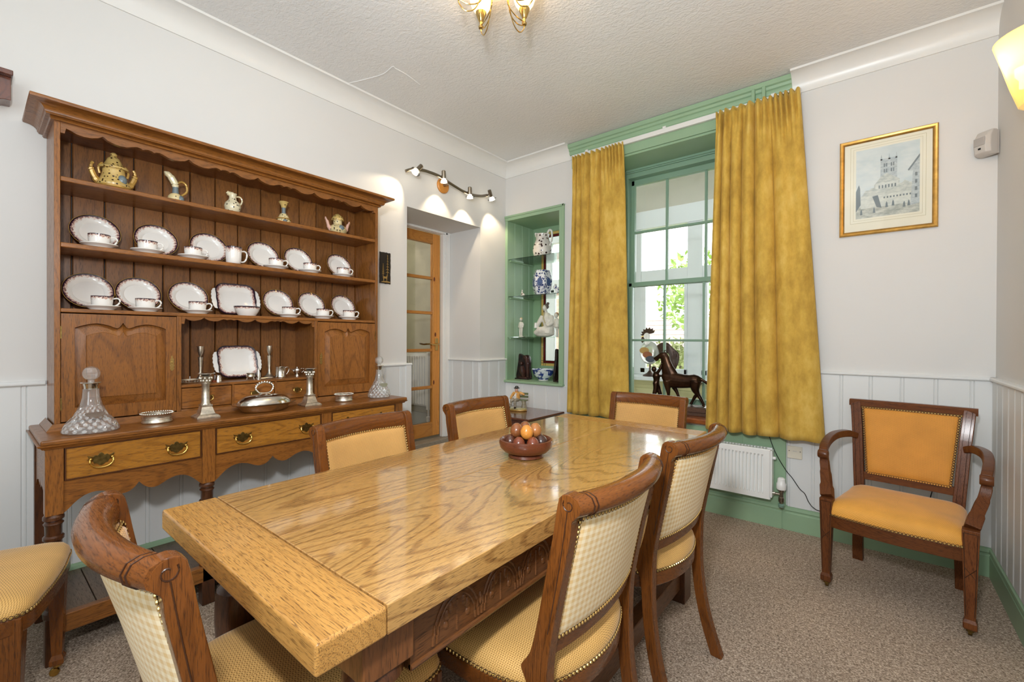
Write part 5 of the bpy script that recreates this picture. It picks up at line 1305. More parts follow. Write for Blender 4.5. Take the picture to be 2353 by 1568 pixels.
for s in (-1, 1):
    P = [(s*0.200, -0.245, 0.0), (s*0.198, -0.225, 0.12), (s*0.192, -0.210, 0.28), (s*0.190, -0.206, 0.40), (s*0.197, arm_by(0.52), 0.52), (s*0.207, arm_by(0.68), 0.68), (s*0.217, arm_by(0.80), 0.80), (s*0.222, arm_by(0.858), 0.858)]
    Q = cr(P, 4)
    po_ = aL(MB().tube(Q, [0.0225]*len(Q), sq=True, upv=(0, 1, 0), sx=0.85), 'rear_post', AZ, None, smooth=0, bevel=0.003)
    bd = MB()
    bd.tube([(x-s*0.010, y+0.0188, z) for x, y, z in Q[12:]], 0.0013, 5).tube([(x+s*0.010, y+0.0188, z) for x, y, z in Q[12:]], 0.0013, 5)
    loc(bd.build('inlay_line', M['chair_bead'], None), po_)
    # front leg
    x, y = s*0.243, 0.226
    sq = lambda r, z: [(x+r, y+r, z), (x-r, y+r, z), (x-r, y-r, z), (x+r, y-r, z)]
    lg = aL(MB().loft([sq(0.017, 0.034), sq(0.021, 0.040), sq(0.021, 0.062), sq(0.016, 0.075), sq(0.0175, 0.12), sq(0.0255, 0.40), sq(0.026, 0.437)]), 'leg', AZ, None, smooth=0, bevel=0.0015)
    bd = MB()
    for sx in (-1, 1):
        bd.tube([(x+sx*0.013, y+0.0173, 0.09), (x+sx*0.020, y+0.0262, 0.425)], 0.0013, 5)
        bd.tube([(x+sx*0.017, y+0.0205, 0.24), (x-sx*0.017, y+0.0225, 0.285)], 0.0013, 5)
    bd.tube([(x-0.02, y+0.0264, 0.425), (x+0.02, y+0.0264, 0.425)], 0.0013, 5)
    loc(bd.build('inlay_line', M['chair_bead'], None), lg)
    loc(MB().lathe([(0, 0.024), (0.013, 0.024), (0.014, 0.036), (0, 0.037)], (x, y, 0), 12).lathe([(0.0, -0.006), (0.0125, -0.006), (0.0142, 0), (0.0125, 0.006), (0.0, 0.006)], (x, y-0.014, 0.0146), 14, 'x').build('castor', M['dark_brass'], None), lg)
    # arm: leaves the post, sweeps out and forward, scrolls under, then the curved support
    A = cr([(s*0.212, arm_by(0.672)+0.006, 0.674), (s*0.242, -0.20, 0.690), (s*0.276, -0.11, 0.690), (s*0.288, -0.01, 0.677), (s*0.288, 0.075, 0.655), (s*0.284, 0.118, 0.630)], 5)
    am = aL(MB().tube(A, [0.016]*5+[0.018]*(len(A)-5), sq=True, sx=1.0), 'arm', AX, None, smooth=30, bevel=0.005)
    loc(MB().lathe([(0, -0.021), (0.019, -0.021), (0.022, -0.016), (0.022, 0.016), (0.019, 0.021), (0, 0.021)], (s*0.284, 0.118, 0.622), 18, 'x').build('arm_scroll', AX, None), am)
    Sp = cr([(s*0.284, 0.105, 0.635), (s*0.284, 0.094, 0.590), (s*0.275, 0.112, 0.540), (s*0.258, 0.165, 0.485), (s*0.245, 0.212, 0.436)], 5)
    aL(MB().tube(Sp, [0.017]*6+[0.018]*5+[0.020]*5+[0.024]*5, sq=True, upv=(0, 1, 0)), 'arm_support', AZ, None, smooth=30, bevel=0.003)
# crest rail with small rolled ends, lower rail, padded back
def aback(x, z): return arm_by(z)-0.012*(1-(x/0.24)**2)
R = []
for i in range(17):
    x = -0.250+0.500*i/16; y = aback(x, 0.85)
    R.append([(x, y+a, b) for a, b in ((0.019, 0.838), (0.020, 0.862), (0.010, 0.872), (-0.012, 0.873), (-0.028, 0.868), (-0.034, 0.855), (-0.028, 0.842), (-0.014, 0.838))])
aL(MB().loft(R), 'crest_rail', AX, None, smooth=40)
R = []
for i in range(9):
    x = -0.205+0.41*i/8; y = aback(x, 0.47)
    R.append([(x, y+0.014, 0.452), (x, y+0.012, 0.492), (x, y-0.012, 0.492), (x, y-0.010, 0.452)])
aL(MB().loft(R), 'lower_rail', AX, None, bevel=0.002)
def apad(sgn, puff, name, mat):
    def h(z): return 0.163+0.031*(z-0.48)/0.36
    z0, z1 = 0.486, 0.836
    def fn(u, v):
        z = z0+(z1-z0)*v; x = h(z)*(2*u-1)
        k = min(1.0, min(min(u, 1-u)*0.4, min(v, 1-v)*0.36)/0.05); k = sqrt(max(0, 1-(1-k)**2))
        return (x, aback(x, z)+sgn*(0.010+puff*k), z)
    def fb(u, v): p = fn(u, v); return (p[0], aback(p[0], p[2]), p[2])
    nu, nv = 22, 20; m = MB().grid(fn, nu, nv)
    edge = [(i/nu, 0.0) for i in range(nu)]+[(1.0, j/nv) for j in range(nv)]+[(1-i/nu, 1.0) for i in range(nu)]+[(0.0, 1-j/nv) for j in range(nv)]
    m.loft([[fn(*e) for e in edge], [fb(*e) for e in edge]], False, False)
    aL(m, name, mat, None, smooth=60)
    if sgn > 0:
        nm = MB()
        for i in range(34):
            for v in (0.012, 0.988): p = fn(i/33, v); stud(nm, (p[0], p[1]+0.001, p[2]), (0, 1, 0), 0.0054)
        for j in range(1, 28):
            for u in (0.01, 0.99): p = fn(u, j/28); stud(nm, (p[0], p[1]+0.001, p[2]), (0, 1, 0), 0.0054)
        aL(nm, 'back_nails', NAIL, None, fix=False)['kind'] = 'stuff'
apad(1, 0.016, 'back_pad', M['arm_back_weave']); apad(-1, 0.004, 'back_cover', M['gingham'])
ac.rotation_euler = (0, 0, pi+radians(-8.6)); ac.location = (0.108, 2.822, 0)

# ------------------------------------------------------------------ corner side table
sd = thing('side_table', 'small polished mahogany side table in the corner below the niche', 'side table', (-2.34, 2.97, 0))
sx0, sx1, sy0, sy1 = -2.62, -2.045, 2.72, 3.235
MB().box(sx0, sx1, sy0, sy1, 0.562, 0.580).build('table_top', M['side_mahog'], sd, bevel=0.006, seg=3)
MB().box(sx0+0.03, sx1-0.03, sy0+0.03, sy1-0.02, 0.47, 0.562).build('frieze', M['side_mahog'], sd, bevel=0.003)
dwr = MB().box(sx1-0.034, sx1-0.024, sy0+0.07, sy1-0.06, 0.482, 0.550).build('drawer_front', M['side_mahog'], sd, bevel=0.003)
MB().sphere((sx1-0.016, (sy0+sy1)/2, 0.516), 0.009, 10, 6).build('knob', M['brass'], dwr)
for x in (sx0+0.05, sx1-0.05):
    for y in (sy0+0.05, sy1-0.045):
        q = lambda r, z: [(x+r, y+r, z), (x-r, y+r, z), (x-r, y-r, z), (x+r, y-r, z)]
        MB().loft([q(0.012, 0.0), q(0.020, 0.47)]).build('leg', M['side_mahog'], sd, smooth=0)

# ------------------------------------------------------------------ curtains
def curtain(name, label, xt0, xt1, xb0, xb1, z0, z1, ridges, amp, phase):
    nu, nv = 220, 60
    def fn(u, v):
        v2 = v**1.25                                    # v: 0 bottom .. 1 top
        x = (xb0+(xb1-xb0)*u)*(1-v)+(xt0+(xt1-xt0)*u)*v+0.006*sin(4*v+6*u+phase)*min(1, 8*min(u, 1-u))
        big = 0.0
        for (c0, d0), (c1, d1) in zip(ridges, ridges[1:]):
            if c0 <= u <= c1:
                tt = (u-c0)/(c1-c0); w_ = (c1-c0)*(xb1-xb0)
                A_ = min(1.0, w_/0.07); big = A_*(sin(pi*tt)**0.55)*(1-0.25*sin(pi*tt)**6*(1 if w_ > 0.14 else 0))
                if w_ > 0.14: big += 0.10*sin(2*pi*(tt*1.6+phase+0.15*sin(3*v)))*sin(pi*tt)
        big *= 0.9+0.1*sin(5*v+9*u)
        hd = max(0.0, (v-0.955)/0.045)                  # heading tape
        pl = sin(2*pi*(13*u+0.45*sin(7*u+phase)))
        pinch = math.exp(-((v-0.945)/0.02)**2)
        k = 1-0.30*v-0.25*pinch
        y = 3.218-amp*big*k*(1-0.75*hd)-0.013*pl*max(0.0, min(1.0, (v-0.84)/0.11))-0.004*hd*pl-0.014*hd
        z = z0+(z1-z0)*v+0.004*sin(23*u+phase)*(1-v)+0.004*pl*hd
        return (x, y, z)
    def fo(u, v):
        x, y, z = fn(u, v); return (x, min(y, 3.224), z)
    t = thing(name, label, 'curtain', ((xt0+xt1)/2, 3.17, z0))
    m = MB().grid(fo, nu, nv); o = m.build('curtain_cloth', M['curtain'], t, smooth=80); 
    md = o.modifiers.new('solid', 'SOLIDIFY'); md.thickness = 0.005; md.offset = 0
    # heading tape and hem as bands that follow the cloth
    b = MB(); b.grid(lambda u, v: (lambda p: (p[0], p[1]+0.007, p[2]))(fo(u, 0.945+0.04*v)), nu, 2)
    b.build('heading_tape', plain(name+' tape', (206, 186, 130), 0.8), t, smooth=80)
    for i in range(9):
        u = 0.04+0.92*i/8; p = fo(u, 0.965)
        MB().tube(cr([(p[0], p[1]+0.002, p[2]-0.02), (p[0], p[1]+0.008, p[2]+0.002), (p[0], 3.238, 2.724)], 3), 0.0022, 5).build('curtain_hook', M['curtain'], t)
    return t
curtain('curtain', 'narrower mustard curtain at the left of the window beside the niche', -1.952, -1.500, -2.000, -1.448, 0.585, 2.722,
        [(0, 0), (0.09, 0), (0.20, 0), (0.36, 0), (0.54, 0), (1, 0)], 0.062, 0.2)
curtain('curtain', 'wider mustard curtain at the right of the window above the radiator', -0.826, -0.352, -0.884, -0.214, 0.595, 2.735,
        [(0, 0), (0.10, 0), (0.21, 0), (0.335, 0), (0.47, 0), (0.66, 0), (1, 0)], 0.084, 0.7)

# ------------------------------------------------------------------ radiator, valve, cable, socket
ra = thing('panel_radiator', 'white ribbed panel radiator under the window behind the right curtain', 'radiator', (-1.0, 3.2, 0.2))
rx0, rx1, rz0, rz1 = -1.62, -0.490, 0.200, 0.508
m = MB(); N = 50; w_ = (rx1-rx0-0.06)/N
prof = [(rx0, 3.176), (rx0+0.02, 3.170)]
for i in range(N):
    a = rx0+0.03+w_*i; prof += [(a+0.001, 3.170), (a+0.004, 3.184), (a+0.0075, 3.184), (a+0.0105, 3.170)]
prof += [(rx1-0.006, 3.170), (rx1, 3.176)]
def inset(z, k): return [(x, (y if k else (3.170 if abs(y-3.184) < 1e-6 else y)), z) for x, y in prof]+[(rx1, 3.19, z), (rx0, 3.19, z)]
m.loft([inset(rz0, 0), inset(rz0+0.030, 0), inset(rz0+0.045, 1), inset(rz1-0.045, 1), inset(rz1-0.030, 0), inset(rz1, 0)])
m.build('front_panel', M['radiator'], ra, smooth=25)
MB().box(rx0, rx1, 3.235, 3.250, rz0, rz1).build('rear_panel', M['radiator'], ra, bevel=0.003)
MB().box(rx1-0.004, rx1+0.008, 3.182, 3.246, rz0+0.01, rz1-0.004).build('side_cover', M['radiator'], ra, bevel=0.003)
m = MB(); x = rx0+0.02
while x < rx1-0.02: m.box(x, x+0.009, 3.188, 3.238, rz1-0.003, rz1+0.004); x += 0.0185
m.box(rx0, rx1, 3.174, 3.188, rz1-0.004, rz1+0.004).box(rx0, rx1, 3.236, 3.249, rz1-0.004, rz1+0.004)
m.build('top_grille', M['radiator'], ra)
for z in (0.455, 0.235): MB().lathe([(0, 0), (0.010, 0), (0.010, 0.014), (0.006, 0.018), (0, 0.018)], (rx1+0.007, 3.212, z), 12, 'x').build('end_plug', M['radiator'] if z > 0.3 else M['silver'], ra)
for x in (-1.45, -0.7): MB().box(x-0.02, x+0.02, 3.250, 3.278, 0.22, 0.48).build('wall_bracket', M['radiator'], ra)
vx = -0.436
MB().tube([(rx1+0.01, 3.212, 0.235), (vx, 3.212, 0.235)], 0.008, 10).lathe([(0, 0.150), (0.010, 0.150), (0.010, 0.185), (0.016, 0.19), (0.016, 0.215), (0.011, 0.22), (0.011, 0.25), (0.017, 0.253), (0.017, 0.268), (0, 0.269)], (vx, 3.212, 0), 16).build('valve_body', M['nickel'], ra)
MB().lathe([(0, 0.266), (0.024, 0.266), (0.027, 0.272), (0.027, 0.302), (0.023, 0.308), (0.021, 0.332), (0.014, 0.340), (0, 0.341)], (vx, 3.212, 0), 20).build('thermostat_head', M['radiator'], ra)
MB().tube(cr([(vx, 3.212, 0.175), (vx, 3.214, 0.164), (vx, 3.225, 0.160), (vx, 3.275, 0.160)], 4), 0.0075, 10).build('pipe', M['green'], ra)
MB().lathe([(0, 0.150), (0.016, 0.156), (0.018, 0.172), (0.0, 0.186)], (vx, 3.212, 0), 16).build('compression_nut', plain('verdigris nut', (140, 176, 160), 0.4, 0.4), ra)
cb = MB().tube(cr([(-0.53, 3.262, 0.66), (-0.505, 3.262, 0.56), (-0.47, 3.258, 0.47), (-0.418, 3.262, 0.378), (-0.385, 3.268, 0.335), (-0.345, 3.268, 0.275), (-0.318, 3.268, 0.25), (-0.298, 3.266, 0.205), (-0.27, 3.26, 0.175), (-0.22, 3.262, 0.163), (0.0, 3.265, 0.160), (0.14, 3.262, 0.162), (0.19, 3.262, 0.19), (0.225, 3.262, 0.26), (0.255, 3.262, 0.40)], 6), 0.0024, 6).build('cable', M['black'], None)
tag(cb, 'thin black cable trailing down from the right curtain along the skirting', 'cable')
sk = thing('socket_plate', 'blank cream wall plate below the right curtain hem', 'wall plate', (-0.372, BY-0.02, 0.495))
MB().box(-0.412, -0.333, BY-0.024, BY-0.012, 0.458, 0.535).build('plate', plain('cream plate', (232, 224, 206), 0.35), sk, bevel=0.003)
m = MB()
for x in (-0.402, -0.343): m.lathe([(0, 0), (0.003, 0), (0.003, -0.0012), (0, -0.0012)], (x, BY-0.024, 0.505), 10, 'y')
m.build('screw', M['nickel'], sk)
MB().box(-0.382, -0.362, BY-0.0246, BY-0.0238, 0.503, 0.507).build('faint_mark', M['grey_plastic'], sk)
# ------------------------------------------------------------------ picture
pc = thing('framed_picture', 'gilt framed watercolour of a church tower with wide cream mount on the white wall', 'picture', (0.055, BY, 1.81))
px0, px1, pz0, pz1 = -0.156, 0.270, 1.812, 2.369
fp = [(0, 0.0), (0.0, 0.012), (0.006, 0.020), (0.012, 0.018), (0.020, 0.012), (0.024, 0.008), (0.024, 0.0)]
m = MB(); R = []
for (sx, sz) in ((0, 0), (1, 0), (1, 1), (0, 1), (0, 0)):
    ring = []
    for o_, h_ in fp:
        ring.append(((px1-o_ if sx else px0+o_), BY-0.002-h_, (pz1-o_ if sz else pz0+o_)))
    R.append(ring)
m.loft(R, False, False).build('frame', M['gold_frame'], pc, smooth=30)
MB().box(px0+0.01, px1-0.01, BY-0.008, BY-0.003, pz0+0.01, pz1-0.01).build('mount', M['mount'], pc, smooth=0)
ax0, ax1, az0, az1 = -0.079, 0.196, 1.908, 2.303
line = plain('mount wash line', (206, 196, 160), 0.8)
m = MB()
for d_, w2 in ((0.026, 0.0016), (0.012, 0.0012)):
    a0, a1, b0, b1 = ax0-d_, ax1+d_, az0-d_, az1+d_
    for q in ((a0, a1, b0, b0+w2), (a0, a1, b1-w2, b1), (a0, a0+w2, b0, b1), (a1-w2, a1, b0, b1)): m.box(q[0], q[1], BY-0.0086, BY-0.0078, q[2], q[3])
m.build('wash_line', line, pc, smooth=0)
def wash(nm, a, b, sc=14):
    t = NT(nm); t.col(t.ramp(t.noise(t.vmul(t.obj(), (1, 1, 2)), sc, 4, 0.65), [(0.35, lin(a)), (0.65, lin(b))])); t.set('Roughness', 0.7); return t.m
pm = [wash('sky wash', (206, 216, 216), (226, 230, 226), 8), wash('tower wash', (172, 182, 184), (206, 212, 210), 60), wash('roof wash', (176, 184, 178), (216, 218, 208), 40),
      wash('wall wash', (204, 208, 200), (226, 228, 218), 40), plain('ink grey', (124, 134, 136), 0.7), wash('street wash', (160, 164, 154), (214, 214, 202), 30)]
art = MB()
W_, H_ = ax1-ax0, az1-az0
def Pq(i, pts, dep):
    art.cur = i
    art.add([(ax0+x*W_, BY-0.0082-dep*0.00016, az0+z*H_) for x, z in pts], [tuple(range(len(pts)))])
def rect(i, x0, x1, z0, z1, dep): Pq(i, [(x0, z0), (x1, z0), (x1, z1), (x0, z1)], dep)
rect(0, 0, 1, 0, 1, 0)
rect(5, 0, 1, 0, 0.17, 1)
Pq(2, [(0.05, 0.3), (0.25, 0.42), (0.5, 0.45), (0.95, 0.42), (0.95, 0.3)], 1)
rect(1, 0.40, 0.66, 0.40, 0.82, 2)
for x in (0.40, 0.525, 0.635): Pq(1, [(x-0.004, 0.8), (x+0.03, 0.8), (x+0.013, 0.89)], 2)
for x in (0.45, 0.56):
    for z in (0.62, 0.70): rect(4, x, x+0.022, z, z+0.05, 3); rect(4, x+0.035, x+0.055, z, z+0.05, 3)
Pq(2, [(0.30, 0.46), (0.42, 0.58), (0.50, 0.61), (0.70, 0.50), (0.70, 0.44), (0.30, 0.42)], 3)
rect(3, 0.32, 0.68, 0.36, 0.48, 4)
for k in range(6): rect(4, 0.37+0.05*k, 0.395+0.05*k, 0.40, 0.445, 5)
Pq(2, [(0.08, 0.30), (0.16, 0.40), (0.62, 0.40), (0.86, 0.38), (0.90, 0.30)], 5)
rect(3, 0.08, 0.90, 0.14, 0.31, 6)
for k in range(9): rect(4, 0.45+0.05*k, 0.475+0.05*k, 0.25, 0.275, 7)
Pq(4, [(0.27, 0.30), (0.36, 0.31), (0.42, 0.12), (0.34, 0.14)], 7)
Pq(2, [(0.66, 0.38), (0.78, 0.47), (0.90, 0.40)], 6)
Pq(1, [(0.86, 0.10), (1, 0.12), (1, 0.80), (0.84, 0.62), (0.86, 0.58), (0.90, 0.58)], 8)
for k in range(4): rect(4, 0.93, 0.965, 0.2+0.1*k, 0.25+0.1*k, 9)
Pq(4, [(0.82, 0.60), (1, 0.80), (1, 0.76), (0.84, 0.585)], 9)
Pq(4, [(0, 0.40), (0.05, 0.5), (0.07, 0.44), (0.08, 0.2), (0, 0.1)], 8)
for x, z in ((0.09, 0.05), (0.3, 0.06), (0.77, 0.09), (0.84, 0.1), (0.6, 0.13), (0.5, 0.12)):
    Pq(4, [(x-0.022, z), (x+0.022, z), (x+0.012, z+0.06), (x, z+0.085), (x-0.012, z+0.06)], 9)
art.build('print', pm, pc, smooth=0, fix=False)
MB().box(px0+0.022, px1-0.022, BY-0.0125, BY-0.0115, pz0+0.022, pz1-0.022).build('picture_glass', M['window_glass'], pc, smooth=0)

# ------------------------------------------------------------------ motion sensor in the corner
se = thing('motion_sensor', 'pale grey plastic motion sensor fixed in the right corner above the armchair', 'sensor', (0.455, 3.255, 2.2))
a45 = Matrix.Translation((0.440, 3.243, 2.196)) @ Matrix.Rotation(radians(-45), 4, 'Z')
m = MB(); R = []
for z, k, dpt in ((-0.062, 0.85, -0.012), (-0.050, 1.0, -0.034), (-0.01, 1.0, -0.040), (0.03, 1.0, -0.034), (0.062, 0.96, -0.010)):
    R.append([(-0.037*k, 0.018, z), (-0.037*k, dpt*0.6, z), (-0.024*k, dpt, z), (0.024*k, dpt, z), (0.037*k, dpt*0.6, z), (0.037*k, 0.018, z)])
m.loft(R).xf(a45).build('sensor_body', M['grey_plastic'], se, bevel=0.004)
MB().box(-0.024, 0.024, -0.0425, -0.037, -0.014, 0.026).xf(a45).build('lens_window', plain('grey lens', (182, 176, 172), 0.3), se, bevel=0.002)
MB().box(-0.005, 0.005, -0.0405, -0.036, -0.034, -0.026).xf(a45).build('indicator', M['black'], se)
MB().box(-0.034, 0.034, 0.016, 0.030, -0.058, 0.058).xf(a45).build('corner_bracket', M['grey_plastic'], se)

# ------------------------------------------------------------------ lamps
def opal(name, hexc, strength):
    t = NT(name); tr = t.n('BsdfTransparent', Color=(1, 0.95, 0.85, 1)); tl = t.n('BsdfTranslucent', Color=lin(hexc)); em = t.n('Emission', Color=lin(hexc), Strength=strength)
    mx = t.n('MixShader', i0=0.55, i1=tr.outputs[0], i2=tl.outputs[0]); ad = t.n('AddShader', i0=mx.outputs[0], i1=em.outputs[0])
    t.t.links.new(ad.outputs[0], t.out.inputs[0]); return t.m
def point(name, loc_, watts, color, r=0.02):
    l = bpy.data.lights.new(name, 'POINT'); l.energy = watts; l.color = color; l.shadow_soft_size = r
    o = bpy.data.objects.new(name, l); COL.objects.link(o); o.location = loc_; return o
WARM = (1.0, 0.80, 0.55)
sc = thing('wall_sconce', 'half cone opal glass wall light glowing on the right wall', 'wall light', (0.487, 2.5, 2.08))
R = []
for z, r in ((2.080, 0.060), (2.083, 0.063), (2.16, 0.085), (2.25, 0.107), (2.335, 0.130)):
    R.append([(0.484-r*sin(pi*k/20), 2.5+r*cos(pi*k/20), z) for k in range(21)])
m = MB(); m.loft(R, False, False, closed=False)
R2 = [[(0.484-(r-0.004)*sin(pi*k/20), 2.5+(r-0.004)*cos(pi*k/20), z) for k in range(21)] for z, r in ((2.335, 0.130), (2.083, 0.063))]
m.loft([R[-1]]+R2, False, False, closed=False)
m.build('glass_shade', opal('opal sconce glass', (255, 222, 150), 0.30), sc, smooth=60, fix=False)
MB().box(0.468, 0.486, 2.45, 2.55, 2.12, 2.26).build('back_plate', M['bright_brass'], sc, bevel=0.003)
MB().lathe([(0, 0), (0.012, 0), (0.012, 0.03), (0.024, 0.05), (0.024, 0.075), (0.0, 0.085)], (0.435, 2.5, 2.15), 14).build('bulb', emit('sconce bulb', (255, 236, 200), 5), sc)
point('sconce_light', (0.435, 2.5, 2.27), 2.2, WARM, 0.03)

cl = thing('chandelier', 'brass ceiling light with looping arms and upturned opal shades', 'ceiling light', (-1.246, 1.43, CZ))
cx, cy = -1.246, 1.43
MB().lathe([(0, 2.86), (0.058, 2.86), (0.056, 2.845), (0.03, 2.83), (0.016, 2.82), (0.013, 2.75), (0.022, 2.74), (0.030, 2.72), (0.022, 2.70), (0.010, 2.69), (0.014, 2.675), (0.0, 2.665)], (cx, cy, 0), 24).build('stem', M['bright_brass'], cl)
a0 = atan2(0.85, -0.54)
shade_m = opal('opal chandelier glass', (255, 236, 200), 0.45)
for i in range(5):
    a = a0+radians(36)+i*2*pi/5; ux, uy = cos(a), sin(a)
    def Q(r, z): return (cx+ux*r, cy+uy*r, z)
    m = MB()
    for k, (dz, dr) in enumerate(((-0.022, 0.0), (0.010, -0.03), (0.042, -0.05))):
        m.tube(cr([Q(0.012, 2.735+dz*0.5), Q(0.035, 2.745+dz*0.4), Q(0.060, 2.70+dz*0.8), Q(0.095+dr*0.7, 2.622+dz), Q(0.136+dr*0.5, 2.600+dz*0.95), Q(0.165, 2.618+dz*0.55), Q(0.170, 2.638+dz*0.2)], 6), 0.0026, 6)
    m.build('arm', M['bright_brass'], cl)
    c0 = Q(0.170, 0)
    MB().lathe([(0, 2.626), (0.010, 2.628), (0.012, 2.636), (0.007, 2.642), (0.007, 2.656), (0.011, 2.660), (0.016, 2.672), (0.024, 2.692), (0.025, 2.700), (0, 2.698)], (c0[0], c0[1], 0), 18).build('cup', M['bright_brass'], cl)
    pr = [(0.012, 2.700), (0.030, 2.706), (0.042, 2.724), (0.050, 2.75), (0.056, 2.775), (0.064, 2.796), (0.0625, 2.797), (0.0545, 2.775), (0.0485, 2.75), (0.0405, 2.725), (0.029, 2.708), (0.012, 2.702)]
    R = [[(c0[0]+r*cos(2*pi*k/24), c0[1]+r*sin(2*pi*k/24), z) for k in range(24)] for r, z in pr]
    MB().loft(R, False, False).build('glass_shade', shade_m, cl, smooth=60)
    MB().lathe([(0, 2.700), (0.010, 2.70), (0.010, 2.715), (0.017, 2.735), (0.014, 2.758), (0, 2.768)], (c0[0], c0[1], 0), 14).build('bulb', emit('chandelier bulb %d' % i, (255, 236, 200), 4), cl)
    point('chandelier_light', (c0[0], c0[1], 2.785), 1.0, WARM, 0.03)

sp = thing('spotlight_bar', 'curved nickel spotlight bar with four lit heads above the door reveal', 'wall light', (LX, 2.49, 2.48))
bx = -2.675
bar = cr([(bx, 2.041, 2.434), (bx, 2.10, 2.465), (bx, 2.189, 2.487), (bx, 2.255, 2.494), (bx, 2.366, 2.492), (bx, 2.483, 2.468), (bx, 2.551, 2.455), (bx, 2.647, 2.440), (bx, 2.752, 2.440), (bx, 2.85, 2.456), (bx, 2.935, 2.484)], 5)
MB().tube(bar, 0.0075, 8, sx=1.6).build('curved_bar', M['nickel'], sp)
MB().lathe([(0, -0.016), (0.058, -0.016), (0.062, -0.010), (0.062, 0), (0, 0)][::-1] if False else [(0, 0.001), (0.062, 0.001), (0.062, 0.010), (0.055, 0.018), (0, 0.019)], (LX, 2.478, 2.462), 28, 'x').build('wooden_rose', M['pine_z'], sp)
MB().tube([(LX+0.015, 2.478, 2.462), (bx, 2.478, 2.468)], 0.010, 10).build('bar_support', M['nickel'], sp)
gold_em = emit('halogen glow', (255, 240, 210), 9)
rim_g = M['window_glass']
heads = [((bx, 2.150, 2.478), (-0.05, -0.55, -0.62), (-2.76, 1.72, 1.98)), ((bx, 2.395, 2.498), (-0.05, 0.10, -1), (-2.76, 2.42, 2.06)),
         ((bx, 2.690, 2.447), (-0.05, 0.08, -1), (-2.76, 2.74, 2.0)), ((bx, 2.948, 2.492), (-0.1, 0.55, -0.8), (-2.71, 3.22, 1.85))]
for hp_, dr_, tg in heads:
    p = Vector(hp_)+Vector((0.022, 0, 0.008)); d = Vector(dr_).normalized()
    h = MB().tube([p-d*0.032, p-d*0.028, p+d*0.022, p+d*0.030], [0.012, 0.0165, 0.0165, 0.015], 16).build('spot_head', M['nickel'], sp, smooth=30)
    MB().tube([Vector(hp_), p], 0.008, 8).build('swivel', M['nickel'], h)
    MB().tube([p+d*0.028, p+d*0.036, p+d*0.052, p+d*0.062], [0.012, 0.016, 0.024, 0.026], 18).build('halogen_bulb', gold_em, h)
    q = p+d*0.05; a = d.orthogonal().normalized(); b = d.cross(a)
    MB().loft([[tuple(q+a*(r*cos(2*pi*k/20))+b*(r*sin(2*pi*k/20))) for k in range(20)] for r in (0.027, 0.040)], False, False).build('glass_rim', rim_g, h, smooth=0, solid=0.002)
    l = bpy.data.lights.new('spot_light', 'SPOT'); l.energy = 7.0 if tg[0] < -2.74 else 10.0; l.color = (1.0, 0.80, 0.54); l.spot_size = radians(84); l.spot_blend = 0.5; l.shadow_soft_size = 0.012
    lo = bpy.data.objects.new('spot_light', l); COL.objects.link(lo); lo.location = p+d*0.068
    lo.rotation_euler = (Vector(tg)-lo.location).to_track_quat('-Z', 'Y').to_euler()

# ------------------------------------------------------------------ small wall pieces on the left wall
dp = thing('deer_plaque', 'small black wall plaque with gilt deer under fir trees beside the dresser', 'plaque', (LX, 1.92, 1.71))
rnd = random.Random(5)
edge = []
for k in range(12): edge.append((1.876+0.088*k/11, 1.600+rnd.uniform(-0.002, 0.002)))
for k in range(14): edge.append((1.964+rnd.uniform(-0.0015, 0.0015), 1.600+0.225*k/13))
for k in range(12): edge.append((1.964-0.088*k/11, 1.825+rnd.uniform(-0.002, 0.002)))
for k in range(14): edge.append((1.876+rnd.uniform(-0.0015, 0.0015), 1.825-0.225*k/13))
MB().prism(edge, LX+0.001, LX+0.012, 'x').build('slab', plain('black stained slab', (34, 28, 24), 0.5, bump=0.3), dp)
m = MB(); X_ = LX+0.0115
def flat(pts): m.prism(pts, X_, X_+0.003, 'x')
for cy_, zb_, hh, ww in ((1.937, 1.675, 0.135, 0.026), (1.900, 1.665, 0.080, 0.018)):
    flat([(cy_-0.002, zb_-0.02), (cy_+0.002, zb_-0.02), (cy_+0.0015, zb_+hh), (cy_-0.0015, zb_+hh)])
    for k in range(6):
        z_ = zb_+hh*(0.02+0.15*k); w_ = ww*(1-k/7)
        flat([(cy_-w_, z_), (cy_-w_*0.55, z_+0.002), (cy_, z_+0.014), (cy_+w_*0.55, z_+0.002), (cy_+w_, z_), (cy_, z_+0.004)])
flat([(1.898, 1.640), (1.902, 1.652), (1.918, 1.650), (1.928, 1.652), (1.932, 1.668), (1.938, 1.670), (1.940, 1.664), (1.936, 1.655), (1.934, 1.640), (1.932, 1.618), (1.930, 1.618), (1.928, 1.636), (1.908, 1.637), (1.905, 1.618), (1.902, 1.618), (1.901, 1.634)])
flat([(1.880, 1.608), (1.960, 1.608), (1.955, 1.616), (1.930, 1.619), (1.90, 1.617)])
m.build('gilt_relief', plain('gilt relief', (206, 172, 110), 0.35, 0.7), dp, smooth=0)

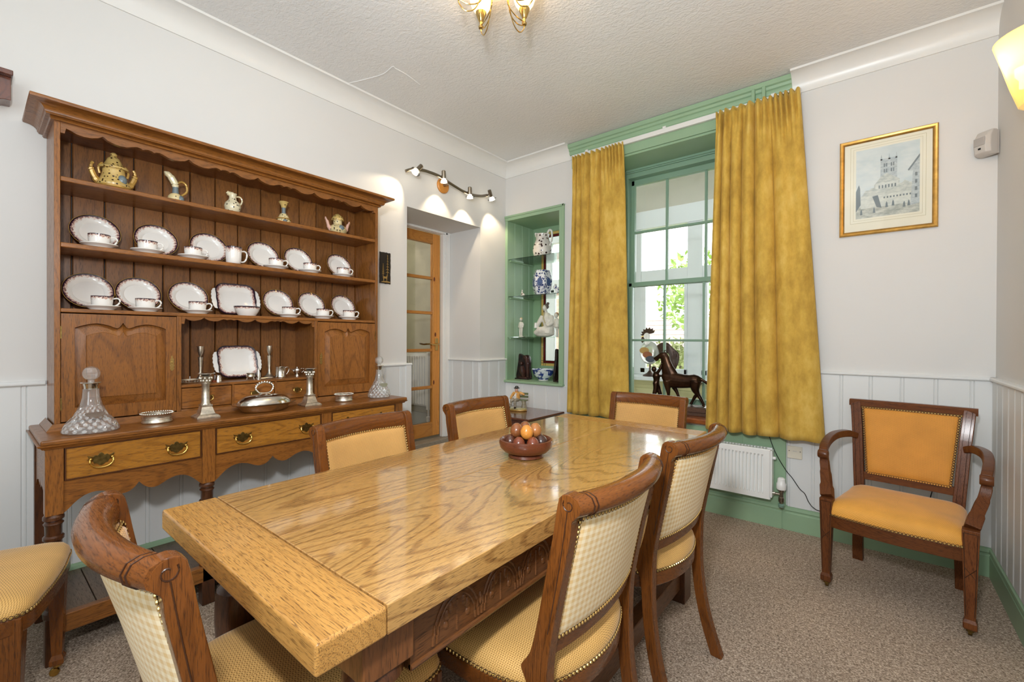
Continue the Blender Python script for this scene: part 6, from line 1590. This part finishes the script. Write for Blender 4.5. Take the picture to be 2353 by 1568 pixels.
ws = thing('wall_bracket', 'dark mahogany bracket shelf end high on the left wall', 'bracket shelf', (LX, -0.2, 2.2))
MB().prism([(0.118, 2.236), (0.118, 2.256), (-0.5, 2.256), (-0.5, 2.236)], LX+0.002, LX+0.115, 'x').build('top_board', M['side_mahog'], ws, bevel=0.003)
MB().prism([(0.113, 2.236), (0.113, 2.146), (0.092, 2.144), (0.080, 2.138), (0.070, 2.128), (0.04, 2.126), (-0.5, 2.126), (-0.5, 2.236)], LX+0.002, LX+0.085, 'x').build('shaped_body', M['side_mahog'], ws, bevel=0.002)
MB().prism([(0.085, 2.236), (0.075, 2.20), (0.060, 2.17), (0.035, 2.160), (-0.5, 2.160), (-0.5, 2.236)], LX+0.085, LX+0.104, 'x').build('front_moulding', M['side_mahog'], ws, bevel=0.004)

# ------------------------------------------------------------------ things in the niche
def nt(name, label, cat, x, y, z, rot=0.0):
    t = thing(name, label, cat, (x, y, z)); t.rotation_euler = (0, 0, rot); return t
t = nt('splashed_jug', 'large white jug with brown splashes on the top glass shelf', 'jug', -2.452, 3.475, 1.9705, radians(0))
loc(MB().lathe([(0, 0), (0.062, 0), (0.068, 0.006), (0.088, 0.04), (0.094, 0.08), (0.084, 0.13), (0.066, 0.175), (0.060, 0.205), (0.066, 0.232), (0.061, 0.232), (0.054, 0.205), (0, 0.18)], seg=30).build('jug_body', M['cow_spots'], None), t)
loc(MB().tube(cr([(-0.040, 0, 0.215), (-0.062, 0, 0.232), (-0.084, 0, 0.252)], 4), [0.032]*3+[0.024]*3+[0.012]*3, 12).build('lip', M['white_china'], None), t)
loc(MB().tube(cr([(0.05, 0, 0.225), (0.075, 0, 0.262), (0.102, 0, 0.250), (0.108, 0, 0.20), (0.098, 0, 0.14), (0.084, 0, 0.115)], 5), 0.010, 10).build('handle', M['white_china'], None), t)
t = nt('hexagonal_vase', 'large hexagonal blue and white vase on the second glass shelf', 'vase', -2.455, 3.475, 1.6125)
loc(MB().lathe([(0, 0), (0.066, 0), (0.070, 0.01), (0.088, 0.06), (0.098, 0.11), (0.098, 0.15), (0.084, 0.215), (0.074, 0.235), (0.076, 0.245), (0.066, 0.245), (0, 0.22)], seg=6, ang=0.35).build('vase_body', M['delft'], None, smooth=0, bevel=0.004), t)
m = MB()
for k in range(6):
    a = 0.35+pi/6+k*pi/3; r = 0.098*cos(pi/6)-0.001
    q = [Vector((r*cos(a)-s*sin(a)*1.0, r*sin(a)+s*cos(a), 0.128+v)) for s, v in [(0.026*cos(2*pi*j/16), 0.040*sin(2*pi*j/16)) for j in range(16)]]
    n = Vector((cos(a), sin(a), 0))
    m.loft([[tuple(p) for p in q], [tuple(p+n*0.004) for p in q]])
loc(m.build('medallion', plain('blue medallion', (86, 104, 150), 0.15, coat=0.5, var=0.3, scale=90), None), t)
t = nt('duck_figurine', 'tiny brown and white duck figurine on the second glass shelf', 'figurine', -2.662, 3.44, 1.6125, radians(-20))
m = MB().sphere((0, 0, 0.020), (0.030, 0.018, 0.019), 14, 8).tube(cr([(-0.008, 0, 0.026), (-0.014, 0, 0.045), (-0.010, 0, 0.060)], 4), [0.012]*4+[0.008]*4+[0.008], 8).sphere((-0.010, 0, 0.064), (0.010, 0.008, 0.009), 10, 6)
loc(remesh(m.build('duck_body', M['cow_spots'], None), 0.003), t)
loc(MB().tube([(-0.016, 0, 0.065), (-0.030, 0, 0.063)], [0.004, 0.002], 6).build('bill', M['black'], None), t)
t = nt('china_cow', 'blue and white china animal beside the hexagonal vase', 'figurine', -2.265, 3.50, 1.6125, radians(10))
m = MB().sphere((0, 0, 0.05), (0.05, 0.028, 0.030), 14, 8).sphere((-0.052, 0, 0.078), (0.022, 0.018, 0.020), 10, 6)
for x in (-0.032, 0.032):
    for y in (-0.015, 0.015): m.tube([(x, y, 0.0), (x, y, 0.05)], [0.009, 0.012], 8)
loc(remesh(m.build('animal_body', M['delft'], None), 0.004), t)
loc(MB().sphere((-0.048, 0.016, 0.100), (0.006, 0.008, 0.008), 8, 5).sphere((-0.048, -0.016, 0.100), (0.006, 0.008, 0.008), 8, 5).build('ears', M['white_china'], None), t)
def figure(mb, joints):
    """joints: list of tube chains [(points, radii)]"""
    for pts, rad in joints:
        pth = cr(pts, 4); rr = [p[0] for p in cr([(r,) for r in rad], 4)]; mb.tube(pth, rr, 10)
    return mb
t = nt('boy_figurine', 'slim white china figurine of a standing child on the third glass shelf', 'figurine', -2.690, 3.45, 1.2225, radians(0))
m = MB().lathe([(0, 0), (0.026, 0), (0.026, 0.007), (0, 0.009)], seg=16)
figure(m, [([(-0.010, 0, 0.006), (-0.011, -0.002, 0.05), (-0.010, 0, 0.095)], [0.007, 0.0085, 0.011]), ([(0.010, 0, 0.006), (0.011, -0.002, 0.05), (0.010, 0, 0.095)], [0.007, 0.0085, 0.011]),
           ([(0, 0, 0.085), (0, 0, 0.105), (0, 0, 0.135), (0, 0, 0.150)], [0.018, 0.021, 0.019, 0.009]),
           ([(-0.016, 0, 0.142), (-0.025, 0.0, 0.115), (-0.020, -0.012, 0.092)], [0.008, 0.0075, 0.006]), ([(0.016, 0, 0.142), (0.028, 0.0, 0.118), (0.026, -0.006, 0.092)], [0.008, 0.0075, 0.006])])
m.sphere((0, -0.001, 0.172), (0.014, 0.015, 0.017), 12, 8)
loc(remesh(m.build('child_body', M['bisque'], None), 0.0026), t)
loc(MB().sphere((0, 0.003, 0.178), (0.0152, 0.0155, 0.014), 12, 6).build('hair', plain('fair hair', (206, 184, 140), 0.4), None), t)
t = nt('mother_figurine', 'white china figurine of a seated robed woman with a child, third glass shelf', 'figurine', -2.405, 3.475, 1.2225, radians(5))
m = MB()
m.sphere((-0.02, 0, 0.030), (0.105, 0.055, 0.034), 18, 8)
figure(m, [([(0.02, 0.0, 0.03), (0.025, 0.005, 0.10), (0.015, 0.0, 0.17), (0.005, 0, 0.225)], [0.062, 0.052, 0.054, 0.026]), ([(0.03, -0.01, 0.05), (-0.04, -0.035, 0.062), (-0.105, -0.02, 0.035)], [0.045, 0.036, 0.026]),
           ([(0.055, 0.0, 0.195), (0.072, -0.025, 0.13), (0.03, -0.05, 0.105)], [0.026, 0.022, 0.014]), ([(-0.04, 0.0, 0.195), (-0.062, -0.028, 0.14), (-0.085, -0.038, 0.085)], [0.025, 0.021, 0.013]),
           ([(0.003, 0, 0.215), (-0.004, -0.004, 0.25)], [0.016, 0.014])])
m.sphere((-0.012, -0.008, 0.275), (0.024, 0.026, 0.030), 14, 10); m.sphere((-0.016, -0.032, 0.268), (0.006, 0.008, 0.008), 8, 5)
loc(remesh(m.build('woman_body', M['bisque'], None), 0.005), t)
loc(MB().sphere((-0.004, 0.004, 0.288), (0.027, 0.027, 0.026), 14, 8).sphere((0.010, 0.012, 0.316), (0.015, 0.015, 0.014), 10, 6).build('dark_hair', plain('grey brown hair', (112, 98, 90), 0.4), None), t)
loc(MB().tube(cr([(-0.006, -0.030, 0.232), (-0.004, -0.048, 0.185), (0.02, -0.056, 0.13)], 4), 0.005, 6).build('collar_band', plain('pale gold band', (206, 190, 150), 0.4), None), t)
m = MB()
figure(m, [([(0.120, -0.01, 0.0), (0.120, -0.008, 0.06), (0.118, -0.005, 0.10)], [0.014, 0.013, 0.02]), ([(0.118, -0.005, 0.09), (0.115, -0.003, 0.14), (0.112, 0, 0.175)], [0.030, 0.026, 0.012]), ([(0.095, -0.008, 0.165), (0.078, -0.02, 0.14)], [0.011, 0.008]), ([(0.130, -0.005, 0.165), (0.142, -0.012, 0.12)], [0.011, 0.008])])
m.sphere((0.108, -0.003, 0.202), (0.020, 0.021, 0.024), 12, 8)
loc(remesh(m.build('child_body', M['bisque'], None), 0.004), t)
loc(MB().sphere((0.110, 0.003, 0.210), (0.0215, 0.021, 0.021), 12, 7).build('child_hair', plain('tan hair', (190, 150, 116), 0.4), None), t)
loc(MB().lathe([(0, 0.085), (0.018, 0.085), (0.015, 0.13), (0.019, 0.135), (0, 0.135)], (-0.088, -0.045, 0), 12).build('held_vase', M['white_china'], None), t)
def carved(name, label, x, y, rot, w, h):
    t = nt(name, label, 'bookend', x, y, 0.8085, rot)
    o = [(-w/2, 0), (w/2, 0), (w/2*0.98, h*0.35), (w/2, h*0.72), (w*0.40, h*0.93), (w*0.18, h*0.97), (0.0, h*0.94), (-w*0.2, h*1.0), (-w*0.36, h*0.985), (-w*0.40, h*0.7), (-w*0.48, h*0.4)]
    m = MB().prism(cr(o, 3, True), 0.012, 0.040, 'y')
    loc(m.build('carved_slab', M['ebony'], None, bevel=0.004), t)
    m = MB()
    figure(m, [([(-w*0.30, 0.006, 0.01), (-w*0.05, 0.0, 0.012), (w*0.3, 0.006, 0.012)], [0.012, 0.016, 0.012]), ([(w*0.05, 0.002, 0.02), (0.0, -0.002, h*0.3), (-w*0.06, 0.0, h*0.52)], [0.02, 0.030, 0.020]),
               ([(-w*0.05, 0.0, h*0.5), (-w*0.20, -0.006, h*0.36), (-w*0.12, -0.006, h*0.24)], [0.012, 0.010, 0.008]), ([(w*0.35, 0.004, 0.02), (w*0.34, 0.004, h*0.5), (w*0.28, 0.006, h*0.85)], [0.014, 0.018, 0.024])])
    m.sphere((-w*0.09, -0.003, h*0.62), (0.015, 0.015, 0.018), 10, 7).sphere((w*0.18, 0.002, h*0.86), (0.03, 0.016, 0.022), 10, 6).sphere((w*0.33, 0.0, h*0.62), (0.022, 0.014, 0.028), 10, 6)
    loc(m.build('carved_figure', plain(name+' figure wood', (70, 38, 30), 0.3, var=0.3, scale=30, bump=0.4), None), t)
    loc(MB().box(-w/2, w/2, -0.03, 0.045, 0.0, 0.012).build('base', M['ebony'], None, bevel=0.003), t)
carved('carved_bookend', 'dark carved wooden bookend with a figure at the left of the niche sill', -2.650, 3.43, radians(8), 0.150, 0.245)
carved('carved_bookend', 'dark carved wooden bookend turned edge on at the right of the niche sill', -2.208, 3.44, radians(68), 0.130, 0.300)
t = nt('blue_bowl', 'blue and white printed footed bowl on the niche sill', 'bowl', -2.432, 3.47, 0.8085)
loc(MB().lathe([(0, 0), (0.046, 0), (0.048, 0.012), (0.052, 0.018), (0.078, 0.036), (0.096, 0.066), (0.105, 0.092), (0.114, 0.104), (0.112, 0.107), (0.100, 0.094), (0.09, 0.066), (0.07, 0.04), (0, 0.025)], seg=36).build('bowl_body', M['willow'], None), t)
loc(MB().lathe([(0.03, 0), (0.047, 0), (0.049, 0.010), (0.03, 0.011)], seg=30).build('foot_ring', M['white_china'], None), t)

# seated figurine on the side table
t = nt('seated_figurine', 'coloured china figurine of a seated man in an orange jacket on the side table', 'figurine', -2.395, 3.02, 0.5805, radians(12))
loc(MB().lathe([(0, 0.012), (0.090, 0.012), (0.092, 0.02), (0.085, 0.026), (0, 0.028)], seg=28, sy=0.62).build('rocky_base', plain('mossy glaze', (176, 166, 120), 0.3, var=0.25, scale=30, coat=0.4), None), t)
loc(MB().lathe([(0, 0), (0.088, 0), (0.094, 0.006), (0.090, 0.013), (0, 0.013)], seg=28, sy=0.62).build('gilt_foot', M['gilt'], None), t)
m = MB().box(-0.01, 0.09, -0.005, 0.035, 0.085, 0.095).box(-0.01, 0.09, 0.03, 0.040, 0.11, 0.128).box(-0.01, 0.09, 0.03, 0.040, 0.135, 0.153)
loc(m.build('bench_slats', plain('green bench glaze', (112, 120, 84), 0.35, var=0.2), None, bevel=0.002), t)
loc(MB().tube([(0.06, 0.01, 0.026), (0.062, 0.01, 0.06), (0.058, 0.012, 0.088)], [0.026, 0.018, 0.022], 10).build('stump', plain('stump glaze', (150, 140, 116), 0.4, var=0.2, scale=40), None), t)
m = MB(); figure(m, [([(0.0, 0.0, 0.095), (-0.002, 0.004, 0.12), (-0.004, 0.002, 0.152), (-0.004, 0, 0.166)], [0.027, 0.028, 0.027, 0.012]), ([(-0.026, 0.0, 0.155), (-0.046, -0.008, 0.125), (-0.052, -0.026, 0.098)], [0.013, 0.012, 0.009]), ([(0.022, 0, 0.155), (0.048, 0.008, 0.145), (0.066, 0.012, 0.136)], [0.013, 0.012, 0.009])])
loc(remesh(m.build('orange_jacket', plain('orange jacket glaze', (222, 164, 88), 0.35, var=0.12, scale=40), None), 0.0032), t)
m = MB(); figure(m, [([(-0.010, 0.0, 0.094), (-0.030, -0.034, 0.092), (-0.040, -0.040, 0.060), (-0.046, -0.042, 0.034)], [0.018, 0.016, 0.013, 0.010]), ([(0.010, 0.0, 0.094), (0.004, -0.040, 0.090), (0.002, -0.044, 0.060), (0.006, -0.046, 0.034)], [0.018, 0.016, 0.013, 0.010])])
loc(remesh(m.build('grey_trousers', plain('grey trouser glaze', (156, 146, 128), 0.35, var=0.12, scale=40), None), 0.0032), t)
loc(MB().sphere((-0.050, -0.052, 0.030), (0.010, 0.016, 0.008), 10, 6).sphere((0.008, -0.056, 0.030), (0.010, 0.016, 0.008), 10, 6).build('shoes', M['ebony'], None), t)
m = MB().sphere((-0.005, -0.003, 0.180), (0.015, 0.016, 0.019), 12, 8).sphere((-0.006, -0.019, 0.178), (0.004, 0.005, 0.005), 8, 5)
loc(m.build('head', M['pink_china'], None), t)
loc(MB().tube([(0.004, -0.024, 0.155), (-0.004, -0.028, 0.130), (-0.004, -0.028, 0.105)], [0.010, 0.012, 0.010], 8).build('white_shirt', M['white_china'], None), t)
loc(MB().lathe([(0, 0.190), (0.026, 0.191), (0.027, 0.195), (0.016, 0.198), (0.014, 0.210), (0, 0.214)], (-0.004, 0.0, 0), 18).build('dark_hat', plain('dark hat glaze', (62, 58, 56), 0.35), None), t)

# ------------------------------------------------------------------ bronze of a boy leading a horse, on the sill
hb = thing('horse_statue', 'dark bronze statue of a horse and a boy on the window sill', 'statue', (-1.13, 3.42, 0.6455))
MB().box(-1.385, -0.915, 3.335, 3.505, 0.6455, 0.668).build('lower_plinth', M['plinth_wood'], hb, bevel=0.003)
MB().box(-1.375, -0.925, 3.345, 3.495, 0.668, 0.704).build('upper_plinth', M['plinth_wood'], hb, bevel=0.004)
g = MB().grid(lambda u, v: (-1.365+0.43*u, 3.355+0.13*v, 0.7055+0.004*sin(17*u+5*v)*sin(11*v+3)*min(1, 8*min(u, 1-u))), 24, 8)
g.build('bronze_ground', plain('bronze ground', (120, 100, 84), 0.3, 0.6, var=0.3, scale=40), hb, solid=0.004)
Yh = 3.42
def ring(cx_, cz_, ax_, rx_, ry_, n=16):
    """ellipse across a spine direction ax_ (radians in the xz plane); rx_ in plane, ry_ along y."""
    nx_, nz_ = -sin(ax_), cos(ax_)
    return [(cx_+nx_*rx_*cos(2*pi*k/n), Yh+ry_*sin(2*pi*k/n), cz_+nz_*rx_*cos(2*pi*k/n)) for k in range(n)]
m = MB()
# trunk from chest to buttock (x grows to the tail)
T = [(-1.268, 0.905, 0.30, 0.020, 0.018), (-1.258, 0.903, 0.2, 0.040, 0.030), (-1.235, 0.898, 0.1, 0.056, 0.038), (-1.195, 0.892, 0.0, 0.062, 0.043), (-1.150, 0.888, 0.0, 0.058, 0.044), (-1.105, 0.886, 0.0, 0.053, 0.043), (-1.065, 0.888, 0.0, 0.050, 0.041), (-1.030, 0.892, 0.0, 0.052, 0.042), (-1.002, 0.888, -0.1, 0.047, 0.038), (-0.985, 0.882, -0.2, 0.030, 0.024), (-0.978, 0.880, -0.2, 0.012, 0.010)]
m.loft([ring(*q) for q in T])
# neck
Nk = [(-1.200, 0.905, 2.05, 0.064, 0.034), (-1.216, 0.945, 1.95, 0.057, 0.031), (-1.230, 0.985, 1.85, 0.047, 0.027), (-1.241, 1.025, 1.8, 0.039, 0.024), (-1.250, 1.060, 1.9, 0.033, 0.021), (-1.262, 1.085, 2.2, 0.022, 0.017)]
m.loft([ring(*q) for q in Nk])
# head
Hd = [(-1.246, 1.086, 3.50, 0.018, 0.015), (-1.262, 1.083, 3.55, 0.025, 0.019), (-1.282, 1.074, 3.6, 0.022, 0.017), (-1.302, 1.064, 3.65, 0.016, 0.014), (-1.320, 1.055, 3.65, 0.013, 0.012), (-1.332, 1.050, 3.65, 0.011, 0.011), (-1.337, 1.047, 3.65, 0.005, 0.005)]
m.loft([ring(*q) for q in Hd])
m.tube([(-1.300, Yh, 1.047), (-1.318, Yh, 1.036), (-1.324, Yh, 1.032)], [0.010, 0.007, 0.004], 8)
for s in (-1, 1): m.tube([(-1.252, Yh+s*0.011, 1.098), (-1.248, Yh+s*0.013, 1.112), (-1.251, Yh+s*0.013, 1.122)], [0.007, 0.006, 0.002], 8)
def leg(pts, rad): 
    m.tube(cr(pts, 4), [q[0] for q in cr([(r,) for r in rad], 4)], 10)
leg([(-1.222, Yh-0.022, 0.885), (-1.216, Yh-0.026, 0.830), (-1.211, Yh-0.026, 0.792), (-1.211, Yh-0.026, 0.750), (-1.214, Yh-0.026, 0.722), (-1.222, Yh-0.026, 0.711)], [0.034, 0.021, 0.0135, 0.010, 0.0105, 0.0135])
leg([(-1.205, Yh+0.022, 0.880), (-1.185, Yh+0.026, 0.835), (-1.165, Yh+0.026, 0.800), (-1.148, Yh+0.026, 0.755), (-1.138, Yh+0.026, 0.726), (-1.146, Yh+0.026, 0.711)], [0.034, 0.021, 0.0135, 0.010, 0.0105, 0.0135])
leg([(-1.015, Yh+0.022, 0.895), (-1.028, Yh+0.026, 0.840), (-1.010, Yh+0.026, 0.800), (-1.028, Yh+0.026, 0.775), (-1.048, Yh+0.026, 0.738), (-1.060, Yh+0.026, 0.713)], [0.042, 0.031, 0.017, 0.0135, 0.010, 0.0125])
leg([(-1.010, Yh-0.022, 0.895), (-1.012, Yh-0.026, 0.838), (-0.992, Yh-0.026, 0.797), (-0.972, Yh-0.026, 0.765), (-0.953, Yh-0.026, 0.728), (-0.956, Yh-0.026, 0.711)], [0.042, 0.031, 0.017, 0.0135, 0.010, 0.0125])
m.tube(cr([(-0.995, Yh, 0.920), (-0.972, Yh, 0.905), (-0.945, Yh, 0.888), (-0.918, Yh, 0.876)], 4), [0.011]*4+[0.010]*4+[0.012]*4+[0.005], 8)
m.tube(cr([(-1.250, Yh, 1.100), (-1.228, Yh, 1.075), (-1.212, Yh, 1.03), (-1.195, Yh, 0.985), (-1.170, Yh, 0.955)], 4), 0.009, 8)
horse = remesh(m.build('horse', M['bronze'], hb), 0.0036)
m = MB()
B = 3.42
figure(m, [([(-1.335, B-0.012, 0.712), (-1.328, B-0.012, 0.765), (-1.318, B-0.008, 0.815), (-1.318, B-0.004, 0.862)], [0.012, 0.0155, 0.019, 0.024]),
           ([(-1.300, B+0.014, 0.712), (-1.290, B+0.014, 0.765), (-1.302, B+0.010, 0.815), (-1.316, B+0.004, 0.862)], [0.012, 0.0155, 0.019, 0.024]),
           ([(-1.318, B, 0.850), (-1.314, B, 0.885), (-1.316, B, 0.920), (-1.322, B, 0.945)], [0.027, 0.024, 0.031, 0.018]),
           ([(-1.305, B-0.014, 0.938), (-1.285, B-0.014, 0.965), (-1.272, B-0.012, 1.000), (-1.268, B-0.010, 1.022)], [0.013, 0.012, 0.010, 0.009]),
           ([(-1.308, B+0.016, 0.932), (-1.285, B+0.018, 0.915), (-1.262, B+0.012, 0.928)], [0.011, 0.009, 0.007])])
m.sphere((-1.335, B, 0.968), (0.020, 0.018, 0.023), 12, 9)
m.sphere((-1.332, B, 0.712), (0.014, 0.009, 0.006), 8, 5); m.sphere((-1.298, B+0.014, 0.712), (0.014, 0.009, 0.006), 8, 5)
remesh(m.build('boy', M['bronze'], hb), 0.0034)

# ------------------------------------------------------------------ rooster ornament in the porch
ro = thing('rooster_ornament', 'glass and metal rooster ornament with dark comb on the porch sill', 'ornament', (-1.78, 4.60, 0.8105))
Yr = 4.60
def rx(px_): return px_          # real metres in the plane of the bird
metal = plain('dark ornament metal', (74, 56, 50), 0.35, 0.6)
gl = NT('smoky bird glass'); gl.col(lin((226, 228, 220))); gl.set('Roughness', 0.08); gl.set('Transmission Weight', 0.55); gl.set('Coat Weight', 0.6)
m = MB()
pts = [(-1.915, 1.235), (-1.945, 1.255), (-1.922, 1.262), (-1.938, 1.285), (-1.912, 1.288), (-1.915, 1.312), (-1.890, 1.306), (-1.880, 1.330), (-1.862, 1.312), (-1.845, 1.332), (-1.832, 1.310), (-1.810, 1.322), (-1.808, 1.296), (-1.788, 1.298), (-1.800, 1.272), (-1.835, 1.262), (-1.870, 1.262), (-1.890, 1.250)]
m.prism(pts, Yr-0.006, Yr+0.006, 'y').build('comb', metal, ro)
MB().prism([(-1.925, 1.235), (-1.905, 1.225), (-1.900, 1.185), (-1.925, 1.165), (-1.945, 1.19)], Yr-0.005, Yr+0.005, 'y').build('wattle', metal, ro)
MB().sphere((-1.875, Yr, 1.235), (0.036, 0.026, 0.040), 14, 10).tube(cr([(-1.872, Yr, 1.22), (-1.862, Yr, 1.17), (-1.850, Yr, 1.12)], 4), [0.03]*4+[0.04]*4+[0.055], 12).build('head', M['white_china'], ro)
MB().tube([(-1.908, Yr, 1.236), (-1.945, Yr, 1.228)], [0.012, 0.002], 8).build('beak', M['bright_brass'], ro)
MB().sphere((-1.845, Yr, 1.06), (0.105, 0.055, 0.125), 20, 12).build('glass_body', gl.m, ro)
bands = MB(); 
for k, (c_, nm_) in enumerate((((190, 150, 90), 'ochre wing feather'), ((160, 96, 66), 'russet wing feather'), ((70, 76, 92), 'slate wing feather'))):
    o = [( -1.880+0.035*k+0.05*cos(a), 1.085-0.045*k+0.034*sin(a)) for a in [2*pi*j/18 for j in range(18)]]
    MB().prism(o, Yr-0.064-0.002*k, Yr-0.050, 'y').build('wing_feather', plain(nm_, c_, 0.3), ro)
for k in range(4):
    s_ = 0.02*k
    P = cr([(-1.79+0.01*k, Yr+0.004*k, 1.02), (-1.74+0.02*k, Yr+0.004*k, 1.12-0.01*k), (-1.66+0.03*k, Yr+0.004*k, 1.135-0.03*k), (-1.61+0.025*k-0.02*k, Yr+0.004*k, 1.04-0.045*k), (-1.60-0.01*k, Yr+0.004*k, 0.95-0.012*k)], 6)
    n_ = len(P); m = MB().tube(P, [0.030*sin(pi*(0.12+0.84*i/(n_-1)))+0.003 for i in range(n_)], 10, sx=0.3, upv=(0, 1, 0)); m.build('tail_feather', metal, ro)
MB().tube([(-1.84, Yr, 0.95), (-1.84, Yr, 0.86)], 0.010, 8).lathe([(0, 0), (0.075, 0), (0.070, 0.012), (0.03, 0.035), (0.012, 0.06), (0, 0.061)], (-1.84, Yr, 0.8105), 18).build('stand', metal, ro)
